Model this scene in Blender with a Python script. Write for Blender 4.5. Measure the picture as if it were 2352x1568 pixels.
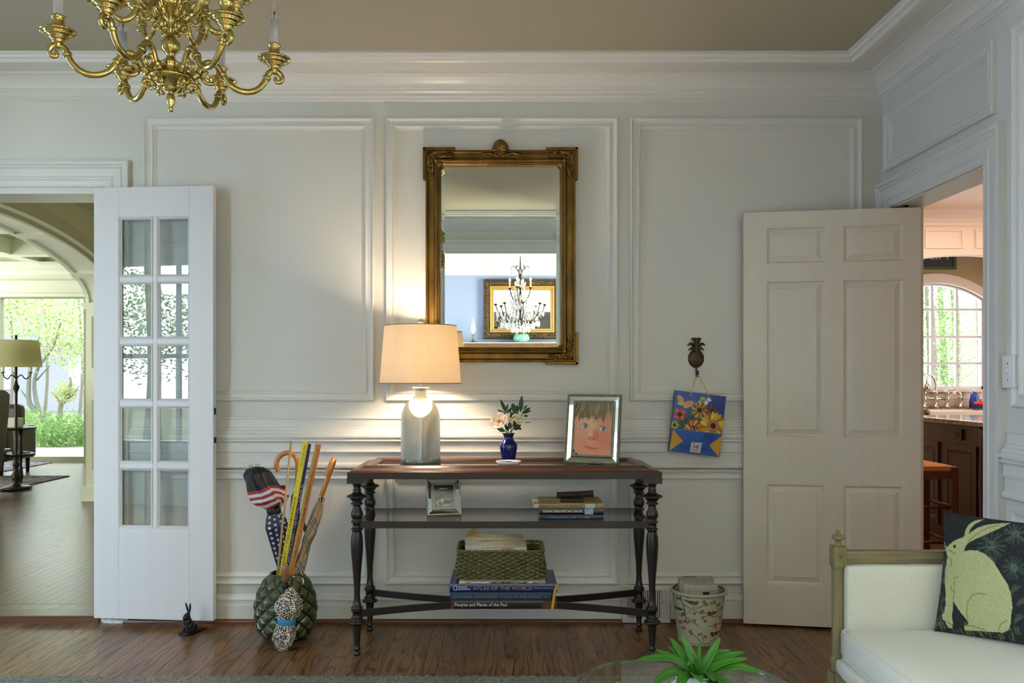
import bpy, bmesh, math, random
import numpy as np
from mathutils import Matrix, Vector, Euler
random.seed(7); np.random.seed(7)
for o in list(bpy.data.objects): bpy.data.objects.remove(o)
SC = bpy.context.scene
COL = SC.collection
PI = math.pi

# ------------------------------------------------------------------ camera, world, light, exposure
FPX = 1930.0; CX = 1155.0; CY = 870.0; EYE = 1.2
cam_d = bpy.data.cameras.new('camera'); cam = bpy.data.objects.new('camera', cam_d); COL.objects.link(cam)
cam_d.sensor_width = 36.0; cam_d.lens = FPX/2352*36; cam_d.shift_x = (1176-CX)/2352; cam_d.shift_y = (CY-784)/2352
cam_d.clip_start = 0.02; cam_d.clip_end = 200
cam.location = (0, 0, EYE); cam.rotation_euler = (PI/2, 0, 0); SC.camera = cam
SC.view_settings.view_transform = 'Standard'; SC.view_settings.look = 'None'
SC.view_settings.gamma = 1.0; SC.view_settings.use_curve_mapping = False
SC.view_settings.exposure = 1.42
SC.cycles.use_denoising = True
SC.cycles.max_bounces = 8; SC.cycles.diffuse_bounces = 4; SC.cycles.glossy_bounces = 5
SC.cycles.transmission_bounces = 8; SC.cycles.transparent_max_bounces = 12
SC.cycles.caustics_reflective = False; SC.cycles.caustics_refractive = False
SC.cycles.sample_clamp_indirect = 4.0

W = bpy.data.worlds.new('sky'); SC.world = W; W.use_nodes = True
wn = W.node_tree.nodes; wl = W.node_tree.links
bg = wn['Background']; tc = wn.new('ShaderNodeTexCoord'); sx = wn.new('ShaderNodeSeparateXYZ'); cr = wn.new('ShaderNodeValToRGB')
wl.new(tc.outputs['Generated'], sx.inputs[0]); wl.new(sx.outputs['Z'], cr.inputs[0]); wl.new(cr.outputs[0], bg.inputs[0])
cr.color_ramp.elements[0].position = 0.0; cr.color_ramp.elements[0].color = (.90, .95, 1, 1)
cr.color_ramp.elements[1].position = 0.6; cr.color_ramp.elements[1].color = (.80, .89, 1, 1)
bg.inputs[1].default_value = 2.5

def area(name, loc, rot, sx_, sy_, power, color):
    l = bpy.data.lights.new(name, 'AREA'); l.shape = 'RECTANGLE'; l.size = sx_; l.size_y = sy_; l.energy = power; l.color = color
    o = bpy.data.objects.new(name, l); COL.objects.link(o); o.location = loc; o.rotation_euler = rot; return o
def point(name, loc, power, color, r=.04):
    l = bpy.data.lights.new(name, 'POINT'); l.energy = power; l.color = color; l.shadow_soft_size = r
    o = bpy.data.objects.new(name, l); COL.objects.link(o); o.location = loc; return o
# area lights of the rooms; several are fill added without any window
area('daylight_left_window', (-4.72, 3.05, 1.35), (0, -PI/2, 0), 2.1, 1.6, 70, (.36, .58, 1.0))
area('fill_rear_room_west', (-3.3, -.75, 1.25), (0, -PI/2, 0), 2.3, 1.4, 225, (.78, .90, 1.0))  # added fill through the wide opening; the side wall has no window
area('fill_rear_room_east', (3.3, -.75, 1.25), (0, PI/2, 0), 2.3, 1.4, 450, (1.0, 1.0, .82))  # added fill from the opposite side, solid wall behind it
area('sky_fill_over_window', (-3.7, -.75, 2.75), (math.radians(62), 0, 0), 2.2, 1.3, 340, (.46, .66, 1.0))  # added area light imitating sky, lifts the floor and lower walls
area('hall_side_area', (-1.3, 6.8, 1.0), (0, PI/2, 0), 1.2, 1.6, 6, (.95, 1, .93))  # area light beside the hall wall, which has no window
area('fill_living_side', (-8.9, 4.5, 1.2), (0, -PI/2, 0), 2.0, 2.6, 120, (.96, 1, .98))  # added fill in front of a solid wall, brightens the arch soffit
area('fill_living_west', (-8.9, 10.8, 1.6), (0, -PI/2, 0), 2.0, 1.4, 55, (.97, 1, .95))  # second added fill, brightens the far wall trim; no window here
area('kitchen_ceiling_lights', (3.6, 6.0, 2.66), (0, 0, 0), 1.6, 2.4, 14, (1.0, .78, .60))
area('kitchen_side_daylight', (6.3, 6.0, 1.5), (0, PI/2, 0), 1.8, 2.6, 22, (1.0, .93, .88))

# ------------------------------------------------------------------ helpers
def S(h):
    h = h.lstrip('#'); c = [int(h[i:i+2], 16)/255 for i in (0, 2, 4)]
    return tuple(x/12.92 if x <= .04045 else ((x+.055)/1.055)**2.4 for x in c)
def P(px, py, Y): return Vector(((px-CX)/FPX*Y, Y, EYE+(CY-py)/FPX*Y))
MATS = {}
def mat(name, col, rough=.5, metal=0, var=None, vscale=(8, 8, 8), vamt=.5, bump=0, bscale=(40, 40, 40), bdet=3, coat=0, spec=.5, trans=0, ior=1.45,
        emit=None, estr=0, alpha=1, rvar=0, subsurf=0, attr=None, objvar=0, sheen=0, tl=0):
    if name in MATS: return MATS[name]
    m = bpy.data.materials.new(name); m.use_nodes = True; n = m.node_tree.nodes; l = m.node_tree.links
    b = n['Principled BSDF']; b.inputs['Roughness'].default_value = rough; b.inputs['Metallic'].default_value = metal
    b.inputs['Specular IOR Level'].default_value = spec; b.inputs['IOR'].default_value = ior
    b.inputs['Coat Weight'].default_value = coat; b.inputs['Coat Roughness'].default_value = .12
    b.inputs['Transmission Weight'].default_value = trans; b.inputs['Alpha'].default_value = alpha
    b.inputs['Subsurface Weight'].default_value = subsurf; b.inputs['Sheen Weight'].default_value = sheen
    col = S(col) if isinstance(col, str) else col
    b.inputs['Base Color'].default_value = (*col, 1)
    out = None
    t = n.new('ShaderNodeTexCoord')
    def noise(sc, det=4, dist=0):
        mp = n.new('ShaderNodeMapping'); mp.inputs['Scale'].default_value = sc; l.new(t.outputs['Object'], mp.inputs[0])
        nz = n.new('ShaderNodeTexNoise'); nz.inputs['Scale'].default_value = 1; nz.inputs['Detail'].default_value = det; nz.inputs['Distortion'].default_value = dist
        l.new(mp.outputs[0], nz.inputs['Vector']); return nz
    if attr:
        a = n.new('ShaderNodeAttribute'); a.attribute_name = attr; l.new(a.outputs['Color'], b.inputs['Base Color'])
    elif var is not None:
        var = S(var) if isinstance(var, str) else var
        nz = noise(vscale, 5, .4); rp = n.new('ShaderNodeValToRGB'); rp.color_ramp.elements[0].position = .5-vamt*.5; rp.color_ramp.elements[1].position = .5+vamt*.5
        rp.color_ramp.elements[0].color = (*col, 1); rp.color_ramp.elements[1].color = (*var, 1)
        l.new(nz.outputs['Fac'], rp.inputs[0]); l.new(rp.outputs[0], b.inputs['Base Color'])
    if bump:
        nb = noise(bscale, bdet); bp = n.new('ShaderNodeBump'); bp.inputs['Strength'].default_value = bump; bp.inputs['Distance'].default_value = .01
        l.new(nb.outputs['Fac'], bp.inputs['Height']); l.new(bp.outputs[0], b.inputs['Normal'])
    if rvar:
        nr = noise((5, 5, 5), 3); mr = n.new('ShaderNodeMapRange'); mr.inputs[3].default_value = max(0, rough-rvar); mr.inputs[4].default_value = rough+rvar
        l.new(nr.outputs['Fac'], mr.inputs[0]); l.new(mr.outputs[0], b.inputs['Roughness'])
    if emit is not None:
        b.inputs['Emission Color'].default_value = (*(S(emit) if isinstance(emit, str) else emit), 1); b.inputs['Emission Strength'].default_value = estr
    if tl:
        o = n['Material Output']; tr = n.new('ShaderNodeBsdfTranslucent'); mx = n.new('ShaderNodeMixShader'); mx.inputs[0].default_value = tl
        tr.inputs[0].default_value = (*col, 1)
        l.new(b.outputs[0], mx.inputs[1]); l.new(tr.outputs[0], mx.inputs[2]); l.new(mx.outputs[0], o.inputs[0])
    MATS[name] = m; return m
def glass(name, tint=(1, 1, 1), rough=0, amt=.08, ior=1.45):
    # thin pane: transparent + fresnel reflection
    if name in MATS: return MATS[name]
    m = bpy.data.materials.new(name); m.use_nodes = True; n = m.node_tree.nodes; l = m.node_tree.links
    n.remove(n['Principled BSDF']); tr = n.new('ShaderNodeBsdfTransparent'); tr.inputs[0].default_value = (*tint, 1)
    g = n.new('ShaderNodeBsdfGlossy'); g.inputs['Roughness'].default_value = rough
    f = n.new('ShaderNodeFresnel'); ge = n.new('ShaderNodeNewGeometry'); mi = n.new('ShaderNodeMix'); mi.inputs[2].default_value = ior; mi.inputs[3].default_value = 1/ior; l.new(ge.outputs['Backfacing'], mi.inputs[0]); l.new(mi.outputs[0], f.inputs[0]); ad = n.new('ShaderNodeMath'); ad.operation = 'ADD'; ad.inputs[1].default_value = amt; ad.use_clamp = True
    mx = n.new('ShaderNodeMixShader'); l.new(f.outputs[0], ad.inputs[0]); l.new(ad.outputs[0], mx.inputs[0]); l.new(tr.outputs[0], mx.inputs[1]); l.new(g.outputs[0], mx.inputs[2])
    l.new(mx.outputs[0], n['Material Output'].inputs[0]); MATS[name] = m; return m

class MB:
    def __init__(s): s.v = []; s.f = []; s.m = []; s.s = []
    def add(s, v, f, m=0, M=None, smooth=False):
        b = len(s.v)
        s.v += [tuple(M @ Vector(p)) for p in v] if M is not None else [tuple(p) for p in v]
        s.f += [tuple(b+i for i in q) for q in f]; s.m += [m]*len(f); s.s += [smooth]*len(f); return s
    def bx(s, x0, x1, y0, y1, z0, z1, m=0, M=None):
        v = [(x, y, z) for z in (z0, z1) for y in (y0, y1) for x in (x0, x1)]
        return s.add(v, [(0, 2, 3, 1), (4, 5, 7, 6), (0, 1, 5, 4), (2, 6, 7, 3), (0, 4, 6, 2), (1, 3, 7, 5)], m, M)
    def lathe(s, pr, n=24, M=None, m=0, smooth=True, cap=True, a0=0, a1=2*PI):
        full = abs(a1-a0-2*PI) < 1e-6; k = n if full else n+1
        v = [(r*math.cos(a0+(a1-a0)*i/n), r*math.sin(a0+(a1-a0)*i/n), z) for r, z in pr for i in range(k)]
        f = []
        for j in range(len(pr)-1):
            for i in range(n):
                i2 = (i+1) % k; f.append((j*k+i, j*k+i2, (j+1)*k+i2, (j+1)*k+i))
        if cap and full:
            if pr[0][0] > 1e-5: f.append(tuple(reversed(range(k))))
            if pr[-1][0] > 1e-5: f.append(tuple((len(pr)-1)*k+i for i in range(k)))
        return s.add(v, f, m, M, smooth)
    def tube(s, pts, r, n=8, m=0, M=None, smooth=True, cap=True, sq=None, up=None):
        pts = [Vector(p) for p in pts]; N = len(pts); rs = r if isinstance(r, (list, tuple)) else [r]*N
        v = []; nrm = None
        for i, p in enumerate(pts):
            t = (pts[min(i+1, N-1)]-pts[max(i-1, 0)]);
            t = t.normalized() if t.length > 1e-9 else Vector((0, 0, 1))
            if nrm is None:
                a = Vector(up) if up else (Vector((0, 0, 1)) if abs(t.z) < .9 else Vector((1, 0, 0)))
                nrm = (a-a.dot(t)*t).normalized()
            else: nrm = (nrm-nrm.dot(t)*t).normalized()
            bn = t.cross(nrm)
            for k in range(n):
                a = 2*PI*(k+.5*(n == 4))/n
                ra, rb = (rs[i], rs[i]) if sq is None else (rs[i]*sq[0], rs[i]*sq[1])
                v.append(p+nrm*(ra*math.cos(a))+bn*(rb*math.sin(a)))
        f = [(i*n+k, i*n+(k+1) % n, (i+1)*n+(k+1) % n, (i+1)*n+k) for i in range(N-1) for k in range(n)]
        if cap: f += [tuple(reversed(range(n))), tuple((N-1)*n+k for k in range(n))]
        return s.add(v, f, m, M, smooth)
    def sph(s, c, r, n=12, k=8, m=0, M=None, sc=(1, 1, 1)):
        T = Matrix.Translation(c) @ Matrix.Diagonal((sc[0], sc[1], sc[2], 1))
        T = M @ T if M is not None else T
        return s.lathe([(max(1e-6, r*math.sin(PI*j/k)), -r*math.cos(PI*j/k)) for j in range(k+1)], n, T, m, True, False)
    def prism(s, poly, z0, z1, m=0, M=None, smooth=False):
        n = len(poly); v = [(x, y, z0) for x, y in poly]+[(x, y, z1) for x, y in poly]
        f = [tuple(reversed(range(n))), tuple(range(n, 2*n))]+[(i, (i+1) % n, n+(i+1) % n, n+i) for i in range(n)]
        return s.add(v, f, m, M, smooth)
    def sweep(s, prof, A, B, nrm, mA=0, mB=0, m=0):
        """profile (p out of the wall, z) run from A to B (xy) ; mA, mB +1 inner mitre, -1 outer"""
        A = Vector((*A, 0)); B = Vector((*B, 0)); d = (B-A).normalized(); nn = Vector((*nrm, 0)); k = len(prof)
        v = [A+nn*p+d*(p*mA)+Vector((0, 0, z)) for p, z in prof]+[B+nn*p-d*(p*mB)+Vector((0, 0, z)) for p, z in prof]
        f = [(i, i+1, k+i+1, k+i) for i in range(k-1)]+[tuple(range(k)), tuple(range(2*k-1, k-1, -1))]
        return s.add(v, f, m)
    def frame(s, prof, x0, x1, z0, z1, m=0, M=None):
        """picture-frame moulding in the local xz plane, front towards -y ; prof (w inward from outer edge, p out)"""
        k = len(prof); v = []
        for (sx_, sz_) in ((0, 0), (1, 0), (1, 1), (0, 1)):
            for w, p in prof:
                v.append(((x1-w if sx_ else x0+w), -p, (z1-w if sz_ else z0+w)))
        f = [(c*k+i, c*k+i+1, ((c+1) % 4)*k+i+1, ((c+1) % 4)*k+i) for c in range(4) for i in range(k-1)]
        return s.add(v, f, m, M)
    def text(s, txt, h, x, y, z, m=0, M=None, ex=.0006, width=None, align='LEFT', bold=0, shear=0):
        """upright text in local xz plane facing -y; h cap height, (x,z) baseline start; y front face"""
        vs, fs = text_mesh(txt, ex, bold, shear)
        if not vs: return s
        xs = [p[0] for p in vs]; w0 = max(xs)-min(xs); k = h/.70; kx = k
        if width: kx = width/w0
        off = min(xs)*kx
        if align == 'CENTER': off = (min(xs)+w0/2)*kx
        if align == 'RIGHT': off = max(xs)*kx
        return s.add([(x-off+p[0]*kx, y-p[2], z+p[1]*k) for p in vs], fs, m, M)
    def build(s, name, mats, parent=None, loc=None, rot=None, bevel=0, seg=2, sub=0, label=None, cat=None, group=None, kind=None, fixn=True):
        me = bpy.data.meshes.new(name); me.from_pydata([tuple(p) for p in s.v], [], s.f)
        mats = mats if isinstance(mats, (list, tuple)) else [mats]
        for q in mats: me.materials.append(q)
        me.polygons.foreach_set('material_index', s.m); me.polygons.foreach_set('use_smooth', s.s)
        if fixn:
            b = bmesh.new(); b.from_mesh(me); bmesh.ops.recalc_face_normals(b, faces=b.faces); b.to_mesh(me); b.free()
        me.update(); o = bpy.data.objects.new(name, me); COL.objects.link(o)
        if parent is not None: o.parent = parent
        if loc is not None: o.location = loc
        if rot is not None: o.rotation_euler = rot
        if bevel:
            q = o.modifiers.new('edge', 'BEVEL'); q.width = bevel; q.segments = seg; q.limit_method = 'ANGLE'; q.angle_limit = .6
        if sub:
            q = o.modifiers.new('sub', 'SUBSURF'); q.levels = sub; q.render_levels = sub
        tag(o, label, cat, group, kind); return o
_tc = {}
def text_mesh(txt, ex, bold=0, shear=0):
    key = (txt, ex, bold, shear)
    if key in _tc: return _tc[key]
    c = bpy.data.curves.new('t', 'FONT'); c.body = txt; c.extrude = ex/2; c.resolution_u = 2; c.offset = bold; c.shear = shear; c.size = 1
    o = bpy.data.objects.new('t', c); COL.objects.link(o); bpy.context.view_layer.update()
    me = bpy.data.meshes.new_from_object(o.evaluated_get(bpy.context.evaluated_depsgraph_get()))
    r = ([tuple(v.co) for v in me.vertices], [tuple(p.vertices) for p in me.polygons])
    bpy.data.objects.remove(o); bpy.data.curves.remove(c); bpy.data.meshes.remove(me); _tc[key] = r; return r
def tag(o, label=None, cat=None, group=None, kind=None):
    if label: o['label'] = label
    if cat: o['category'] = cat
    if group: o['group'] = group
    if kind: o['kind'] = kind
    return o
def thing(name, label, cat, loc=(0, 0, 0), rz=0, group=None, rot=None):
    o = bpy.data.objects.new(name, None); COL.objects.link(o); o.location = loc; o.rotation_euler = rot if rot else (0, 0, rz); o.empty_display_size = .05
    return tag(o, label, cat, group)
def tree_copy(o, loc=None, rz=None, label=None, parent=None):
    c = o.copy(); COL.objects.link(c)
    if parent is not None: c.parent = parent
    if loc is not None: c.location = loc
    if rz is not None: c.rotation_euler = (0, 0, rz)
    if label: c['label'] = label
    for ch in o.children: tree_copy(ch, parent=c)
    return c
def struct(o): o['kind'] = 'structure'; return o
def T(x, y, z): return Matrix.Translation((x, y, z))
def R(a, ax='Z'): return Matrix.Rotation(a, 4, ax)
def dirM(p, d, roll=0):
    """matrix at p with local z along d"""
    q = Vector(d).to_track_quat('Z', 'Y').to_matrix().to_4x4(); return Matrix.Translation(p) @ q @ R(roll)
def bez(p, n=8):
    """catmull-rom through the points"""
    p = [Vector(q) for q in p]; o = []
    for i in range(len(p)-1):
        a = p[max(i-1, 0)]; b = p[i]; c = p[i+1]; d = p[min(i+2, len(p)-1)]
        for k in range(n):
            t = k/n; o.append(.5*((2*b)+(-a+c)*t+(2*a-5*b+4*c-d)*t*t+(-a+3*b-3*c+d)*t**3))
    o.append(p[-1]); return o

class Paint:
    """colours laid on a vertex grid; all strokes are given in a flat drawing frame (X right, Y down)"""
    def __init__(s, nx, ny, fX, base):
        s.nx, s.ny = nx, ny; u, v = np.meshgrid(np.linspace(0, 1, nx), np.linspace(0, 1, ny)); s.u, s.v = u, v
        s.X, s.Y = fX(u, v); s.c = np.ones((ny, nx, 3))*np.array(S(base))
    def blend(s, m, col, a=1):
        c = np.array(S(col) if isinstance(col, str) else col); m = (np.clip(m, 0, 1)*a)[..., None]; s.c = s.c*(1-m)+c*m
    def ell(s, x, y, rx, ry, col, soft=.15, rot=0, a=1):
        dx, dy = s.X-x, s.Y-y; c, n = math.cos(rot), math.sin(rot); p, q = dx*c+dy*n, -dx*n+dy*c
        d = np.sqrt((p/rx)**2+(q/ry)**2); s.blend((1-d)/soft+.5, col, a)
    def poly(s, pts, col, a=1):
        ins = np.zeros(s.X.shape, bool); n = len(pts)
        for i in range(n):
            x1, y1 = pts[i]; x2, y2 = pts[(i+1) % n]
            if y1 == y2: continue
            k = ((s.Y < y1) != (s.Y < y2)) & (s.X < (x2-x1)*(s.Y-y1)/(y2-y1)+x1); ins ^= k
        s.blend(ins.astype(float), col, a)
    def line(s, pts, w, col, a=1, soft=.4):
        for (x1, y1), (x2, y2) in zip(pts[:-1], pts[1:]):
            L = (x2-x1)**2+(y2-y1)**2+1e-9; t = np.clip(((s.X-x1)*(x2-x1)+(s.Y-y1)*(y2-y1))/L, 0, 1)
            d = np.hypot(s.X-(x1+t*(x2-x1)), s.Y-(y1+t*(y2-y1))); s.blend((w/2-d)/(w*soft)+.5, col, a)
    def flower(s, x, y, r, n, cols, cc, rc, ph=0):
        for k in range(n):
            t = ph+2*PI*k/n; s.ell(x+math.cos(t)*r*.62, y+math.sin(t)*r*.62, r*.42, r*.17, cols[k % len(cols)], .3, t)
        s.ell(x, y, rc, rc, cc, .3)
    def star(s, x, y, r, col, ph=0):
        pts = [(x+(r if k % 2 == 0 else r*.4)*math.sin(ph+k*PI/5), y-(r if k % 2 == 0 else r*.4)*math.cos(ph+k*PI/5)) for k in range(10)]
        s.poly(pts, col)
    def build(s, name, pos, m, parent=None, smooth=True, **k):
        """pos(u,v) -> arrays x,y,z"""
        x, y, z = pos(s.u, s.v); nx, ny = s.nx, s.ny
        V = np.stack([x, y, z], -1).reshape(-1, 3); i = np.arange(nx*ny).reshape(ny, nx)
        F = np.stack([i[:-1, :-1], i[1:, :-1], i[1:, 1:], i[:-1, 1:]], -1).reshape(-1, 4)
        me = bpy.data.meshes.new(name); me.from_pydata(V.tolist(), [], F.tolist()); me.materials.append(m)
        at = me.color_attributes.new('Col', 'FLOAT_COLOR', 'POINT'); c = np.concatenate([s.c.reshape(-1, 3), np.ones((nx*ny, 1))], 1)
        at.data.foreach_set('color', c.astype(np.float32).ravel()); me.polygons.foreach_set('use_smooth', [smooth]*len(F)); me.update()
        o = bpy.data.objects.new(name, me); COL.objects.link(o)
        if parent is not None: o.parent = parent
        tag(o, k.get('label'), k.get('cat'), k.get('group'), k.get('kind')); return o

# ------------------------------------------------------------------ materials
M_wall = mat('wall_paint', '#d6d6cc', .42, var='#d0d0c6', vscale=(1.5, 1.5, 1.5), bump=.03, bscale=(90, 90, 90))
M_trim = mat('trim_paint', '#dadad2', .33, var='#d4d4cb', vscale=(2, 2, 2))
M_door = mat('door_paint', '#dcdad6', .4, var='#d9d7d2', vscale=(30, 30, 1.2), bump=.015, bscale=(160, 160, 6))
M_door2 = mat('swing_door_paint', '#d9d4c4', .4, var='#d5d0bf', vscale=(30, 30, 1.2), bump=.015, bscale=(160, 160, 6))
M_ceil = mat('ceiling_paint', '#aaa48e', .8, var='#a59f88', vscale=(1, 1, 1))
M_hallceil = mat('hall_ceiling_paint', '#b7b493', .8, var='#b0ad8c', vscale=(1, 1, 1))
M_peach = mat('kitchen_paint', '#ead8c8', .6, var='#e6d2c0', vscale=(1, 1, 1))
M_kwall = mat('kitchen_wall_paint', '#c0aa84', .7, var='#b8a27c', vscale=(1, 1, 1))
def wood_floor(name, c0, c1, c2, rough, world=False, rv=.08):
    m = bpy.data.materials.new(name); m.use_nodes = True; n = m.node_tree.nodes; l = m.node_tree.links; b = n['Principled BSDF']
    t = n.new('ShaderNodeTexCoord'); oi = n.new('ShaderNodeObjectInfo'); mu = n.new('ShaderNodeVectorMath'); mu.operation = 'SCALE'; mu.inputs[0].default_value = (37, 53, 0); l.new(oi.outputs['Random'], mu.inputs['Scale'])
    ad = n.new('ShaderNodeVectorMath'); ad.operation = 'ADD'; l.new(t.outputs['Object'], ad.inputs[0]); l.new(mu.outputs[0], ad.inputs[1])
    mp = n.new('ShaderNodeMapping'); mp.inputs['Scale'].default_value = (1, .09, 1); l.new(ad.outputs[0], mp.inputs[0])
    nz = n.new('ShaderNodeTexNoise'); nz.inputs['Scale'].default_value = 13; nz.inputs['Detail'].default_value = 1; l.new(mp.outputs[0], nz.inputs['Vector'])
    wv = n.new('ShaderNodeMath'); wv.operation = 'MULTIPLY'; wv.inputs[1].default_value = 60; l.new(nz.outputs['Fac'], wv.inputs[0])
    sn = n.new('ShaderNodeMath'); sn.operation = 'SINE'; l.new(wv.outputs[0], sn.inputs[0])
    mr = n.new('ShaderNodeMapRange'); mr.inputs[1].default_value = -1; l.new(sn.outputs[0], mr.inputs[0])
    fi = n.new('ShaderNodeTexNoise'); mp2 = n.new('ShaderNodeMapping'); mp2.inputs['Scale'].default_value = (320, 9, 1); l.new(ad.outputs[0], mp2.inputs[0]); l.new(mp2.outputs[0], fi.inputs['Vector']); fi.inputs['Scale'].default_value = 1; fi.inputs['Detail'].default_value = 3
    rp = n.new('ShaderNodeValToRGB'); rp.color_ramp.elements[0].color = (*S(c0), 1); rp.color_ramp.elements[0].position = .0; rp.color_ramp.elements[1].color = (*S(c1), 1); rp.color_ramp.elements[1].position = .30
    l.new(mr.outputs[0], rp.inputs[0])
    mx = n.new('ShaderNodeMix'); mx.data_type = 'RGBA'; mx.blend_type = 'MULTIPLY'; rp2 = n.new('ShaderNodeValToRGB'); rp2.color_ramp.elements[0].position = .35; rp2.color_ramp.elements[0].color = (.55, .5, .47, 1); rp2.color_ramp.elements[1].position = .6; rp2.color_ramp.elements[1].color = (1.1, 1.1, 1.1, 1)
    l.new(fi.outputs['Fac'], rp2.inputs[0]); mx.inputs[0].default_value = .9; l.new(rp.outputs[0], mx.inputs[6]); l.new(rp2.outputs[0], mx.inputs[7])
    hs = n.new('ShaderNodeHueSaturation'); rr = n.new('ShaderNodeMapRange'); rr.inputs[3].default_value = .78; rr.inputs[4].default_value = 1.22; l.new(oi.outputs['Random'], rr.inputs[0]); l.new(rr.outputs[0], hs.inputs['Value']); l.new(mx.outputs[2], hs.inputs['Color'])
    l.new(hs.outputs[0], b.inputs['Base Color'])
    b.inputs['Roughness'].default_value = rough
    bp = n.new('ShaderNodeBump'); bp.inputs['Strength'].default_value = .12; bp.inputs['Distance'].default_value = .002; l.new(fi.outputs['Fac'], bp.inputs['Height']); l.new(bp.outputs[0], b.inputs['Normal'])
    MATS[name] = m; return m
M_floor = wood_floor('oak_floor', '#55381f', '#85603c', '', .30)
M_floor2 = wood_floor('dark_oak_floor', '#3a2c1e', '#6e5638', '', .27)
M_shoe = mat('stained_shoe', '#6b4023', .4, var='#4f2d18', vscale=(2, 30, 30))
M_cgl = glass('clear_glass', (.97, .99, .98), 0, .03)
M_pane = glass('door_pane_glass', (.93, .95, .93), .0, .12)
M_brass = mat('polished_brass', '#c9b878', .10, 1, var='#bba862', vscale=(6, 6, 6), rvar=.04)
M_attr = mat('painted_print', '#ffffff', .45, attr='Col')
M_attrg = mat('glazed_print', '#ffffff', .18, attr='Col', coat=.4)
M_attrf = mat('woven_print', '#ffffff', .92, attr='Col', bump=.8, bscale=(260, 260, 260), bdet=1)
M_black = mat('matte_black', '#0c0b0b', .5)
M_white = mat('gloss_white', '#e8e8e4', .25)
M_mirror = mat('silvered_glass', '#e6ece8', .0, 1)
# ================================================================== STRUCTURE
XR = 1.87; YB = 4.15; YF = .48; XL = -4.8; H = 2.71
CROWN = [(0, H), (.283, H), (.283, 2.700), (.272, 2.697), (.266, 2.688), (.252, 2.684), (.246, 2.676), (.240, 2.672), (.205, 2.671), (.203, 2.680), (.102, 2.681), (.102, 2.674), (.090, 2.671), (.074, 2.664), (.058, 2.653), (.046, 2.643), (.040, 2.634), (.038, 2.622), (.030, 2.619), (.030, 2.611), (.022, 2.604), (.022, 2.588), (.013, 2.583), (.013, 2.575), (.006, 2.572), (0, 2.566)]
RAIL = [(0, 1.016), (.010, 1.016), (.014, 1.010), (.014, 1.004), (.008, 1.001), (.008, .962), (.014, .958), (.015, .950), (.024, .944), (.028, .934), (.036, .929), (.040, .922), (.040, .913), (.027, .910), (.027, .905), (.036, .902), (.037, .896), (.030, .889), (.022, .886), (.022, .850), (.028, .847), (.029, .842), (.017, .838), (.016, .790), (.022, .786), (.026, .778), (.026, .766), (.018, .760), (.008, .756), (0, .756)]
BASE = [(0, .144), (.004, .144), (.008, .140), (.010, .132), (.018, .128), (.022, .118), (.022, .112), (.017, .108), (.017, .092), (.022, .089), (.022, 0)]
PM = [(0, 0), (0, .017), (.003, .021), (.007, .021), (.010, .016), (.018, .011), (.030, .009), (.036, .010), (.038, .015), (.043, .015), (.046, .009), (.049, .008), (.052, .004), (.057, .004), (.058, 0)]
tn = [0]
def trim(mb, m=None, **k):
    tn[0] += 1; return struct(mb.build('trim_%d' % tn[0], m or M_trim, **k))

# floor of the room
fl = MB().bx(XL-.15, XR+.2, YF-.6, YB+.0, -.06, -.021).build('floor', M_floor); struct(fl)
MB().bx(XL, -2.62, YF-.15, YB, -.021, 0).bx(-2.62, XR, YF-.15, 2.0, -.021, 0).build('floor_border', M_floor, fl)
def plank_mesh(L, m, w=.0572, h=.02):
    e = .0003; c = .0006
    mb = MB(); mb.add([(-w/2+e, 0, -h), (w/2-e, 0, -h), (w/2-e, L, -h), (-w/2+e, L, -h), (-w/2+e, 0, -c), (w/2-e, 0, -c), (w/2-e, L, -c), (-w/2+e, L, -c),
        (-w/2+e+c, e, 0), (w/2-e-c, e, 0), (w/2-e-c, L-e, 0), (-w/2+e+c, L-e, 0)],
        [(0, 4, 7, 3), (1, 2, 6, 5), (0, 1, 5, 4), (2, 3, 7, 6), (4, 5, 9, 8), (5, 6, 10, 9), (6, 7, 11, 10), (7, 4, 8, 11), (8, 9, 10, 11)])
    me = bpy.data.meshes.new('plank'); me.from_pydata(mb.v, [], mb.f); me.materials.append(m); return me
def lay(parent, cols, m, z=0):
    cache = {}
    for x, y0, y1 in cols:
        L = round(y1-y0, 2)
        if L < .1: continue
        if L not in cache: cache[L] = plank_mesh(L, m)
        o = bpy.data.objects.new('plank', cache[L]); COL.objects.link(o); o.parent = parent; o.location = (x, y0, z)
cols = []
x = -2.62+.0286
while x < XR:
    j = random.choice([2.9, 3.1, 3.3, 3.45, 3.6, 3.75, 3.9]); j2 = random.choice([0, 0, 1])
    cols += [(x, j, YB), (x, 2.0, j)]
    x += .0572
lay(fl, cols, M_floor)

# ceiling
struct(MB().bx(XL-.15, XR+.2, YF-.6, YB+.15, H, H+.1).build('ceiling', M_ceil))
# back wall with the double-door opening on the left (X -3.2..-1.99)
OX0, OX1, OZ = -3.2, -1.99, 2.12
wb = MB().bx(OX1, XR+.16, YB, YB+.21, -.05, H).bx(OX0, OX1, YB, YB+.21, OZ, H).bx(XL, OX0, YB, YB+.21, -.05, H)
struct(wb.build('wall_back', M_wall))
# right wall with the swing-door opening
RY0, RY1, RZ = 3.245, 4.03, 2.027
wr = MB().bx(XR, XR+.143, YF-.2, RY0, -.05, H).bx(XR, XR+.143, RY0, RY1, RZ, H).bx(XR, XR+.143, RY1, YB, -.05, H)
struct(wr.build('wall_right', M_wall))
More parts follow.
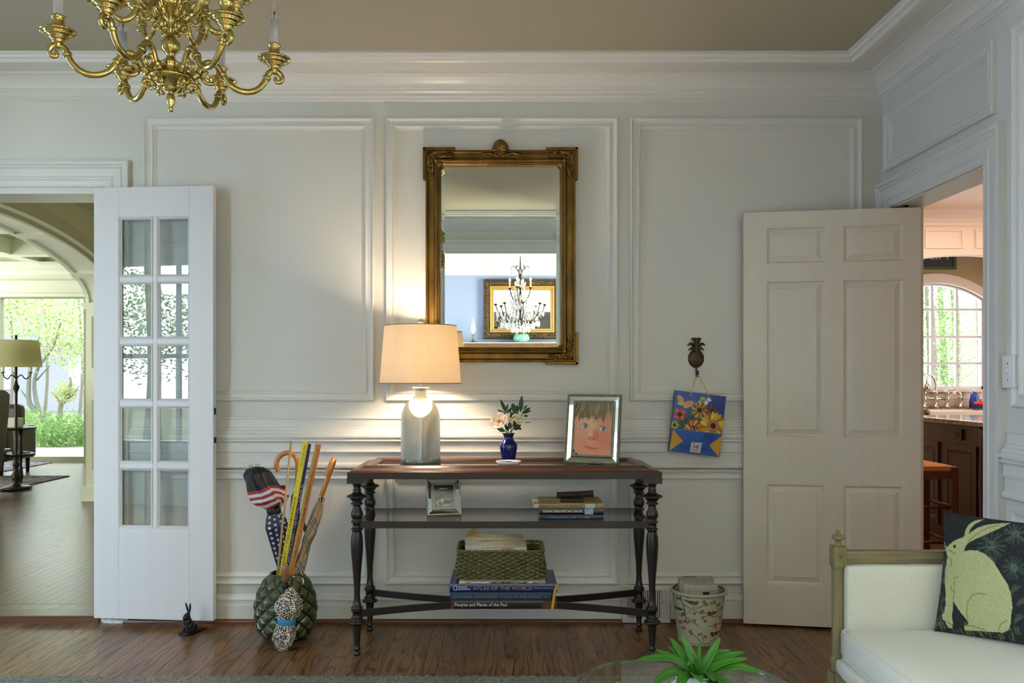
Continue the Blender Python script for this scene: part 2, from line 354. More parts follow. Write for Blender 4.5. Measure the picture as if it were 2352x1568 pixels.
# left wall with its window opening
wlw = MB().bx(XL-.15, XL, YF-.2, .9, -.05, H).bx(XL-.15, XL, 3.7, YB+.2, -.05, H).bx(XL-.15, XL, .9, 3.7, -.05, .3).bx(XL-.15, XL, .9, 3.7, 2.4, H)
struct(wlw.build('wall_left', M_wall))
struct(MB().bx(XL-.16, XL-.15, .85, 3.75, .25, 2.45).build('window_1', mat('left_window_blind', '#a9bcdc', .8, tl=.45)))
# front wall: wide cased opening (camera stands in it), reflected window left
wf = MB().bx(-1.35, 1.35, YF-.15, YF, 2.36, H).bx(-2.9, -1.35, YF-.15, YF, -.05, H).bx(1.35, XR+.15, YF-.15, YF, -.05, H).bx(XL-.1, -4.55, YF-.15, YF, -.05, H).bx(-4.55, -2.9, YF-.15, YF, 2.35, H).bx(-4.55, -2.9, YF-.15, YF, -.05, .55)
struct(wf.build('wall_front', M_wall))

# crown, chair rail, baseboard of the room
trim(MB().sweep(CROWN, (XL, YB), (XR, YB), (0, -1), 1, 1).sweep(CROWN, (XR, YB), (XR, YF), (-1, 0), 1, 1).sweep(CROWN, (XR, YF), (XL, YF), (0, 1), 1, 1).sweep(CROWN, (XL, YF), (XL, YB), (1, 0), 1, 1))
trim(MB().sweep(RAIL, (-1.835, YB), (XR, YB), (0, -1), 0, 1))
trim(MB().sweep(RAIL, (XR, 3.105), (XR, YF), (-1, 0), 0, 1))
trim(MB().sweep(RAIL, (XL, YF), (XL, .8), (1, 0), 0, 0).sweep(RAIL, (XR, YF), (1.47, YF), (0, 1), 1, 0))
VX0, VX1 = (1427-CX)/465.06, (1537-CX)/465.06
bb = MB().sweep(BASE, (-1.835, YB), (VX0-.002, YB), (0, -1)).sweep(BASE, (VX1+.002, YB), (XR, YB), (0, -1)); struct(bb.build('baseboard_back', M_trim))
struct(MB().sweep(BASE, (XR, 3.105), (XR, YF), (-1, 0)).build('baseboard_right', M_trim))
SH = [(0, .022), (.008, .022), (.014, .018), (.017, .010), (.017, 0)]
SHB = [(p+.022, z) for p, z in SH]
trim(MB().sweep(SHB, (-1.86, YB), (VX0-.002, YB), (0, -1)).sweep(SHB, (VX1+.002, YB), (VX1+.13, YB), (0, -1)).sweep(SHB, (VX1+.13, YB), (1.84, YB), (0, -1)), M_shoe)

# picture-frame mouldings, back wall (px measured on the wall plane, 465 px per metre)
bx_ = lambda px: (px-CX)/465.06
bz_ = lambda py: EYE+(CY-py)/465.06
for a, b in ((333, 860), (887, 1418), (1447, 1977)):
    trim(MB().frame(PM, bx_(a), bx_(b), bz_(920), bz_(272), M=T(0, YB, 0)))
for a, b in ((333, 858), (887, 1418), (1447, 1977)):
    trim(MB().frame(PM, bx_(a), bx_(b), bz_(1340), .753, M=T(0, YB, 0)))
# right wall mouldings: local x -> world -Y  (facing -X)
MR = Matrix(((0, 1, 0, XR), (-1, 0, 0, 0), (0, 0, 1, 0), (0, 0, 0, 1)))   # local (x,y,z): y front -> X ; x -> -Y
def rframe(y0, y1, z0, z1): trim(MB().frame(PM, -y1, -y0, z0, z1, M=MR))
rframe(3.18, 4.09, 2.205, 2.487)
rframe(1.9, 3.064, 1.098, 2.487); rframe(1.9, 3.064, .19, .72); rframe(.65, 1.8, 1.098, 2.487)
# casings
CW = [(0, 0), (0, .034), (.010, .036), (.018, .034), (.024, .026), (.030, .026), (.036, .020), (.040, .024), (.078, .021), (.084, .026), (.092, .024), (.098, .018), (.118, .016), (.122, .018), (.128, .016), (.128, 0)]
def casing(x0, x1, z1, M, zb=0, cw=CW, w=.128):
    """x0,x1,z1 inner opening; profile runs from the outer edge inward"""
    k = len(cw); v = []
    for cx_, cz_, sx_ in ((x0-w, zb, 1), (x0-w, z1+w, 1), (x1+w, z1+w, -1), (x1+w, zb, -1)):
        for q, p in cw: v.append((cx_+sx_*q, -p, cz_-(q if cz_ > zb else 0)))
    f = [(c*k+i, c*k+i+1, (c+1)*k+i+1, (c+1)*k+i) for c in range(3) for i in range(k-1)]+[tuple(range(k)), tuple(range(3*k, 4*k))]
    return MB().add(v, f, 0, M)
trim(casing(OX0-.004, OX1+.012, OZ+.012, T(0, YB, 0), 0, CW, .14))
trim(casing(-RY1, -RY0, RZ, MR))
trim(casing(-1.35, 1.35, 2.36, Matrix.Translation((0, YF, 0)) @ R(PI)))
# jamb linings
trim(MB().bx(OX1-.004, OX1+.006, YB-.001, YB+.211, .03, OZ+.006).bx(OX0, OX1, YB-.001, YB+.211, OZ-.006, OZ+.006))
trim(MB().bx(XR-.001, XR+.144, RY0-.006, RY0+.006, 0, RZ).bx(XR-.001, XR+.144, RY1-.006, RY1+.006, 0, RZ).bx(XR-.001, XR+.144, RY0, RY1, RZ-.006, RZ+.006))
# window_2: the front window mirrored in the glass door
w3 = MB().bx(-4.55, -4.49, YF-.12, YF-.04, .55, 2.35).bx(-2.96, -2.9, YF-.12, YF-.04, .55, 2.35).bx(-4.55, -2.9, YF-.12, YF-.04, .55, .61).bx(-4.55, -2.9, YF-.12, YF-.04, 2.29, 2.35)
w3.bx(-3.76, -3.72, YF-.1, YF-.06, .6, 2.3).bx(-4.5, -2.95, YF-.1, YF-.06, 1.4, 1.44)
w3 = struct(w3.build('window_2', M_trim)); MB().bx(-4.49, -2.96, YF-.085, YF-.08, .61, 2.29).build('pane', M_cgl, w3)
trim(casing(2.9, 4.55, 2.35, Matrix.Translation((0, YF, 0)) @ R(PI), .5))

# ------------------------------------------------------------------ door_1: french door leaf, folded back against the wall
W1, D1, Z0, Z1 = .60, .035, .037, 2.13
ang = math.atan2(-.05, .60)
fd = MB()
pxs = (.126, .2955, .3175, .481); pz0, pz1 = .478, 1.985
rows = [pz0+(pz1-pz0)*i/5 for i in range(6)]
fd.bx(0, pxs[0], 0, D1, Z0, Z1).bx(pxs[3], W1, 0, D1, Z0, Z1).bx(pxs[0], pxs[3], 0, D1, Z0, pz0).bx(pxs[0], pxs[3], 0, D1, pz1, Z1)
mw = .0085
fd.bx(pxs[1], pxs[2], .004, D1-.004, pz0, pz1)
for z in rows[1:5]: fd.bx(pxs[0], pxs[1], .004, D1-.004, z-.012, z+.012).bx(pxs[2], pxs[3], .004, D1-.004, z-.012, z+.012)
fd = struct(fd.build('door_1', M_door, loc=(-1.99, 4.088, 0), rot=(0, 0, ang), bevel=.0018))
STK = [(0, 0), (0, -.003), (.004, -.003), (.010, -.011), (.012, -.012)]
for c in ((pxs[0], pxs[1]), (pxs[2], pxs[3])):
    for i in range(5):
        a, b = rows[i]+(.012 if i else 0), rows[i+1]-(.012 if i < 4 else 0)
        MB().bx(c[0], c[1], D1/2-.0015, D1/2+.0015, a, b).build('pane', M_pane, fd)
        MB().frame(STK, c[0], c[1], a, b).build('glazing_bead', M_door, fd)
M_iron = mat('dark_latch_metal', '#221d18', .4, 1)
for z, h in ((1.045, .016), (.905, .014)):
    MB().bx(W1-.001, W1+.003, .010, .026, z-h, z+h).build('latch_plate', M_iron, fd)

# ------------------------------------------------------------------ door_2: six-panel swing door
W2, D2, A0, A1 = .805, .035, .012, 2.008
a2 = math.atan2(3.952-4.088, 1.967-1.176)
pcols = ((.107, .376), (.460, .727)); prows = ((.208, .692), (.918, 1.672), (1.757, 1.932))
def paneldoor(W_, z0, z1, cols_, rows_, D):
    mb = MB(); xs = sorted({0, W_}|{c for q in cols_ for c in q}); zs = sorted({z0, z1}|{r for q in rows_ for r in q})
    for i in range(len(xs)-1):
        for j in range(len(zs)-1):
            if any(abs(c[0]-xs[i]) < 1e-6 for c in cols_) and any(abs(r[0]-zs[j]) < 1e-6 for r in rows_): continue
            mb.add([(xs[i], 0, zs[j]), (xs[i+1], 0, zs[j]), (xs[i+1], 0, zs[j+1]), (xs[i], 0, zs[j+1]), (xs[i], D, zs[j]), (xs[i+1], D, zs[j]), (xs[i+1], D, zs[j+1]), (xs[i], D, zs[j+1])], [(0, 1, 2, 3), (4, 7, 6, 5)])
    mb.add([(0, 0, z0), (0, D, z0), (0, D, z1), (0, 0, z1)], [(0, 1, 2, 3)]).add([(W_, 0, z0), (W_, D, z0), (W_, D, z1), (W_, 0, z1)], [(0, 3, 2, 1)])
    mb.add([(0, 0, z0), (W_, 0, z0), (W_, D, z0), (0, D, z0)], [(0, 1, 2, 3)]).add([(0, 0, z1), (W_, 0, z1), (W_, D, z1), (0, D, z1)], [(0, 3, 2, 1)])
    return mb
RP = [(0, 0), (.003, -.001), (.008, -.009), (.012, -.011), (.014, -.011), (.036, -.0035), (.0375, -.0015), (.038, -.0015)]
def raised(x0, x1, z0, z1, M=None, back=None):
    mb = MB().frame(RP, x0, x1, z0, z1, M=M); mb.add([(x0+.038, .0015, z0+.038), (x1-.038, .0015, z0+.038), (x1-.038, .0015, z1-.038), (x0+.038, .0015, z1-.038)], [(0, 1, 2, 3)], 0, M)
    if back: mb.add([(x0, back, z0), (x1, back, z0), (x1, back, z1), (x0, back, z1)], [(0, 3, 2, 1)], 0, M)
    return mb
sd = struct(paneldoor(W2, A0, A1, pcols, prows, D2).build('door_2', M_door2, loc=(1.172, 4.088, 0), rot=(0, 0, a2), fixn=False))
for c in pcols:
    for r in prows: raised(c[0], c[1], r[0], r[1], back=D2-.002).build('door_panel', M_door2, sd, fixn=False)
MB().bx(W2-.13, W2-.01, .006, D2-.006, A1, A1+.004).lathe([(.012, 0), (.012, .018)], 12, T(W2-.06, D2/2, A1)).build('pivot_hinge', M_iron, sd)

# ------------------------------------------------------------------ HALL + LIVING ROOM seen through the opening on the left
HZ = .03
M_olive = mat('hall_wall_paint', '#c9c6a8', .6, var='#c3c0a2', vscale=(1, 1, 1))
M_lwhite = mat('living_trim_paint', '#dfe3d2', .45, var='#d9ddcb', vscale=(1, 1, 1))
f2 = struct(MB().bx(-9.2, -1.0, YB+.001, 12.1, -.06, HZ-.021).bx(-9.2, -6.9, YB+.22, 12.1, HZ-.03, HZ-.0005).build('floor_1', M_floor2))
cols = []; x = -2.02
while x > -6.85:
    ya, yb = max(4.37, -x/.605-.15), min(11.88, -x/.478+.15); 
    if x > -2.2: yb = 5.0
    j = ya+random.uniform(.3, .7)*(yb-ya)
    if yb-ya > .9: cols += [(x, ya, round(j, 2)), (x, round(j, 2), yb)]
    else: cols.append((x, ya, yb))
    x -= .0572
lay(f2, cols, M_floor2, HZ)
for k in range(2):
    MB().bx(0, .60, 0, .1, -.02, 0).build('plank', M_floor2, f2, loc=(-3.2+.605*k, YB+.115, HZ)); MB().bx(0, .60, 0, .112, -.02, 0).build('plank', M_floor2, f2, loc=(-3.2+.605*k, YB+.001, HZ))
struct(MB().sweep([(0, HZ+.002), (.012, HZ+.002), (.018, HZ-.004), (.018, 0), (0, 0)], (OX0, YB), (OX1, YB), (0, -1)).build('trim_20', M_shoe))
# hall shell
struct(MB().bx(-3.7, -1.0, YB+.21, 9.4, H, H+.1).build('ceiling_1', M_hallceil))
struct(MB().bx(-1.15, -1.0, YB+.2, 9.5, 0, H).bx(-3.7, -1.0, 9.4, 9.5, 0, H).build('wall_hall', M_olive))
# thick arched wall X -4.0..-3.7
AY0, AY1, AS, AB = 4.07, 8.07, 1.93, .50
def arch(y0, y1, zs, b, n=40): return [((y0+y1)/2-(y1-y0)/2*math.cos(PI*i/n), zs+b*math.sin(PI*i/n)) for i in range(n+1)]
ap = arch(AY0, AY1, AS, AB)
aw = MB(); k = len(ap)
for X_, flip in ((-3.7, 0), (-4.0, 1)):
    v = [(X_, y, z) for y, z in ap]+[(X_, y, 3.1) for y, z in ap]; aw.add(v, [(i, i+1, k+i+1, k+i) for i in range(k-1)])
aw.bx(-4.0, -3.7, AY1, 12, 0, 3.1).bx(-4.0, -3.7, 3.0, AY0, 0, 3.1)
v = [(-3.7, y, z) for y, z in ap]+[(-4.0, y, z) for y, z in ap]; aw.add(v, [(i, i+1, k+i+1, k+i) for i in range(k-1)], 1)
struct(aw.build('wall_arch', [mat('hall_shaded_wall', '#b0aa88', .7), M_lwhite]))  # olive of arch face and archivolt is shade put into the colour
# archivolt moulding, capital, pier panel and soffit ribs
def archband(y0, y1, zs, b, w, X0, X1, n=40):
    a = arch(y0, y1, zs, b, n); c = arch(y0-w, y1+w, zs, b+w, n); m = len(a); v = []
    for X_ in (X0, X1): v += [(X_, y, z) for y, z in a]+[(X_, y, z) for y, z in c]
    f = []
    for i in range(m-1): f += [(i, i+1, m+i+1, m+i), (2*m+i, 3*m+i, 3*m+i+1, 2*m+i+1), (m+i, m+i+1, 3*m+i+1, 3*m+i), (i, 2*m+i, 2*m+i+1, i+1)]
    return MB().add(v, f)
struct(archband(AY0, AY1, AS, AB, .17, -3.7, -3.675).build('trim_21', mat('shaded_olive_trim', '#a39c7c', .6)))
struct(archband(AY0-.02, AY1+.02, AS, AB+.02, .03, -3.7, -3.66).build('trim_22', M_lwhite))
sf = MB()
for off0, off1 in ((-3.725, -3.70), (-4.0, -3.965)):
    a = archband(AY0, AY1, AS, AB, .0, off0, off1); 
    b_ = arch(AY0+.02, AY1-.02, AS, AB-.02); c_ = arch(AY0, AY1, AS, AB); m = len(b_)
    v = [(off0, y, z) for y, z in b_]+[(off1, y, z) for y, z in b_]+[(off0, y, z) for y, z in c_]+[(off1, y, z) for y, z in c_]
    sf.add(v, [(i, i+1, m+i+1, m+i) for i in range(m-1)]+[(2*m+i, 2*m+i+1, i+1, i) for i in range(m-1)]+[(3*m+i, 3*m+i+1, m+i+1, m+i) for i in range(m-1)])
ac = arch(AY0, AY1, AS, AB, 40)
for i in (6, 14, 25, 33):
    for q in (0,):
        (ya, za), (yb, zb) = ac[i], ac[i+1]; sf.add([(-4.0, ya, za), (-3.7, ya, za), (-3.7, yb, zb), (-4.0, yb, zb), (-4.0, ya+(.02 if ya < 6 else -.02), za-.02), (-3.7, ya+(.02 if ya < 6 else -.02), za-.02), (-3.7, yb+(.02 if yb < 6 else -.02), zb-.02), (-4.0, yb+(.02 if yb < 6 else -.02), zb-.02)],
            [(4, 5, 6, 7), (0, 1, 5, 4), (2, 3, 7, 6)])
struct(sf.build('trim_23', M_lwhite))
pier = MB().bx(-4.03, -3.67, AY1-.035, AY1, HZ, .17).bx(-4.035, -3.665, AY1-.04, AY1, AS-.03, AS).bx(-4.02, -3.68, AY1-.025, AY1, AS-.06, AS-.03).bx(-4.0, -3.7, AY1-.012, AY1, .17, AS-.06)
pier.frame([(0, 0), (0, .012), (.02, .012), (.03, 0)], -3.96, -3.74, .30, 1.02, M=T(0, AY1-.012, 0)).frame([(0, 0), (0, .012), (.02, .012), (.03, 0)], -3.96, -3.74, 1.28, 1.82, M=T(0, AY1-.012, 0))
pier.lathe([(.075, 0), (.075, .014), (.06, .016)], 24, T(-3.85, AY1-.012, 1.15) @ R(PI/2, 'X'))
struct(pier.build('trim_24', M_lwhite))
# living room shell: west/east walls, coffered ceiling, glazed door wall
LZ = 3.05; YL = 11.9
struct(MB().bx(-9.2, -4.0, 3.0, YL+.1, LZ, LZ+.1).build('ceiling_2', mat('living_ceiling', '#c3c7a6', .8)))
struct(MB().bx(-9.2, -9.05, 3, YL, 0, LZ).bx(-9.1, -4.0, 2.9, 3.0, 0, LZ).build('wall_living_west', M_olive))
cb = MB()
for y in (5.4, 7.4, 9.4, 11.2): cb.bx(-9.05, -4.0, y-.11, y+.11, 2.84, LZ)
for x in (-8.2, -6.6, -5.0): cb.bx(x-.11, x+.11, 3.0, YL, 2.842, LZ)
struct(cb.build('trim_25', M_lwhite))
DX0, DX1, DZ = -8.0, -5.93, 2.345
struct(MB().bx(-9.05, DX0-.12, YL, YL+.12, 0, LZ).bx(DX1+.1, -3.7, YL, YL+.12, 0, LZ).bx(DX0-.12, DX1+.1, YL, YL+.12, DZ+.1, LZ).build('wall_living_north', M_lwhite))
LC = [(0, 2.84), (.16, 2.84), (.16, 2.80), (.12, 2.76), (.05, 2.72), (.03, 2.68), (0, 2.66)]
struct(MB().sweep(LC, (-9.05, YL), (-4.0, YL), (0, -1)).sweep([(0, 2.59), (.05, 2.59), (.05, 2.55), (.03, 2.53), (.03, 2.42), (.045, 2.41), (.045, 2.36), (0, 2.36)], (-9.05, YL), (-4.0, YL), (0, -1)).build('trim_26', M_lwhite))
M_dfr = mat('sliding_door_frame', '#8f9478', .5)
wd = MB().bx(DX0-.12, DX0, YL-.01, YL+.1, HZ, DZ+.1).bx(DX1, DX1+.1, YL-.01, YL+.1, HZ, DZ+.1).bx(DX0, DX1, YL-.01, YL+.1, DZ, DZ+.1).bx(DX0, DX1, YL-.01, YL+.1, HZ, .1).bx(-7.19, -7.11, YL, YL+.08, .1, DZ)
wd = struct(wd.build('window_3', M_dfr)); MB().bx(DX0, DX1, YL+.04, YL+.046, .1, DZ).build('pane', M_cgl, wd)

# ------------------------------------------------------------------ KITCHEN shell
KX0, KX1, KY0, KY1 = XR+.143, 6.5, 2.2, 8.1
kf = struct(MB().bx(KX0, KX1+.1, KY0-.1, KY1+.1, -.06, 0).build('floor_2', M_floor))
struct(MB().bx(KX0, KX1+.1, KY0-.1, KY1+.1, H, H+.1).build('ceiling_3', M_peach))
KWX, KHW, KS, KR = 4.154, .50, 1.955, .168      # window centre, half width, springing, rise
def segarch(cx, hw, zs, rise, n=20):
    Rr = (hw*hw+rise*rise)/(2*rise); c = zs+rise-Rr; t = math.asin(hw/Rr); return [(cx+Rr*math.sin(-t+2*t*i/n), c+Rr*math.cos(-t+2*t*i/n)) for i in range(n+1)]
ka = segarch(KWX, KHW, KS, KR)
kw = MB().bx(KX0, KWX-KHW, KY1, KY1+.12, 0, H).bx(KWX+KHW, KX1+.1, KY1, KY1+.12, 0, H).bx(KWX-KHW, KWX+KHW, KY1, KY1+.12, 0, 1.095)
n = len(ka)
for yy in (KY1, KY1+.12): kw.add([(x, yy, z) for x, z in ka]+[(x, yy, H) for x, z in ka], [(i, i+1, n+i+1, n+i) for i in range(n-1)])
kw.add([(x, KY1, z) for x, z in ka]+[(x, KY1+.12, z) for x, z in ka], [(i, i+1, n+i+1, n+i) for i in range(n-1)])
struct(kw.build('wall_kitchen_north', M_kwall))
struct(MB().bx(KX1, KX1+.1, KY0, KY1, 0, H).bx(KX0, KX1, KY0-.1, KY0, 0, H).build('wall_kitchen_east', M_peach))
struct(MB().bx(KX0-.001, KX0+.001, KY0, RY0, 0, H).bx(KX0-.001, KX0+.001, YB, KY1, 0, H).bx(KX0-.002, KX0+.001, RY0, YB, 2.05, H).bx(1.95, KX0+.002, 4.36, KY1+.1, 0, H).build('wall_kitchen_west', M_peach))
def arcstrip(mb, a, b, y0, y1):
    n = len(a); v = [(x, y0, z) for x, z in a]+[(x, y0, z) for x, z in b]+[(x, y1, z) for x, z in a]+[(x, y1, z) for x, z in b]
    f = []
    for i in range(n-1): f += [(i, i+1, n+i+1, n+i), (2*n+i, 2*n+i+1, 3*n+i+1, 3*n+i), (i, i+1, 2*n+i+1, 2*n+i), (n+i, n+i+1, 3*n+i+1, 3*n+i)]
    f += [(0, n, 3*n, 2*n), (n-1, 2*n-1, 4*n-1, 3*n-1)]
    return mb.add(v, f)
M_kcase = mat('kitchen_casing', '#eadccb', .5); M_kwin = mat('kitchen_sash', '#dcdcea', .4)
kc = MB(); arcstrip(kc, ka, segarch(KWX, KHW+.10, KS, KR+.09), KY1-.03, KY1).bx(KWX-KHW-.1, KWX-KHW, KY1-.03, KY1, 1.1, KS).bx(KWX+KHW, KWX+KHW+.1, KY1-.03, KY1, 1.1, KS).bx(KWX-KHW-.12, KWX+KHW+.12, KY1-.05, KY1, 1.075, 1.1)
struct(kc.build('trim_27', M_kcase))
kwn = MB(); arcstrip(kwn, segarch(KWX, KHW-.028, KS, KR-.02), ka, KY1+.02, KY1+.08).bx(KWX-KHW, KWX-KHW+.028, KY1+.02, KY1+.08, 1.1, KS).bx(KWX+KHW-.028, KWX+KHW, KY1+.02, KY1+.08, 1.1, KS).bx(KWX-KHW, KWX+KHW, KY1+.02, KY1+.08, 1.095, 1.13)
kwn = struct(kwn.build('window_4', M_kwin))
mx_ = (KWX-.24, KWX, KWX+.24); mz_ = (1.351, 1.607, 1.871)
for x in mx_: MB().bx(x-.011, x+.011, KY1+.03, KY1+.07, 1.12, KS+KR*(1-((x-KWX)/KHW)**2)-.01).build('muntin', M_kwin, kwn)
for z in mz_: MB().bx(KWX-KHW+.01, KWX+KHW-.01, KY1+.032, KY1+.068, z-.011, z+.011).build('muntin', M_kwin, kwn)
xs = [KWX-KHW+.02]+list(mx_)+[KWX+KHW-.02]; zs = [1.12]+list(mz_)+[2.12]
for i in range(4):
    for j in range(4):
        top = zs[j+1]
        if j == 3:
            q = [(xs[i]+(xs[i+1]-xs[i])*t/4) for t in range(5)]; MB().prism([(xs[i], zs[j]), (xs[i+1], zs[j])]+[(x, KS+KR*(1-((x-KWX)/KHW)**2)-.012) for x in reversed(q)], 0, .004, M=T(0, KY1+.052, 0) @ R(PI/2, 'X')).build('pane', M_cgl, kwn)
        else: MB().bx(xs[i], xs[i+1], KY1+.048, KY1+.052, zs[j], top).build('pane', M_cgl, kwn)
# valance / soffit with arched bottom, panels and crown
VA = [(KWX+(-1+2*i/24)*1.15, 2.06+.25*(1-(-1+2*i/24)**2)) for i in range(25)]
vb = MB()
n = 25
for yy in (7.5, 7.62): vb.add([(x, yy, z) for x, z in VA]+[(x, yy, H) for x, z in VA], [(i, i+1, n+i+1, n+i) for i in range(n-1)])
vb.add([(x, 7.5, z) for x, z in VA]+[(x, 7.62, z) for x, z in VA], [(i, i+1, n+i+1, n+i) for i in range(n-1)])
vb.bx(KX0, KWX-1.15, 7.5, 8.1, 1.45, H).bx(KWX+1.15, KX1, 7.5, 8.1, 1.45, H)
vb = struct(vb.build('trim_28', M_peach))
for x0 in (2.95, 3.36, 3.77, 4.22, 4.63, 5.04): MB().frame([(0, 0), (0, .010), (.012, .010), (.018, .002), (.02, 0)], x0, x0+.34, 2.365, 2.53, M=T(0, 7.5, 0)).build('moulding', M_peach, vb)
struct(MB().sweep([(0, H), (.10, H), (.10, 2.695), (.08, 2.68), (.05, 2.65), (.03, 2.635), (.03, 2.60), (.018, 2.595), (.018, 2.565), (.008, 2.56), (0, 2.55)], (KX0, 7.5), (KX1, 7.5), (0, -1)).build('trim_29', M_peach))
# backsplash tiles
bs = struct(MB().bx(3.3, 5.2, KY1-.012, KY1, .93, 1.075).build('trim_30', mat('grout', '#c9b79f', .8)))
M_tile = mat('cream_tile', '#ead6c2', .2)
for r in range(2):
    for c in range(10):
        x0 = 3.42+.155*c+(.077 if r else 0); MB().bx(x0, x0+.150, KY1-.020, KY1-.012, .934+r*.072, .934+r*.072+.068).build('tile', M_tile, bs)

# ------------------------------------------------------------------ ROOM BEHIND (seen only in mirrors)
struct(MB().bx(-3.6, 3.6, -2.95, YF-.15, -.06, 0).build('floor_3', M_floor))
struct(MB().bx(-3.6, 3.6, -2.95, YF-.6, H, H+.1).build('ceiling_4', mat('rear_ceiling', '#a8a59a', .8)))
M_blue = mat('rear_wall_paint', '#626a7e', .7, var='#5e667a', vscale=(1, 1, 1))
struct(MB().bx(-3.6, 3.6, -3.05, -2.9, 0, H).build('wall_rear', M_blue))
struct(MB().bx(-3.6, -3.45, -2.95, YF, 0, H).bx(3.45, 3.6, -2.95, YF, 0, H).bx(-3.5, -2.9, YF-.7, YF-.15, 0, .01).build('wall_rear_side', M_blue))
RC = [(0, H), (.16, H), (.16, 2.69), (.13, 2.675), (.07, 2.64), (.04, 2.62), (.04, 2.60), (.015, 2.595), (0, 2.58)]
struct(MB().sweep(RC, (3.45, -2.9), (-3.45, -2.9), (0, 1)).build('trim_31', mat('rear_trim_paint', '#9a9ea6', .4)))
# ================================================================== CONSOLE TABLE
M_iron_b = mat('bronzed_leg_finish', '#241a14', .34, var='#17110e', vscale=(12, 12, 12), spec=.6, bump=.05, bscale=(60, 60, 60))
M_maho = mat('reddish_wood_top', '#5f3824', .3, var='#3f2216', vscale=(3, 40, 40), coat=.25, bump=.05, bscale=(6, 90, 90))
M_maho2 = mat('dark_wood_edge', '#2b1b14', .38, var='#1f130e', vscale=(3, 40, 40))
M_shelfgl = glass('table_glass', (.94, .965, .95), 0, .06, 1.5)
TX = .0075
tb = thing('console_table', 'long dark console table with turned legs and glass inset top against the panelled wall', 'table', (TX, 3.83, 0))
LEG = [(.0001, 0), (.013, 0), (.0150, .006), (.0135, .012), (.0095, .016), (.0095, .020), (.0155, .026), (.0160, .031), (.0120, .036), (.0120, .045), (.0150, .085), (.0188, .128),
    (.0200, .134), (.034, .139), (.0378, .1445), (.034, .150), (.024, .154), (.0255, .159), (.0255, .163), (.0205, .166), (.0188, .168), (.0188, .190), (.0235, .192), (.0262, .196), (.0235, .200), (.0255, .204), (.0255, .208), (.019, .213),
    (.0150, .235), (.0127, .262), (.0150, .320), (.0200, .385), (.0250, .440), (.0268, .480), (.0250, .513), (.0205, .535), (.0190, .541), (.0245, .544), (.0258, .548), (.0240, .552), (.0188, .554), (.0188, .574), (.0245, .576), (.0262, .580), (.0240, .584), (.0180, .588),
    (.0225, .596), (.0262, .606), (.0268, .613), (.0240, .624), (.0185, .636), (.0162, .648), (.0170, .653), (.0255, .656), (.0270, .660), (.0240, .664), (.0180, .667), (.0240, .672), (.0300, .679), (.0320, .684), (.0440, .687), (.0452, .691), (.0400, .696), (.0260, .700), (.0185, .708), (.0158, .714), (.0178, .717), (.0178, .721), (.0148, .724), (.0165, .735), (.0215, .745), (.0240, .749)]
leg0 = None
for (lx, ly) in ((-.6415, -.177), (.6415, -.177), (-.6415, .177), (.6415, .177)):
    if leg0 is None: leg0 = MB().lathe(LEG, 28).bx(-.0375, .0375, -.0375, .0375, .749, .771).build('leg', M_iron_b, tb, loc=(lx, ly, 0)); 
    else:
        c = leg0.copy(); COL.objects.link(c); c.parent = tb; c.location = (lx, ly, 0)
# top: slab rim with rising moulding and glass inset
TW, TF, TBk = .674, -.228, .262
rim = MB()
RIM = [(0, .771), (0, .799), (.006, .803), (.010, .803), (.012, .806), (.030, .809), (.048, .813), (.060, .821), (.066, .823), (.076, .823), (.083, .820), (.092, .816), (.094, .812), (.094, .771)]
k = len(RIM); v = []
for sx_, sy_ in ((0, 0), (1, 0), (1, 1), (0, 1)):
    for w, z in RIM: v.append(((TW-w) if sx_ else (-TW+w), (TBk-w) if sy_ else (TF+w), z))
rim.add(v, [(c*k+i, c*k+i+1, ((c+1) % 4)*k+i+1, ((c+1) % 4)*k+i) for c in range(4) for i in range(k-1)]+[(c*k+k-1, c*k, ((c+1) % 4)*k, ((c+1) % 4)*k+k-1) for c in range(4)])
rim.build('top_rim', M_maho, tb, bevel=.0012)
MB().bx(-TW-.001, TW+.001, TF-.001, TF+.002, .7705, .7985).bx(-TW-.001, -TW+.002, TF, TBk, .7705, .7985).bx(TW-.002, TW+.001, TF, TBk, .7705, .7985).build('apron_edge', M_maho2, tb)
MB().bx(-TW+.094, TW-.094, TF+.094, TBk-.094, .806, .8125).build('glass_top', M_shelfgl, tb)
# mid shelf
sf = MB(); a, b, c_, d_ = -.636, .636, -.190, .190
sf.bx(a+.01, b-.01, c_, c_+.014, .553, .582).bx(a+.01, b-.01, d_-.014, d_, .553, .582).bx(a, a+.014, c_+.02, d_-.02, .553, .582).bx(b-.014, b, c_+.02, d_-.02, .553, .582)
sf.build('shelf_frame', M_iron_b, tb, bevel=.001)
MB().bx(a+.014, b-.014, c_+.014, d_-.014, .574, .581).build('glass_shelf', M_shelfgl, tb)
for s_ in (-1, 1):
    pts = []
    for i in range(33):
        t = -1+2*i/32; q = min(1, abs(t)*1.0); yy = s_*(.018+(.177-.018)*(q**1.7 if q > 0 else 0)*1.0) if abs(t) < 1 else s_*.177
        pts.append((.625*t, yy, .182))
    MB().tube(pts, 1.0, 4, sq=(.021, .009), smooth=False, up=(0, 0, 1)).build('stretcher', M_iron_b, tb)

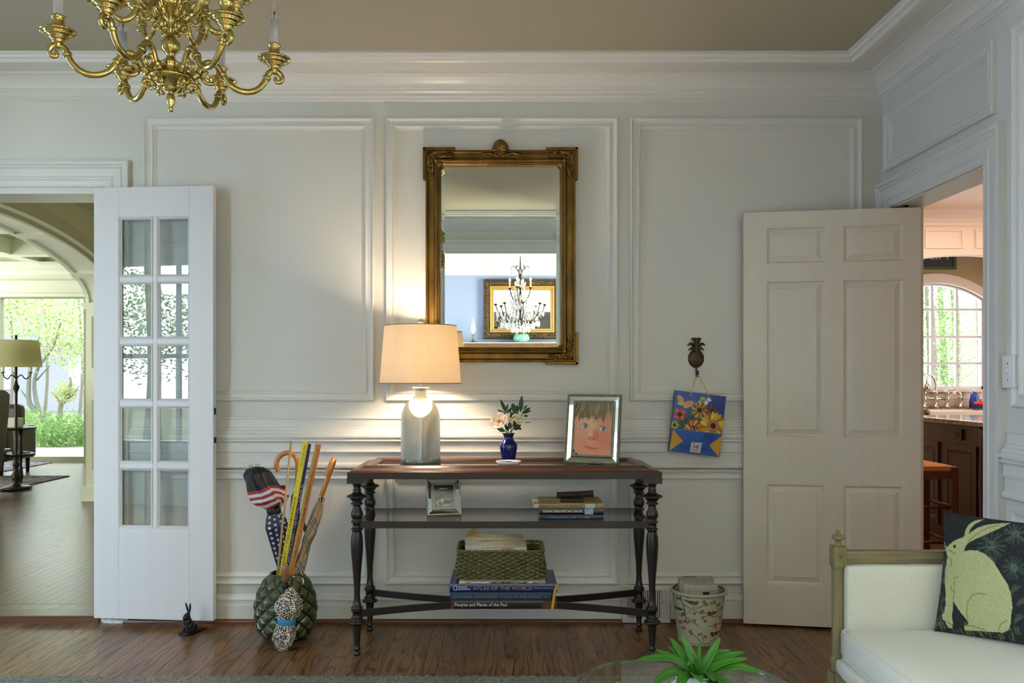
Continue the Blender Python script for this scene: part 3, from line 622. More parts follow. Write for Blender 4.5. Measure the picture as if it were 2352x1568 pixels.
# ================================================================== TABLE LAMP
def lin(name, c, v, **k): return mat(name, c, .85, var=v, vscale=(260, 260, 30), **k)
lz = .8135
lm = thing('table_lamp', 'lit table lamp with hammered mercury-glass bottle base and linen drum shade', 'lamp', ((966-CX)/FPX*3.885, 3.885, lz))
mm = mat('mercury_glass', '#e0e5da', .06, 1, var='#c5ccbf', vscale=(10, 10, 10))
nn = mm.node_tree.nodes; ll = mm.node_tree.links
vo = nn.new('ShaderNodeTexVoronoi'); mp = nn.new('ShaderNodeMapping'); mp.inputs['Scale'].default_value = (120, 120, 150); t_ = nn.new('ShaderNodeTexCoord'); bp = nn.new('ShaderNodeBump'); bp.inputs['Strength'].default_value = .6; bp.inputs['Distance'].default_value = .0035
ll.new(t_.outputs['Object'], mp.inputs[0]); ll.new(mp.outputs[0], vo.inputs['Vector']); ll.new(vo.outputs['Distance'], bp.inputs['Height']); ll.new(bp.outputs[0], nn['Principled BSDF'].inputs['Normal'])
BOT = [(.0001, 0), (.078, 0), (.084, .003), (.088, .010), (.0905, .022), (.0915, .05), (.0915, .195), (.0900, .213), (.0855, .235), (.077, .257), (.065, .276), (.050, .291), (.036, .301), (.0275, .307), (.0262, .314), (.0262, .331), (.030, .335), (.038, .339), (.0425, .343), (.043, .347), (.036, .349), (.010, .349)]
MB().lathe(BOT, 48).build('bottle_base', mm, lm)
MB().lathe([(.0001, .0), (.0795, .0), (.0925, .002), (.0928, .012), (.0915, .020)], 48, T(0, 0, -.0008), cap=False).build('glass_foot', mat('pale_green_glass', '#aeb8a0', .05, spec=.8, trans=.6), lm)
MB().lathe([(.0062, .347), (.0062, .40), (.013, .402), (.013, .44), (.008, .444)], 16).build('neck_rod', mat('satin_nickel', '#8d8f90', .25, 1), lm)
M_shade = mat('linen_shade', '#efe3cb', .9, var='#dccaa9', vscale=(200, 200, 14), vamt=.8, tl=.34, bump=.2, bscale=(300, 300, 300))
s0, s1 = .366, .632
MB().lathe([(.1875, s0), (.1665, s1)], 64, cap=False).lathe([(.1660, s1), (.1870, s0)], 64, cap=False).build('lamp_shade', M_shade, lm, fixn=False)
M_band = mat('shade_tape', '#9a8560', .8)
MB().lathe([(.1885, s0-.001), (.1885, s0+.003)], 64, cap=False).build('shade_rim', M_band, lm); MB().lathe([(.1675, s1-.003), (.1675, s1+.001)], 64, cap=False).build('shade_rim', M_band, lm)
sp = MB(); [sp.tube([(0, 0, s1-.018), (.166*math.cos(a), .166*math.sin(a), s1-.004)], .0015, 6) for a in (0, 2.09, 4.19)]; sp.tube([(0, 0, s1-.03), (0, 0, s1+.002)], .003, 8)
for s_ in (-1, 1): sp.tube(bez([(s_*.006, 0, .43), (s_*.05, 0, .47), (s_*.045, 0, .56), (0, 0, s1-.03)]), .0015, 6)
sp.build('harp', MATS['satin_nickel'], lm)
MB().sph((0, 0, s1+.017), .0145, 20, 14).lathe([(.004, s1), (.007, s1+.003), (.004, s1+.006)], 12).build('finial', mat('smoky_glass_ball', '#8e8a80', .08, .0, spec=.9, trans=.35), lm)
MB().sph((0, 0, .50), .028, 16, 12, sc=(1, 1, 1.25)).build('bulb', mat('lamp_bulb', '#ffffff', .5, emit='#ffd9a0', estr=1.2), lm)
LB = point('table_lamp_light', (lm.location.x, lm.location.y, lz+.50), 12, (1.0, .79, .60), .06)

# ================================================================== VASE, DISH, FLOWERS
vs = thing('bud_vase', 'small cobalt blue glass vase holding the white rose', 'vase', ((1168-CX)/FPX*3.87, 3.87, lz))
VP = [(.0001, 0), (.026, 0), (.028, .003), (.030, .012), (.036, .045), (.0405, .066), (.041, .078), (.0385, .088), (.031, .099), (.024, .108), (.0215, .117), (.023, .126), (.028, .133), (.031, .136)]
vi = [(r-.002 if r > .01 else r, z+.003) for r, z in VP]
MB().lathe(VP+[(r, z-.002) for r, z in reversed(vi)], 32, cap=False).build('vase_body', mat('cobalt_glass', '#0c1a8c', .03, trans=.75, spec=.8, ior=1.5), vs)
M_gleaf = mat('dark_glossy_leaf', '#1c3d1c', .35, var='#2d5528', vscale=(30, 30, 30)); M_stem = mat('green_stem', '#3b5a2a', .5)
M_rose = mat('ivory_petal', '#eed9bb', .6, var='#f0e2cf', vscale=(20, 20, 20), tl=.3)
M_berry = mat('cream_berry', '#d9cf92', .35)
ft = thing('flower_spray', 'ivory rose with white berries and dark leaves standing in the blue vase', 'flower', vs.location.copy())
def leafm(mb, p0, d, L, w, m=0, bend=.2, up=(0, -1, 0), n=6, fold=.15):
    d = Vector(d).normalized(); up = Vector(up); up = (up-up.dot(d)*d).normalized(); sd = d.cross(up); p0 = Vector(p0); v = []
    for i in range(n+1):
        t = i/n; ww = w*math.sin(PI*min(1, t*.92+.04))**.8*(1-.25*t); c = p0+d*(L*t)-up*(bend*L*t*t)
        v += [c-sd*ww+up*(fold*ww), c, c+sd*ww+up*(fold*ww)]
    f = [(3*i+k, 3*i+k+1, 3*i+4+k, 3*i+3+k) for i in range(n) for k in (0, 1)]
    mb.add(v, f, m, None, True)
sk = 3.87/FPX
def fp(px, py, dy=0): return Vector(((px-1168)*sk, dy, EYE+(CY-py)*sk-lz))
stems = [((1149, 978), -.01), ((1160, 955), 0), ((1188, 950), .0), ((1200, 950), .005), ((1195, 968), -.01), ((1175, 930), .01)]
for i, (q, dy) in enumerate(stems):
    MB().tube(bez([(random.uniform(-.008, .008), random.uniform(-.008, .008), .012), (random.uniform(-.006, .006), 0, .12), fp(q[0], q[1], dy)]), .0017, 6).build('stem', M_stem, ft)
LV = [((1163, 948), (1150, 917), .010), ((1162, 950), (1142, 941), .0065), ((1162, 944), (1167, 927), .006), ((1164, 948), (1176, 936), .0075), ((1188, 952), (1176, 926), .0155), ((1196, 945), (1198, 909), .0125), ((1199, 948), (1220, 936), .009), ((1200, 949), (1221, 943), .007), ((1190, 945), (1188, 930), .008), ((1202, 940), (1211, 930), .005),
    ((1172, 958), (1180, 946), .008), ((1160, 990), (1142, 984), .0105), ((1178, 985), (1196, 976), .014), ((1170, 985), (1172, 968), .012), ((1203, 955), (1213, 955), .006), ((1190, 980), (1197, 987), .008), ((1205, 970), (1218, 969), .0025), ((1180, 960), (1172, 945), .009), ((1168, 990), (1160, 975), .009), ((1186, 988), (1180, 965), .012)]
for i, (a, b, w) in enumerate(LV):
    A = fp(*a, random.uniform(-.012, .012)); B = fp(*b, random.uniform(-.02, .02)); mb = MB(); leafm(mb, A, B-A, (B-A).length, w, bend=.08, up=(random.uniform(-.4, .4), -1, random.uniform(-.3, .3))); mb.build('leaf', M_gleaf, ft)
rc = fp(1147, 966, -.018)
for ring, (nP, rr, op, ln) in enumerate(((3, .006, .15, .028), (4, .010, .35, .032), (5, .014, .62, .036), (6, .018, .9, .040))):
    for k in range(nP):
        a = 2*PI*k/nP+ring*.7; mb = MB(); M = T(*rc) @ R(-.35, 'Y') @ R(.95, 'X'); v = []
        for i in range(6):
            t = i/5; rad = rr*(.55+.6*t)+op*ln*t*t*.55; h = ln*(t-.35*op*t*t); hw = (.012+.006*ring)*math.sin(PI*(.18+.62*t))*.9
            for j in range(5):
                s_ = (j-2)/2; an = a+s_*hw/max(.006, rad)*.9; r2 = rad*(1+.05*s_*s_); v.append((r2*math.cos(an), r2*math.sin(an), h-.004*s_*s_*t-.014))
        mb.add(v, [(i*5+j, i*5+j+1, i*5+j+6, i*5+j+5) for i in range(5) for j in range(4)], 0, M, True).build('petal', M_rose, ft)
for (q) in ((1179, 955), (1184, 956), (1188, 958), (1196, 958), (1202, 960), (1183, 963), (1189, 966), (1195, 968), (1202, 967), (1172, 967), (1168, 960), (1173, 961), (1191, 961), (1199, 963), (1186, 952)):
    MB().sph(fp(q[0], q[1], -.02+random.uniform(-.01, .006)), .0062, 10, 8).build('berry', M_berry, ft)

ds = MB().lathe([(.0001, .004), (.040, .004), (.050, .017), (.0555, .0205), (.057, .019), (.050, .010), (.043, 0), (.0001, 0)], 40, smooth=True)
ds = [(x*(1+.03*math.cos(8*math.atan2(y, x))), y*(1+.03*math.cos(8*math.atan2(y, x))), z) for x, y, z in ds.v], ds.f
dd = MB().add(ds[0], ds[1], 0, None, True).build('trinket_dish', mat('white_porcelain', '#e3e6ea', .12, coat=.5), loc=((1168-CX)/FPX*3.757, 3.757, lz+.0002), label='small scalloped white porcelain dish with a blue inside, in front of the vase', cat='dish')
MB().lathe([(.0001, .0052), (.0395, .0052), (.047, .0145)], 32, cap=False).build('glazed_well', mat('blue_glaze', '#1a2382', .1, coat=.6), dd)

# ================================================================== PHOTO FRAMES (bevelled mirror mouldings)
M_silver = mat('antique_silver', '#9d9b8f', .32, 1, var='#7c7a6f', vscale=(60, 60, 60)); M_bev = mat('bevelled_mirror', '#cdd3cc', .03, 1)
def photo_frame(root, w, h, bead, strip, paint=None, d=.014, nb=(34, 44)):
    """local: base centre at origin, x right, z up, front to -y"""
    fr = MB().frame([(0, -d), (0, .004), (.002, .007), (bead-.001, .007), (bead, .004), (bead, -d)], -w/2, w/2, 0, h)
    wi = bead+strip; fr.frame([(wi, -d), (wi, .001), (wi+.001, .003), (wi+bead*.8, .003), (wi+bead*.8, -.003)], -w/2, w/2, 0, h)
    fr.build('frame_moulding', M_silver, root)
    MB().frame([(bead, .003), (wi, -.0045)], -w/2, w/2, 0, h).build('mirror_border', M_bev, root)
    bd = MB()
    for (off, r_) in ((bead*.5, bead*.36), (wi+bead*.4, bead*.28)):
        for ax in (0, 1):
            L = (w if ax == 0 else h)-2*off; n = int(L/(r_*2.3))
            for i in range(n+1):
                for s_ in (0, 1):
                    t = off+L*i/n
                    c = (-w/2+t, -.006 if off < wi else -.003, off if s_ else h-off) if ax == 0 else (-w/2+off if s_ else w/2-off, -.006 if off < wi else -.003, t)
                    bd.lathe([(r_, -.0005), (r_*.7, r_*.7), (.0001, r_)], 7, T(*c) @ R(PI/2, 'X'), cap=False)
    bd.build('beading', M_silver, root, kind='stuff')
    MB().bx(-w/2+.003, w/2-.003, d-.006, d, .003, h-.003).build('backing', M_black, root)
    wi2 = wi+bead*.8
    return -w/2+wi2, w/2-wi2, wi2, h-wi2
# child portrait
fr1 = thing('photo_frame', 'large silver mirrored photo frame with a portrait of a blue-eyed toddler, leaning on table top', 'picture frame', rot=Euler((math.radians(-14), 0, math.radians(-24)), 'XYZ').to_matrix().to_euler())
fr1.matrix_world = Matrix.Translation((P(1360, 1067, 3.745).x, 3.795, lz+.004)) @ R(math.radians(-20)) @ R(math.radians(-12), 'X')
x0, x1, z0, z1 = photo_frame(fr1, .252, .318, .011, .020)
pp = Paint(130, 165, lambda u, v: (355-65*v+675*u, 350+880*v+30*u*v), '#cf9c76')
pp.ell(650, 560, 420, 330, '#cb9570', .6); pp.ell(860, 520, 200, 200, '#cf9068', .8); pp.ell(560, 640, 200, 160, '#d8a983', .9); pp.ell(620, 760, 120, 120, '#dcae86', .9, a=.8)
pp.ell(420, 930, 170, 170, '#d99a78', 1.0); pp.ell(900, 1010, 190, 220, '#d67a58', 1.1, a=.8); pp.ell(450, 1080, 120, 120, '#d98761', 1, a=.7); pp.ell(640, 1180, 260, 110, '#d68c66', .9, a=.7)
pp.ell(700, 900, 60, 90, '#cc6f50', .9, a=.7); pp.ell(625, 905, 45, 60, '#e5b393', .9, a=.8); pp.ell(660, 960, 85, 40, '#cf7f5c', .8)
pp.ell(592, 970, 22, 9, '#9b4a32', .5); pp.ell(680, 975, 26, 11, '#a5452f', .5); pp.line([(725, 870), (745, 930), (735, 990)], 14, '#b85a40', .6, .8)
pp.line([(495, 1092), (560, 1112), (630, 1128), (700, 1134), (765, 1134)], 14, '#a33a2c', .9, .6); pp.line([(545, 1128), (640, 1156), (715, 1150)], 24, '#cc6a58', .9, .9); pp.line([(540, 1092), (620, 1100), (690, 1108)], 20, '#d27e63', .7, .8)
pp.poly([(285, 1120), (310, 1150), (345, 1190), (385, 1225), (385, 1260), (270, 1260)], '#39423a'); pp.line([(295, 1215), (350, 1190)], 16, '#c7d3cf', .9)
for ex, ey in ((518, 750), (850, 800)):
    pp.ell(ex, ey, 74, 46, '#d79c77', .5, .12); pp.ell(ex-4, ey+2, 66, 34, '#dccfc2', .2, .12); pp.ell(ex+8, ey, 37, 38, '#39444a', .25); pp.ell(ex+8, ey, 28, 29, '#77878c', .45); pp.ell(ex+8, ey, 14, 14, '#1a1d20', .3); pp.ell(ex, ey-10, 6, 6, '#ffffff', .3)
    pp.line([(ex-72, ey-5), (ex-40, ey-36), (ex+5, ey-44), (ex+45, ey-32), (ex+76, ey+2)], 10, '#5b3a2c', .9, .5); pp.line([(ex-50, ey-58), (ex+10, ey-66), (ex+60, ey-48)], 8, '#b57f5c', .6, .6)
    pp.line([(ex-50, ey+30), (ex, ey+42), (ex+50, ey+32)], 8, '#b97a5c', .7, .6)
# fringe
pp.poly([(340, 330), (340, 620), (395, 560), (400, 640), (418, 680), (430, 620), (470, 600), (500, 640), (520, 600), (560, 590), (590, 668), (610, 610), (650, 560), (690, 590), (715, 640), (770, 710), (740, 640), (760, 560), (800, 500), (830, 560), (870, 730), (880, 640), (900, 560), (930, 520), (960, 480), (1000, 620), (1040, 560), (1050, 330)], '#77664a')
pp.poly([(340, 330), (340, 600), (370, 560), (420, 480), (470, 330)], '#5c4f3a')
for i in range(70):
    a = random.uniform(0, 1); xa = 380+a*640; xb = xa+(-150+170*a)+random.uniform(-20, 20); yb = random.uniform(520, 640); c = random.choice(['#a48f66', '#584a37', '#8b7856', '#b7a277', '#4e4030', '#93815a'])
    if 600 < xa < 720 and yb > 560: yb = 540
    pp.line([(xa, 340), ((xa*1.4+xb*.6)/2+10, 430), (xb, yb)], random.uniform(5, 12), c, .75, .9)
for i in range(34):
    xa = 400+i*18; yb = 560+70*abs(math.sin(i*1.3))+(60 if i in (16, 17, 24, 25, 26) else 0); pp.line([(xa, 500), (xa-12+i*.6, yb)], 14, random.choice(['#6f5e44', '#8b7856', '#5c4d38']), .8, .8)
pp.ell(735, 470, 26, 60, '#b98860', .8, a=.5); pp.ell(960, 600, 45, 110, '#c78b63', .8, a=.6)
pp.build('photograph', lambda u, v: (x0+(x1-x0)*u, -.0008+0*u, z1+(z0-z1)*v), M_attrg, fr1)
MB().bx(-.03, .03, 0, .003, .0, .17, M=T(0, .014, .17) @ R(.45, 'X') @ T(0, 0, -.17)).build('easel_back', M_black, fr1)
# small frame on the shelf
sz = .582
fr2 = thing('photo_frame', 'small bronze and mirror photo frame with a dark card, on the glass shelf', 'picture frame')
fr2.matrix_world = Matrix.Translation(((1021-CX)/FPX*3.80, 3.80, sz+.0015)) @ R(math.radians(13)) @ R(math.radians(-13), 'X')
x0b, x1b, z0b, z1b = photo_frame(fr2, .158, .170, .008, .019)
pq = Paint(70, 74, lambda u, v: (470+620*u, 340+640*v), '#141416')
pq.ell(560, 760, 80, 200, '#2b3036', .6); pq.poly([(760, 620), (1090, 650), (1090, 800), (800, 860)], '#3c4450'); pq.ell(790, 830, 270, 110, '#8a8c8c', .2); pq.ell(900, 800, 150, 80, '#2c333d', .2); pq.ell(930, 745, 100, 22, '#6d7782', .5); pq.ell(690, 850, 90, 50, '#1f211f', .3)
pq.ell(725, 780, 32, 70, '#b9b79c', .3); pq.poly([(500, 900), (620, 900), (900, 940), (1090, 860), (1090, 990), (480, 990)], '#6f7070', .8)
pq.line([(600, 455), (700, 455)], 8, '#8c8c8c'); pq.line([(715, 440), (800, 440)], 16, '#a6a6a4'); pq.line([(640, 570), (690, 565)], 12, '#777'.replace('#777', '#777777')); pq.line([(740, 560), (810, 560)], 10, '#999999'); pq.line([(640, 610), (700, 650)], 8, '#666666')
pq.build('photograph', lambda u, v: (x0b+(x1b-x0b)*u, -.0008+0*u, z1b+(z0b-z1b)*v), M_attrg, fr2)
MB().text('MILKMAN', .0055, 0, -.0016, .118, 0, align='CENTER', ex=.0003, width=.040).build('lettering', mat('pale_ink', '#c5c5c0', .5), fr2)
MB().bx(-.02, .02, 0, .003, 0, .10, M=T(0, .014, .10) @ R(.42, 'X') @ T(0, 0, -.10)).build('easel_back', M_black, fr2)

# ================================================================== BOOKS
M_page = mat('book_pages', '#c9bfa6', .8, var='#b6ab90', vscale=(4, 4, 700))
def book(name, label, x0, x1, yf, dep, z0, z1, cover, group=None, spine=None, jut=0, rz=0, round_=True):
    w = x1-x0; h = z1-z0; o = thing('book', label, 'book', ((x0+x1)/2, yf+dep/2, z0), rz, group)
    c = .0028 if h > .02 else .0012
    MB().bx(-w/2, w/2, -dep/2+.002, dep/2, 0, c).bx(-w/2, w/2, -dep/2+.002, dep/2, h-c, h).build('cover', cover, o, bevel=.0006)
    MB().bx(-w/2+.004, w/2-.004, -dep/2+.004, dep/2-.005, c, h-c).build('page_block', M_page, o)
    sp_ = [(-dep/2+.004, 0), (-dep/2+.0005, .001), (-dep/2-.0015, h*.25), (-dep/2-.002, h*.5), (-dep/2-.0015, h*.75), (-dep/2+.0005, h-.001), (-dep/2+.004, h)]
    s_ = MB(); s_.add([(-w/2, y, z) for y, z in sp_]+[(w/2, y, z) for y, z in sp_], [(i, i+1, 8+i, 7+i) for i in range(6)]+[tuple(range(7)), tuple(range(13, 6, -1))]).build('spine', spine or cover, o)
    return o, w, h, -dep/2-.0022
M_navy = mat('navy_cover', '#0d2466', .22, var='#0a1c52', vscale=(5, 5, 5), coat=.3); M_navyT = mat('navy_board', '#141a30', .4); M_slate = mat('slate_blue_cover', '#1d3c52', .5, var='#183347', vscale=(9, 9, 9)); M_dust = mat('worn_black_jacket', '#15130f', .3, var='#2c251d', vscale=(40, 10, 60), vamt=.4)
M_gold = mat('gold_foil_lettering', '#b79e62', .35, .6); M_ink = mat('white_lettering', '#e6e2d8', .5); M_goldd = mat('dull_gold_lettering', '#7d7350', .5)
s5 = 3.64/FPX
def bxx(px): return (px-CX)*s5
zb = .2035
heights = (.0375, .0375, .038, .0075)
o, w, h, yf_ = book('b', 'bottom book of the large stack, worn black jacket lettered Peoples and Places of the Past', bxx(1036), bxx(1279), 3.640, .26, zb, zb+heights[0], M_dust, 'atlases stacked on the table stretchers')
MB().text('Peoples and Places of the Past', .0145, -w/2+.016, yf_-.0002, .013, width=bxx(1165)-bxx(1044)).build('lettering', M_ink, o)
for ja, jb in ((-w/2-.0005, -w/2+.013), (w/2-.053, w/2+.0005)): MB().bx(ja, jb, yf_-.0004, yf_+.003, .001, h-.001).build('jacket_end', mat('rust_red_jacket', '#5a2a1c', .5), o)
q = MB(); q.text('NATIONAL', .0045, w/2-.047, yf_-.0010, .0235, width=.030).text('GEOGRAPHIC', .0045, w/2-.047, yf_-.0010, .0160, width=.030).text('SOCIETY', .0045, w/2-.047, yf_-.0010, .0085, width=.026)
q.frame([(0, 0), (0, .0008), (.0018, .0008)], w/2-.064, w/2-.0545, .006, .020, M=T(0, yf_+.0002, 0)).build('lettering', MATS['dull_gold_lettering'], o)
o, w, h, yf_ = book('b', 'middle book of the large stack, slate blue spine lettered National Geographic Atlas of the World', bxx(1033), bxx(1266), 3.636, .26, zb+.0377, zb+.0745, M_slate, 'atlases stacked on the table stretchers')
q = MB().text('NATIONAL GEOGRAPHIC  ATLAS OF THE WORLD', .0115, -w/2+.014, yf_-.0002, .0115, width=bxx(1248)-bxx(1044)); q.frame([(0, 0), (0, .0008), (.0013, .0008)], w/2-.030, w/2-.018, .013, .020, M=T(0, yf_+.0002, 0)).build('lettering', M_goldd, o)
o, w, h, yf_ = book('b', 'thick glossy navy atlas, uppermost hardback of the large stack, lettered Eighth Edition', bxx(1033), bxx(1279), 3.630, .27, zb+.075, zb+.1125, M_navy, 'atlases stacked on the table stretchers')
q = MB().text('ATLAS OF THE WORLD', .0155, bxx(1087)-bxx(1156), yf_-.0002, .0105, width=bxx(1222)-bxx(1087), bold=-.005); q.text('EIGHTH EDITION', .0065, bxx(1227)-bxx(1156), yf_-.0002, .0150, width=.083); q.build('lettering', M_gold, o)
q = MB().text('NATIONAL', .0068, bxx(1052)-bxx(1156), yf_-.0002, .0195, width=.042).text('GEOGRAPHIC', .0068, bxx(1052)-bxx(1156), yf_-.0002, .0105, width=.054).frame([(0, 0), (0, .0008), (.0018, .0008)], bxx(1042)-bxx(1156), bxx(1050)-bxx(1156), .009, .028, M=T(0, yf_+.0002, 0)); q.build('publisher_lettering', M_ink, o)
rb = MB(); pts = bez([(w/2-.002, -.125, .026), (w/2-.0, -.139, .033), (w/2-.009, -.1415, .010), (w/2-.016, -.142, -.035), (w/2-.021, -.142, -.072)], 6); rb.add([(p.x-.0055, p.y, p.z) for p in pts]+[(p.x+.0055, p.y, p.z) for p in pts], [(i, i+1, len(pts)+i+1, len(pts)+i) for i in range(len(pts)-1)]); rb.build('ribbon_marker', mat('yellow_ribbon', '#d9b227', .4, tl=.2), o)
zm = zb+.113
mg = thing('magazine', 'thin glossy magazine with a garden photograph edge, lying beneath the woven basket', 'magazine', (bxx(1153.5), 3.76, zm))
MB().bx(-.187, .187, -.125, .12, 0, .0062).build('pages', M_page, mg); 
pg = Paint(90, 6, lambda u, v: (u*1430+245, v*30), '#d7d4d0'); pg.ell(400, 15, 45, 40, '#c98a2a', .3); pg.ell(560, 15, 120, 60, '#cfd2e0', .5); [pg.ell(random.uniform(780, 1650), random.uniform(0, 30), random.uniform(10, 40), 12, random.choice(['#1d3a18', '#6d9a3a', '#2b3f20', '#b8b6a8', '#3f3a34', '#55803a']), .4) for _ in range(80)]
pg.build('printed_spine', lambda u, v: (-.187+.374*u, -.1256+0*u, .0064*(1-v)), M_attrg, mg)
zk = zm+.0066
# --- shelf books
g2 = 'reference paperbacks stacked on the glass shelf'
s6 = 3.685/FPX
def b6(px): return (px-CX)*s6
M_bl = mat('midnight_blue_cover', '#10243c', .35, coat=.2); M_bk = mat('black_cover', '#0d0d12', .3, coat=.2); M_tan = mat('tan_parchment_cover', '#a08f62', .5, var='#8c7a4e', vscale=(30, 10, 30))
o, w, h, yf_ = book('b', 'lowest book on the glass shelf, dark blue spine lettered Chronological Guide', b6(1240), b6(1386), 3.680, .215, sz+.0002, sz+.0245, M_bl, g2)
MB().text('ROSE', .0040, -w/2+.020, yf_-.0002, .009, width=.016).text('CHRONOLOGICAL GUIDE', .0075, -w/2+.038, yf_-.0002, .0085, width=.122).text('TO THE', .0040, -w/2+.166, yf_-.0002, .0085, width=.024).text('BIBLE', .0075, -w/2+.196, yf_-.0002, .0085, width=.024).build('lettering', mat('blue_grey_lettering', '#8d9aa0', .5), o)
o, w, h, yf_ = book('b', 'black paperback in the middle of the glass shelf stack with white charts lettering', b6(1239), b6(1386), 3.678, .215, sz+.0248, sz+.0525, M_bk, g2)
MB().text('ROSE BOOK OF BIBLE CHARTS, MAPS & TIME LINES', .0085, -w/2+.015, yf_-.0002, .0105, width=.172, bold=.01).build('lettering', M_ink, o)
MB().bx(w/2-.083, w/2-.045, yf_-.0003, yf_+.002, .001, h-.001).build('spine_picture', mat('blue_spine_picture', '#4a6cb0', .4, var='#c5ccd8', vscale=(140, 140, 140)), o)
o, w, h, yf_ = book('b', 'tan paperback on top of the glass shelf stack lettered Then and Now', b6(1238), b6(1386), 3.676, .215, sz+.0528, sz+.0730, M_tan, g2)
MB().text('Deluxe', .0090, -w/2+.003, yf_-.0002, .0055, width=.035, shear=.3).text('THEN AND NOW BIBLE MAPS', .0070, -w/2+.042, yf_-.0002, .0060, width=.142, bold=-.008).build('lettering', mat('brown_lettering', '#4a3a22', .6), o)
MB().bx(w/2-.080, w/2-.038, yf_-.0004, yf_+.002, .0008, h-.0008).build('spine_picture', mat('pale_map_picture', '#a9b08c', .4, var='#c5c4c0', vscale=(120, 120, 120)), o)
MB().bx(-w/2-.022, -w/2+.01, -.090, .085, .001, .016).build('loose_sheets', mat('cream_sheets', '#c9b998', .7), o)
z7 = sz+.0732
o, w, h, yf_ = book('b', 'small dark brown booklet beneath the wooden roller on the shelf stack', b6(1288), b6(1342), 3.71, .09, z7, z7+.0155, mat('dark_brown_cover', '#241712', .5))
rl = thing('carved_roller', 'dark carved wooden cylinder lying on the shelf books', 'ornament', (b6(1324), 3.745, z7+.0155+.0152), 0)
mb = MB().lathe([(.0001, -.083), (.0055, -.083), (.0058, -.0815), (.0150, -.083), (.0152, -.078), (.0135, -.074), (.0138, .060), (.0155, .076), (.0150, .080), (.0001, .081)], 28, R(PI/2, 'Y'))
mb.build('roller_body', mat('carved_dark_wood', '#38241a', .5, var='#1d120c', vscale=(120, 60, 60), bump=.5, bscale=(160, 110, 110)), rl, rot=(0, -.045, 0))
# ================================================================== BASKET with newspapers
M_sea = mat('seagrass_weave', '#6e6a3c', .65, var='#4a4726', vscale=(60, 60, 60)); M_news = mat('newsprint', '#b9b19b', .8, var='#a29b88', vscale=(40, 40, 40), vamt=.5)
bk = thing('basket', 'rectangular woven seagrass basket on top of the atlases under the glass shelf', 'basket', (bxx(1150), 3.787, zk))
def rrect(a, b, r, n):
    pts = []; per = 2*(a+b)*2-8*r+2*PI*r
    for i in range(n):
        s_ = per*i/n
        segs = [(2*a-2*r, lambda t: (-a+r+t, -b)), (PI*r/2, lambda t: (a-r+r*math.sin(t/r), -b+r-r*math.cos(t/r))), (2*b-2*r, lambda t: (a, -b+r+t)), (PI*r/2, lambda t: (a-r+r*math.cos(t/r), b-r+r*math.sin(t/r))),
            (2*a-2*r, lambda t: (a-r-t, b)), (PI*r/2, lambda t: (-a+r-r*math.sin(t/r), b-r+r*math.cos(t/r))), (2*b-2*r, lambda t: (-a, b-r-t)), (PI*r/2, lambda t: (-a+r-r*math.cos(t/r), -b+r-r*math.sin(t/r)))]
        for L, f in segs:
            if s_ <= L: pts.append(f(s_)); break
            s_ -= L
        else: pts.append((-a+r, -b))
    return pts
wv = MB(); NS = 56
for row in range(13):
    z = .006+row*.0088; g = 1+.02*math.sin(row*.5); a_, b_ = (.187+.006*math.sin(PI*row/12))*g*.985, (.116+.004*math.sin(PI*row/12))*.985
    base = rrect(a_, b_, .035, NS*4); base = base[136:]+base[:136]; pts = []
    for i, (x, y) in enumerate(base):
        L = math.hypot(x, y); ph = math.cos(PI*i/4*1.0+(PI if row % 2 else 0)); k = 1+.0040*ph/.12; pts.append((x*k, y*k, z+.0008*math.sin(i*1.7+row)))
    pts.append(pts[0]); wv.tube(pts, [.0058*(1+.34*math.cos(PI*(i % len(base))/4+(PI if row % 2 else 0))) for i in range(len(pts))], 6, sq=(.95, .75), cap=False)
wv.build('woven_side', M_sea, bk)
rm = MB(); base = rrect(.190, .1185, .035, 120)
for ph in (0, PI):
    pts = [(x*(1+.010*math.cos(i*PI/3+ph)), y*(1+.012*math.cos(i*PI/3+ph)), .1235+.0035*math.sin(i*PI/3+ph)) for i, (x, y) in enumerate(base)]; pts.append(pts[0]); rm.tube(pts, .0042, 6, cap=False)
rm.build('braided_rim', M_sea, bk)
MB().prism(rrect(.178, .108, .03, 40), .001, .006).build('basket_floor', M_sea, bk)
def newspaper(root, w, d, th, folds, m=None):
    """folded paper: S-stacked sheets with a rounded front fold"""
    for k in range(folds):
        z = k*th; mb = MB(); sec = []
        for t in range(9):
            a = -PI/2-PI*t/8; sec.append((-d/2+th*.46*math.cos(a)+.0, z+th*.5+th*.46*math.sin(a)))
        out = [(d/2, z+th*.04)]+sec+[(d/2-.006, z+th*.96)]
        n = len(out); mb.add([(-w/2, y, zz) for y, zz in out]+[(w/2+.002*(k % 2), y, zz) for y, zz in out], [(i, i+1, n+i+1, n+i) for i in range(n-1)]+[tuple(range(n)), tuple(range(2*n-1, n-1, -1))], 0, None, True)
        mb.build('folded_sheet', m or M_news, root)
ncol = [('folded newspaper at the front of the basket with a food photo on its fold', 0, -.058, .104, .0, -.04), ('creased newspaper with raised torn corner, behind the other in the basket', -.012, .032, .118, .06, .03)]
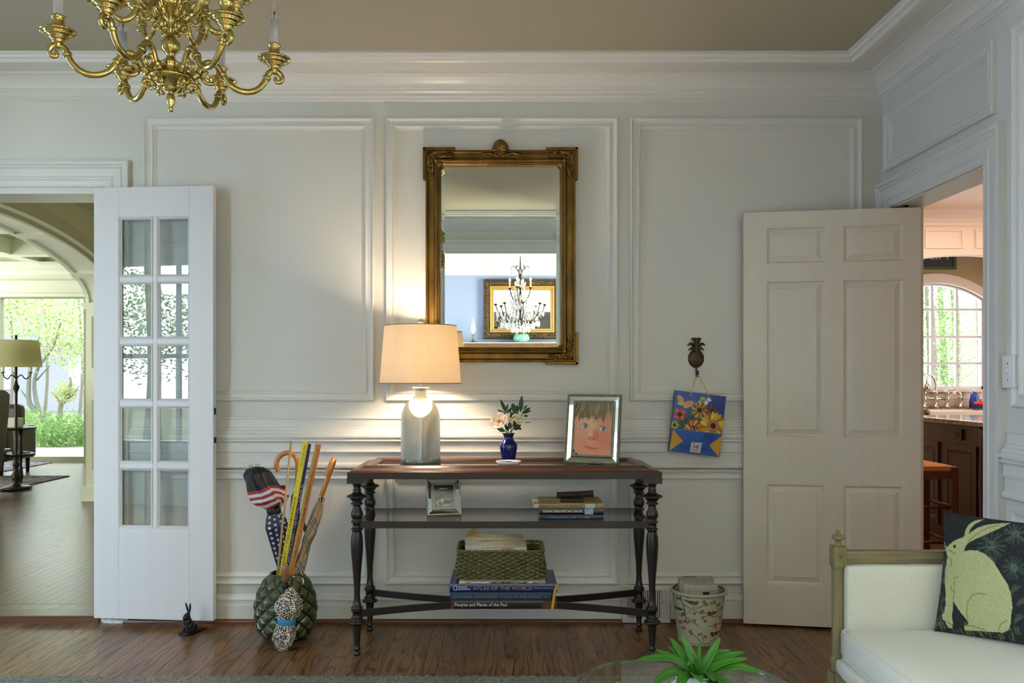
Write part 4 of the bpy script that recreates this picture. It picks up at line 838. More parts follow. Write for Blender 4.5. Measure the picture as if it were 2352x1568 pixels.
for i, (lb, x_, y_, z_, rz_, rx_) in enumerate(ncol):
    n_ = thing('newspaper', lb, 'newspaper', (bk.location.x-.020+x_, bk.location.y+y_, bk.location.z+z_)); n_.rotation_euler = (.05, rx_, rz_)
    newspaper(n_, .268 if i == 0 else .262, .085, .0155, 3)
    pg = Paint(120, 12, lambda u, v: (u*1000, v*60), '#b3ad9e')
    for c in range(14):
        if 5 < c < 9 and i == 0: continue
        for r_ in range(5): pg.line([(20+c*70, 8+r_*11), (78+c*70, 8+r_*11)], 4, '#8a867a', .8)
    if i == 0: pg.ell(700, 30, 110, 30, '#7f8f72', .4); [pg.ell(random.uniform(610, 790), random.uniform(10, 45), 18, 7, random.choice(['#a3412c', '#c98d4a', '#b9a43c', '#6d7a3a']), .4) for _ in range(26)]
    else: pg.poly([(240, 0), (620, 0), (660, 40), (250, 40)], '#3a3640'); pg.ell(300, 15, 60, 14, '#8c8468', .3); pg.ell(460, 24, 40, 10, '#8c8468', .3)
    wn_ = .266 if i == 0 else .260
    pg.build('printed_page', lambda u, v: (-wn_/2+wn_*u, -.0425-.0075*np.sin(PI*v)-.0006, .0455*(1-v)+.0005), M_attr, n_)
    if i == 1:
        mb = MB(); mb.add([(-.131, -.03, .046), (-.05, -.03, .047), (-.085, .02, .078), (-.128, .01, .062), (-.10, -.012, .082), (-.07, -.01, .060)], [(0, 1, 5), (0, 5, 4), (0, 4, 3), (3, 4, 2), (4, 5, 2)]).build('torn_corner', mat('yellowed_newsprint', '#b79f72', .8, tl=.3), n_)
# ================================================================== GILT WALL MIRROR
M_gilt = mat('antique_gilt', '#8a6a2c', .38, .75, var='#4a3517', vscale=(14, 14, 5), vamt=.55, bump=.25, bscale=(90, 90, 90)); M_giltd = mat('mottled_gilt', '#a07c38', .34, .8, var='#3a2b14', vscale=(40, 40, 40), vamt=.5)  # ornament gilt varies at random between gold and dark brown
s8 = 4.112/FPX
mr_ = thing('wall_mirror', 'tall gilt-framed mirror with shell crest hanging over the console table', 'mirror', ((1149.5-CX)*s8, YB, EYE+(CY-587)*s8))
gw, gh, fw = .5905/2, .895/2, .072
GP = [(0, 0), (0, .028), (.003, .032), (.009, .033), (.012, .028), (.016, .024), (.018, .022), (.036, .022), (.040, .023), (.042, .029), (.046, .034), (.052, .036), (.057, .034), (.060, .029), (.062, .030), (.067, .027), (.072, .018), (.072, .006)]
MB().frame(GP, -gw-fw, gw+fw, -gh-fw, gh+fw).build('frame_moulding', M_gilt, mr_)
MB().frame([(0, .006), (.021, .0085)], -gw, gw, -gh, gh).build('bevelled_edge', M_mirror, mr_)
MB().add([(-gw+.021, -.0085, -gh+.021), (gw-.021, -.0085, -gh+.021), (gw-.021, -.0085, gh-.021), (-gw+.021, -.0085, gh-.021)], [(0, 1, 2, 3)]).build('mirror_glass', M_mirror, mr_)
MB().bx(-gw-fw+.005, gw+fw-.005, -.004, 0, -gh-fw+.005, gh+fw-.005).build('backboard', M_maho2, mr_)
def scroll(mb, cx, cz, r, turns, a0, y, th, sgn=1, m=0, tail=None):
    pts = []; rs = []; n = int(14*turns)+4
    for i in range(n+1):
        t = i/n; a = a0+sgn*2*PI*turns*t; rr = r*(1-.86*t); pts.append((cx+rr*math.cos(a), y, cz+rr*math.sin(a))); rs.append(th*(1-.45*t))
    if tail:
        tl = bez([(tail[0], y, tail[1]), ((tail[0]+pts[0][0])/2+tail[2], y, (tail[1]+pts[0][2])/2+tail[3]), pts[0]], 5)[:-1]; pts = tl+pts; rs = [th*(.25+.75*i/len(tl)) for i in range(len(tl))]+rs
    mb.tube(pts, rs, 6)
def corner_orn(sx_, sz_):
    mb = MB(); X0, Z0 = gw+fw, gh+fw; o = .013
    def fr_(w, p): return w
    L = .145
    # raised L-shaped plate: outline rims
    for (a0, a1, b0, b1, p) in ((X0-L, X0+o, Z0-.001, Z0+o, .036), (X0-.001, X0+o, Z0-L, Z0+o, .036), (X0-L, X0+o, Z0-.020, Z0, .0245), (X0-.020, X0+o-.004, Z0-L, Z0, .0245)):
        mb.bx(sx_*a0, sx_*a1, -p, -.002, sz_*b0, sz_*b1)
    pl = mb.build('corner_plate', M_gilt, mr_, bevel=.002)
    q = MB(); m_ = lambda x, z: (sx_*x, sz_*z); cx0, cz0 = X0-.028, Z0-.028
    for k, (x, z, r, tr, a, sg) in enumerate(((cx0-.008, cz0+.012, .0095, 1.3, 0, 1), (cx0-.042, cz0+.006, .012, 1.4, 2, -1), (cx0-.072, cz0+.004, .008, 1.2, 1, 1), (cx0-.094, cz0-.002, .0075, 1.1, 3, -1),
            (cx0+.012, cz0-.008, .0095, 1.3, PI/2, -1), (cx0+.006, cz0-.042, .012, 1.4, PI/2-2, 1), (cx0+.004, cz0-.072, .008, 1.2, .6, -1), (cx0-.002, cz0-.094, .0075, 1.1, -1.4, 1), (cx0-.026, cz0-.004, .008, 1.2, 4, 1), (cx0-.004, cz0-.026, .008, 1.2, 5, -1))):
        X, Z = m_(x, z); scroll(q, X, Z, r, tr, a*sx_, -.032, .0048, sg*sx_*sz_)
    for (x1, z1, x2, z2) in ((cx0+.004, cz0+.004, cx0-.05, cz0+.018), (cx0+.004, cz0+.004, cx0+.018, cz0-.05), (cx0-.03, cz0-.010, cx0-.10, cz0-.006), (cx0-.010, cz0-.03, cx0-.006, cz0-.10), (cx0+.012, cz0+.012, cx0-.024, cz0-.024), (cx0-.05, cz0+.016, cx0-.085, cz0+.010), (cx0+.016, cz0-.05, cx0+.010, cz0-.085)):
        A, B = m_(x1, z1), m_(x2, z2); q.tube(bez([(A[0], -.030, A[1]), ((A[0]+B[0])/2, -.035, (A[1]+B[1])/2+.004*sz_), (B[0], -.030, B[1])], 5), [.0022, .003, .0042, .005, .0054, .0055, .005, .004, .003, .002, .001], 6)
    # inner corner leaf over the sight edge
    X, Z = m_(gw+.006, gh+.006); q.sph((X, -.028, Z), .016, 10, 8, sc=(1.1, .5, 1.1)).sph((X+sx_*.014, -.034, Z+sz_*.014), .011, 10, 8, sc=(1, .6, 1))
    for d in (-.6, 0, .6):
        a = math.atan2(-sz_, -sx_)+d; q.tube([(X, -.034, Z), (X+.013*math.cos(a), -.032, Z+.013*math.sin(a)), (X+.022*math.cos(a), -.022, Z+.022*math.sin(a))], [.006, .0052, .0015], 6)
    q.build('corner_scrollwork', M_giltd, pl); pl.children[0]['kind'] = 'stuff'
for a in (-1, 1):
    for b in (-1, 1): corner_orn(a, b)
sh = MB(); Z0 = gh+fw
for k in range(9):
    a = PI/2+(k-4)*.33; rr = .058*(1-.04*abs(k-4)); pts = [(math.cos(a)*rr*t*.80, -.030-.012*math.sin(PI*min(1, t*.9)), Z0-.008+math.sin(a)*rr*t) for t in (0, .2, .4, .6, .8, .95, 1)]; sh.tube(pts, [.002, .0038, .0055, .0075, .0092, .0088, .005], 8)
sh.sph((0, -.020, Z0+.008), .034, 16, 10, sc=(1, .45, 1.1)).sph((0, -.034, Z0-.020), .008, 10, 8)
scroll(sh, -.016, Z0-.020, .014, 1.4, .4, -.032, .0046, -1); scroll(sh, .016, Z0-.020, .014, 1.4, PI-.4, -.032, .0046, 1)
for s_ in (-1, 1):
    for (x, r, a, sg) in ((.045, .010, 0, 1), (.068, .008, 2, -1), (.088, .0065, 1, 1)): scroll(sh, s_*x, Z0-.026, r, 1.2, a if s_ > 0 else PI-a, -.027, .004, sg*s_)
    sh.tube(bez([(s_*.02, -.028, Z0-.030), (s_*.06, -.030, Z0-.016), (s_*.11, -.026, Z0-.030)], 5), [.004]*8+[.003, .002, .001], 6)
sh.build('shell_crest', M_giltd, mr_, kind='stuff')

# ================================================================== BRASS CHANDELIER
CHX, CHY = -.917, 2.32
ch = thing('brass_chandelier', 'polished brass two-tier chandelier with scrolled arms hanging from the ceiling', 'chandelier', (CHX, CHY, 0))
M_cand = mat('candle_sleeve', '#d5dadd', .4, tl=.2); M_bulbg = glass('bulb_glass', (.97, .97, .97), 0, .06); M_fil = mat('filament', '#3a342c', .4, 1)
BODY = [(.0001, 1.937), (.006, 1.938), (.007, 1.946), (.005, 1.950), (.0115, 1.962), (.0125, 1.974), (.009, 1.985), (.0075, 1.988), (.016, 1.992), (.022, 1.999), (.024, 2.006), (.034, 2.010), (.038, 2.016), (.048, 2.018), (.052, 2.023), (.0575, 2.027), (.059, 2.031), (.054, 2.034), (.040, 2.037), (.031, 2.040), (.031, 2.064), (.034, 2.067), (.028, 2.072), (.017, 2.078), (.012, 2.086), (.011, 2.092), (.016, 2.098),
    (.024, 2.106), (.0265, 2.117), (.024, 2.129), (.015, 2.139), (.010, 2.146), (.010, 2.160), (.013, 2.163), (.010, 2.168), (.013, 2.178), (.010, 2.188), (.020, 2.194), (.024, 2.201), (.034, 2.206), (.038, 2.214), (.047, 2.218), (.053, 2.226), (.050, 2.230), (.028, 2.234), (.027, 2.258), (.030, 2.262), (.016, 2.270), (.012, 2.285), (.022, 2.31), (.024, 2.33), (.012, 2.36), (.010, 2.40), (.017, 2.43), (.012, 2.46), (.0095, 2.50), (.014, 2.51), (.008, 2.52), (.0001, 2.52)]
MB().lathe(BODY, 32).build('turned_stem', M_brass, ch)
MB().lathe([(.0001, 2.66), (.03, 2.662), (.055, 2.68), (.062, 2.70), (.062, 2.7105)], 32, cap=False).build('ceiling_canopy', M_brass, ch)
for k in range(5):
    z = 2.532+.030*k; lk = []; 
    for i in range(13): a = 2*PI*i/12; lk.append((.007*math.cos(a), 0, z+.018*math.sin(a)))
    MB().tube(lk, .002, 6, cap=False).build('chain_link', M_brass, ch, rot=(0, 0, (k % 2)*PI/2))
AR = [(.030, 2.052), (.045, 2.048), (.060, 2.041), (.071, 2.052), (.083, 2.075), (.101, 2.086), (.121, 2.078), (.136, 2.056), (.151, 2.034), (.174, 2.019), (.201, 2.015), (.227, 2.023), (.246, 2.042), (.256, 2.062), (.262, 2.076), (.276, 2.083), (.291, 2.079), (.299, 2.066), (.293, 2.054), (.282, 2.054), (.280, 2.063), (.286, 2.066)]
CUP = [(.0001, -.004), (.008, -.003), (.0105, .001), (.0085, .006), (.013, .010), (.0165, .014), (.0150, .0165), (.0225, .019), (.0245, .024), (.0225, .0262), (.033, .0285), (.0362, .0335), (.0345, .0352), (.0445, .0365), (.0472, .0395), (.0455, .043), (.030, .045), (.019, .050), (.0155, .058), (.0150, .068), (.0165, .074), (.0195, .078), (.0190, .081), (.0140, .081), (.0130, .070), (.0001, .070)]
def arm(up):
    kx = .62 if up else 1; dz = .158 if up else 0
    pts = bez([(r*kx, 0, z+dz) for r, z in AR], 4); n = len(pts); rs = [.0088 if i < n*.72 else .0088-.0046*((i/n-.72)/.28) for i in range(n)]
    mb = MB().tube(pts, rs, 8, sq=(1.0, .92))
    for i in (2, 7, 13):
        a, b = Vector((AR[i][0]*kx, 0, AR[i][1]+dz)), Vector((AR[i+1][0]*kx, 0, AR[i+1][1]+dz)); mb.lathe([(.009, -.006), (.0125, -.004), (.0105, -.001), (.0125, .002), (.009, .005)], 16, dirM(a, b-a), cap=False)
    mb.sph((.066*kx, 0, 2.046+dz), .0125, 14, 10)
    # under-scroll and inner scroll
    q = [((.105+.026*(1-.75*t/16)*math.cos(1.9+t*.42)), 0, 2.040+.020*(1-.7*t/16)*math.sin(1.9+t*.42)+dz) for t in range(17)]; q = [(x*kx, y, z) for x, y, z in q]; mb.tube(q, [.0068-.0028*i/16 for i in range(17)], 8)
    q = [((.060+.020*(1-.7*t/14)*math.cos(-2.4-t*.40)), 0, 2.006+.016*(1-.6*t/14)*math.sin(-2.4-t*.40)+dz) for t in range(15)]; q = [(x*kx+.0, y, z) for x, y, z in q]; mb.tube(q, [.0065-.0025*i/14 for i in range(15)], 8)
    a = mb.build('arm', M_brass, ch, rot=(0, 0, 0))
    cx_, cz_ = .277*kx, 2.0785+dz
    MB().lathe(CUP, 28, T(cx_, 0, cz_)).build('candle_cup', M_brass, a)
    MB().lathe([(.0115, .070), (.0115, .152), (.004, .152)], 20, T(cx_, 0, cz_)).build('candle_sleeve', M_cand, a)
    MB().lathe([(.006, .150), (.0105, .156), (.0135, .168), (.0125, .184), (.007, .204), (.0001, .216)], 16, T(cx_, 0, cz_), cap=False).build('bulb', M_bulbg, a)
    MB().lathe([(.0012, .152), (.0012, .165), (.0025, .168), (.0025, .174), (.0005, .18)], 8, T(cx_, 0, cz_)).build('filament', M_fil, a)
    return a
for up in (0, 1):
    a0 = arm(up)
    for k in range(6):
        if k == 0: a0.rotation_euler = (0, 0, math.radians(20)); continue
        tree_copy(a0, rz=math.radians(20+60*k), parent=ch)

# ================================================================== PINEAPPLE UMBRELLA STAND
SX, SY = (656.5-CX)/FPX*3.90, 3.90
st = thing('umbrella_stand', 'green glazed ceramic pineapple-shaped umbrella stand on the floor by the wall', 'umbrella stand', (SX, SY, 0))
def sprof(v):  # v 0 bottom .. 1 top -> r,z
    z = .298*v; pts = [(0, .078), (.06, .100), (.18, .121), (.40, .1335), (.55, .132), (.72, .121), (.86, .101), (.95, .083), (1, .072)]
    return np.interp(v, [p[0] for p in pts], [p[1] for p in pts]), z
NA, NV = 11, 4.6
def dia(u, v):
    p = (u*NA+v*NV) % 1-.5; q = (u*NA-v*NV) % 1-.5; return 1-2*np.maximum(np.abs(p), np.abs(q))
sp_ = Paint(529, 150, lambda u, v: (u, v), '#47522d')
d_ = dia(sp_.u, 1-sp_.v); nzz = np.random.rand(150, 529)
sp_.c = np.array(S('#434c2e'))*(1+.25*np.sin(sp_.u*43)*np.cos(sp_.v*29))[..., None]; sp_.c = sp_.c*(1-.35*np.clip(d_, 0, 1)[..., None])+np.array(S('#626c40'))*(.35*np.clip(d_, 0, 1))[..., None]
sp_.blend((.13-d_)/.05, '#11110c')
def spos(u, v):
    w = 1-v; r, z = sprof(w); r = r+.0125*np.clip(dia(u, w)*1.5, 0, 1)**.7*np.clip(np.minimum(w/.04, (1-w)/.05), 0, 1)
    return r*np.cos(2*PI*u), r*np.sin(2*PI*u), z
sp_.build('body', spos, M_attrg, st)
MB().lathe([(.0001, .0), (.078, .0)], 40, cap=False).lathe([(.072, .298), (.074, .303), (.068, .304), (.064, .298), (.075, .25), (.10, .12), (.07, .012), (.0001, .012)], 48, cap=False).build('rim', mat('dark_green_glaze', '#39421f', .2, coat=.4), st)

# sticks and umbrellas
M_dowel = mat('pale_dowel', '#b59468', .5, var='#a5845a', vscale=(90, 90, 4)); M_hwood = mat('varnished_wood', '#b5702c', .25, var='#c98a3c', vscale=(60, 60, 8), coat=.5)
def stick(name, label, cat, top, rim_, Y0, Y1, hw, ht, grp=None, bottom=.03):
    """thing whose local z axis runs along the stick, local x = face width"""
    A = P(*top, Y0); B = P(*rim_, Y1); d = (A-B).normalized(); L0 = (B.z-bottom)/d.z; base = B-d*L0; L = (A-base).length
    zax = d; yax = Vector((0, 1, 0)); yax = (yax-yax.dot(zax)*zax).normalized(); xax = yax.cross(zax)
    o = thing(name, label, cat); o.matrix_world = Matrix(((xax.x, yax.x, zax.x, base.x), (xax.y, yax.y, zax.y, base.y), (xax.z, yax.z, zax.z, base.z), (0, 0, 0, 1))); return o, L
o, L = stick('wooden_dowel', 'thin pale wooden dowel in the pineapple stand, in front of the yardsticks', 'stick', (669, 1012), (638, 1312), 3.835, 3.845, 0, 0)
MB().lathe([(.0001, 0), (.0056, 0), (.0052, L), (.0001, L)], 12).build('dowel', M_dowel, o)
M_yel = mat('yellow_enamel', '#dfd83a', .3); M_yelw = mat('yellow_edge', '#c99a2e', .45); M_blu = mat('royal_blue_enamel', '#1f2a78', .3); M_ywood = mat('orange_varnished_ruler', '#c87a42', .35, var='#b86c36', vscale=(60, 60, 3)); M_yscale = mat('ruler_scale_strip', '#b5a250', .5)
def ruler(name, label, top, rim_, Y0, Y1, w, face, edge, marks, txts, hole=False, strip=None, rot=0):
    o, L = stick(name, label, 'ruler', top, rim_, Y0, Y1, 0, 0)
    mb = MB().bx(-w/2, w/2, -.0022, .0022, 0, L); b = mb.build('rule', face, o, bevel=.0008)
    if edge: MB().bx(w/2-.0002, w/2+.0042, -.0022, .0024, 0, L).build('edge_strip', edge, o)
    if strip: MB().bx(-w/2-.0002, -w/2+w*.36, -.0026, 0, 0, L-.004).build('scale_strip', strip, o)
    mk = MB(); n = int(L/.0127)
    for i in range(2, n):
        l_ = .006 if i % 2 == 0 else .0035
        mk.bx(-w/2, -w/2+l_, -.0030, -.0021, i*.0127, i*.0127+.0008)
        if i % 2 == 0: mk.text(str(max(1, 36-i//2)), .0045, -w/2+l_+.0008, -.0027, i*.0127-.002, ex=.0004)
    mk.build('graduation_marks', M_ink_d, o, kind='stuff')
    for tx, z0, h, wd, cm in txts:
        q = MB().text(tx, h, 0, -.0028, 0, M=T(.003+h*.4, 0, z0) @ R(-PI/2, 'Y'), ex=.0005, width=wd); q.build('lettering', cm, o)
    if hole: MB().lathe([(.0001, -.0032), (.0024, -.0032), (.0024, .003)], 12, T(.004, 0, L-.030) @ R(PI/2, 'X')).build('hang_hole', M_black, o)
    return o, L
M_ink_d = mat('black_ink', '#1b1812', .6)
ruler('yardstick', 'bright yellow yardstick with black lettering in the pineapple stand', (701.5, 1013), (646, 1318), 3.862, 3.87, .022, M_yel, M_yelw, 1, [('TOBACCO FARMERS WAREHOUSE', .42, .009, .22, M_ink_d), ('YOUR FRIENDLY MARKET', .24, .007, .14, M_ink_d), ('Phone Winchester 744', .78, .005, .10, M_ink_d)])
ruler('yardstick', 'dark blue yardstick with white lettering in the pineapple stand', (711, 1019), (657, 1312), 3.872, 3.882, .0165, M_blu, None, 1, [('BASS FARM & LAWN  •  1-800-927-0706  •  Shelbyville, Ky.', .33, .0085, .37, M_ink)])
ruler('yardstick', 'orange varnished wooden yardstick with hang hole in the pineapple stand', (731.5, 1020), (668, 1314), 3.868, 3.88, .027, M_ywood, None, 1, [('Farmers Bank & Trust Co.', .62, .006, .14, M_ink_d), ('Insured Savings', .50, .006, .09, M_ink_d), ('Shelby County', .36, .006, .09, M_ink_d)], True, M_yscale)
def wavy(nf, amp, prof, tw=0):
    def f(u, v):
        r = np.interp(1-v, [p[0] for p in prof], [p[1] for p in prof]); z = (1-v)
        r = r*(1+amp*np.sin(2*PI*u*nf+tw*z*6)+amp*.5*np.sin(2*PI*u*(nf*2-1)-3*z)); return r, z
    return f
# stars-and-stripes umbrella
o, L = stick('umbrella', 'furled stars and stripes umbrella with black top in the pineapple stand', 'umbrella', (630, 1178), (655, 1325), 3.895, 3.905, 0, 0, bottom=.06)
um = o
W_ = wavy(5, .10, [(0, .006), (.35, .018), (.7, .040), (.88, .052), (.97, .040), (1, .030)])
pu = Paint(260, 200, lambda u, v: (u*300, (1-v)*L*1000*1.0), '#10142c')
for i in range(11):
    for j in range(26):
        yy = 20+j*24+(i % 2)*12; pu.star(14+i*27, yy, 9.5, '#c9ccd2', random.uniform(0, 1))
pu.build('starry_canopy', lambda u, v: (W_(u, v)[0]*np.cos(2*PI*u), W_(u, v)[0]*np.sin(2*PI*u)*.7, W_(u, v)[1]*L), M_attr, o)
MB().lathe([(.030, L-.004), (.033, L), (.034, L+.022), (.030, L+.026)], 20, Matrix.Diagonal((1, .7, 1, 1)), cap=False).build('tie_band', M_black, o)
W2_ = wavy(5, .15, [(0, .030), (.10, .056), (.22, .076), (.36, .074), (.6, .066), (.85, .056), (.96, .036), (1, .004)], .6)
H2_ = .205
pu = Paint(200, 120, lambda u, v: (u*200, (1-v)*H2_*1000), '#0d0d0f')
yy = (1-pu.v)*H2_*1000+14*np.sin(2*PI*pu.u*2+1)+10*np.sin(2*PI*pu.u*3); 
for k in range(7): pu.blend(((yy > k*14) & (yy < k*14+14)).astype(float), '#9a2a2a' if k % 2 == 0 else '#c7c8c8')
pu.build('striped_canopy', lambda u, v: (W2_(u, v)[0]*np.cos(2*PI*u)-.055*W2_(u, v)[1]+.0*u, W2_(u, v)[0]*np.sin(2*PI*u)*.75, L+.022+W2_(u, v)[1]*H2_), M_attr, o)
mb = MB(); leafm(mb, (-.035, 0, L+.07), (-1, 0, .25), .055, .016); leafm(mb, (.03, 0, L+.10), (1, .1, .35), .045, .016); leafm(mb, (.028, 0, L+.06), (1, .1, .1), .05, .012, 1); mb.build('loose_panel', [M_black, mat('red_nylon', '#9a2a2a', .6)], o)
for k in range(6): a = k*1.05; MB().tube([(-.055+.018*math.cos(a), .012*math.sin(a), L+.215), (-.055+.024*math.cos(a), .016*math.sin(a), L+.238)], .0016, 6).build('rib_tip', M_silver, o)
# crook-handled dark umbrella
cr_ = thing('umbrella', 'dark patterned umbrella with large curved wooden crook handle behind the dowel', 'umbrella', P(668, 1330, 3.945))
g = lambda px, py: P(px, py, 3.945)-cr_.location
MB().tube(bez([g(640, 1082), g(635, 1070), g(637, 1056), g(647, 1044), g(662, 1039.5), g(676, 1046), g(683, 1060), g(684, 1085), g(681, 1125)], 8), .0118, 14).build('crook_handle', M_hwood, cr_)
A = g(681, 1125); B = g(664, 1420); dd_ = (B-A)
pu = Paint(60, 90, lambda u, v: (u*200, v*600), '#3a2a22')
for _ in range(260): pu.ell(random.uniform(0, 200), random.uniform(0, 600), random.uniform(4, 10), random.uniform(4, 14), random.choice(['#6a3a34', '#a08a6a', '#1f1c24', '#7c6a58', '#4c2430']), .4, random.uniform(0, 3))
W3_ = wavy(4, .16, [(0, .012), (.4, .02), (.75, .024), (.95, .02), (1, .008)])
xa = Vector((1, 0, 0)); za = dd_.normalized(); xa = (xa-xa.dot(za)*za).normalized(); ya = za.cross(xa)
def body3(u, v):
    r, z = W3_(u, v); Lb = dd_.length; c = np.array(A)[None, None, :]+np.array(za)[None, None, :]*((1-z)*Lb)[..., None] if False else None
    t = (v*Lb)[..., None]; p = np.array(A)+np.array(za)*t+np.array(xa)*(r*np.cos(2*PI*u))[..., None]+np.array(ya)*(r*np.sin(2*PI*u))[..., None]; return p[..., 0], p[..., 1], p[..., 2]
pu.build('furled_canopy', body3, M_attr, cr_)
# plaid umbrella
pl_ = thing('umbrella', 'beige plaid umbrella with varnished wooden handle, rightmost in the pineapple stand', 'umbrella', P(690, 1330, 3.905))
g = lambda px, py, Y=3.905: P(px, py, Y)-pl_.location
MB().tube(bez([g(751, 1094, 3.80), g(756, 1076, 3.80), g(763, 1060, 3.82), g(767, 1055, 3.845), g(765, 1065, 3.875), g(758, 1085, 3.885), g(748, 1112, 3.89), g(738, 1140, 3.90)], 8), .0112, 14).build('hook_handle', M_hwood, pl_)
MB().lathe([(.0001, 0), (.0045, 0), (.0045, .03), (.0001, .03)], 10, dirM(g(738, 1146), g(748, 1112)-g(738, 1140))).build('ferrule', M_iron, pl_)
cen = bez([g(735, 1148), g(727, 1180), g(716, 1215), g(706, 1245), g(694, 1280), g(684, 1315), g(668, 1390), g(655, 1440)], 6); rr_ = [.012, .020, .026, .030, .028, .022, .026, .031, .030, .030, .024, .014]
cn = np.array([[p.x, p.y, p.z] for p in cen]); tt = np.linspace(0, 1, len(cen)); Lp = 420
pu = Paint(110, 200, lambda u, v: (u*190, v*Lp), '#a58d63')
def plaid(pt, X, Y):
    for D, ph in ((X*.9+Y*.75, 0), (X*.9-Y*.75, 20)):
        m = (D+ph) % 68
        for c, w in ((6, 3.2), (15, 3.2), (24, 3.2)): pt.blend(((w-np.abs(m-c))/1.2), '#2b2b24', .8)
        pt.blend((1.6-np.abs(m-48))/1, '#b2502f', .8)
        pt.blend(((np.abs(m-10.5) < 2) | (np.abs(m-19.5) < 2)).astype(float), '#cfc9b4', .6)
plaid(pu, pu.X, pu.Y)
rv = [.012, .022, .028, .031, .030, .021, .024, .031, .032, .030, .022, .014]
def body4(u, v):
    c = np.stack([np.interp(v, tt, cn[:, k]) for k in range(3)], -1); r = np.interp(v, np.linspace(0, 1, 12), rv)*(1+.12*np.sin(2*PI*u*4+v*14)); 
    return c[..., 0]+r*np.cos(2*PI*u), c[..., 1]+r*np.sin(2*PI*u)*.8, c[..., 2]+r*np.cos(2*PI*u)*.3
pu.build('plaid_canopy', body4, M_attr, pl_)
for k in range(5): a = k*1.25; q = g(738, 1146); MB().tube([q+Vector((.010*math.cos(a), .008*math.sin(a), -.012)), q+Vector((.015*math.cos(a), .012*math.sin(a), .006))], .0016, 6).build('rib_tip', M_iron, pl_)
mb = MB(); leafm(mb, g(708, 1230), (-.45, 0, 1), .085, .012, up=(0, -1, .2)); mb.build('loose_flap', mat('dark_plaid', '#3d4034', .8), pl_)
# leopard compact umbrella in front
lp = thing('compact_umbrella', 'short leopard print umbrella with blue strap leaning against the front of the pineapple stand', 'umbrella', (P(650, 1480, 3.735).x, 3.715, 0))
M_leo = mat('leopard_print', '#c4b394', .7); nn = M_leo.node_tree.nodes; ll = M_leo.node_tree.links; t_ = nn.new('ShaderNodeTexCoord'); vo = nn.new('ShaderNodeTexVoronoi'); vo.inputs['Scale'].default_value = 150; nz = nn.new('ShaderNodeTexNoise'); nz.inputs['Scale'].default_value = 60; am = nn.new('ShaderNodeVectorMath'); am.operation = 'MULTIPLY_ADD'; am.inputs[1].default_value = (.012, .012, .012)
ll.new(t_.outputs['Object'], nz.inputs['Vector']); ll.new(nz.outputs['Color'], am.inputs[0]); ll.new(t_.outputs['Object'], am.inputs[2]); ll.new(am.outputs[0], vo.inputs['Vector']); rp = nn.new('ShaderNodeValToRGB'); e = rp.color_ramp.elements; e[0].position = .0; e[0].color = (*S('#a5906a'), 1); e[1].position = .13; e[1].color = (*S('#a5906a'), 1)
x_ = rp.color_ramp.elements.new(.18); x_.color = (*S('#15100c'), 1); x_ = rp.color_ramp.elements.new(.50); x_.color = (*S('#15100c'), 1); x_ = rp.color_ramp.elements.new(.55); x_.color = (*S('#d6cdb8'), 1)
ll.new(vo.outputs['Distance'], rp.inputs[0]); ll.new(rp.outputs[0], nn['Principled BSDF'].inputs['Base Color'])
W5_ = wavy(6, .07, [(0, .022), (.08, .036), (.2, .049), (.34, .044), (.42, .036), (.47, .034), (.52, .040), (.66, .060), (.78, .056), (.92, .028), (1, .012)])
pu = Paint(120, 100, lambda u, v: (u, v), '#ffffff'); Hl = .265
lean = lambda z: (.008*z/Hl, .135*(z/Hl)**1.0*.55)
pu.build('canopy', lambda u, v: (W5_(u, v)[0]*np.cos(2*PI*u)-.012*np.cos(3*W5_(u, v)[1])+.016, W5_(u, v)[0]*np.sin(2*PI*u)*.62+.045*W5_(u, v)[1], .002+W5_(u, v)[1]*Hl), M_leo, lp)
MB().lathe([(.039, -.012), (.041, -.008), (.041, .010), (.039, .014)], 32, T(.016, .020, .122) @ Matrix.Diagonal((1, .68, 1, 1)), cap=False).build('strap', mat('blue_strap', '#2f86b8', .4), lp)
MB().lathe([(.0125, .262), (.0135, .265), (.0135, .292), (.011, .294)], 20, T(.004, .045, 0)).build('collar', M_black, lp)
MB().lathe([(.0125, .292), (.0155, .297), (.0170, .32), (.0165, .352), (.0140, .366), (.008, .374), (.0001, .376)], 24, T(.004, .045, 0)).build('grip', mat('brown_wood_grip', '#8a5a3a', .3, coat=.4), lp)

# ================================================================== RABBIT DOORSTOP
def blob(name, parts, m, parent=None, vox=.003, smooth=6, **k):
    mb = MB()
    for c, r, sc_, rot in parts: mb.sph((0, 0, 0), r, 16, 12, sc=sc_, M=T(*c) @ Euler(rot).to_matrix().to_4x4() if False else None) if False else mb.lathe([(max(1e-6, r*math.sin(PI*j/12)), -r*math.cos(PI*j/12)) for j in range(13)], 16, T(*c) @ Euler(rot).to_matrix().to_4x4() @ Matrix.Diagonal((*sc_, 1)), cap=False)
    o = mb.build(name, m, parent, **k); q = o.modifiers.new('r', 'REMESH'); q.mode = 'VOXEL'; q.voxel_size = vox; q.use_smooth_shade = True
    q = o.modifiers.new('s', 'SMOOTH'); q.iterations = smooth; q.factor = .5; return o
M_cast = mat('dark_cast_iron', '#17151c', .42, .3, var='#242129', vscale=(40, 40, 40), spec=.6)
rb_ = thing('rabbit_doorstop', 'small dark cast iron rabbit doorstop on the floor in front of the glass door', 'doorstop', (P(432, 1455, 3.95).x, 3.955, 0), rz=-.45)
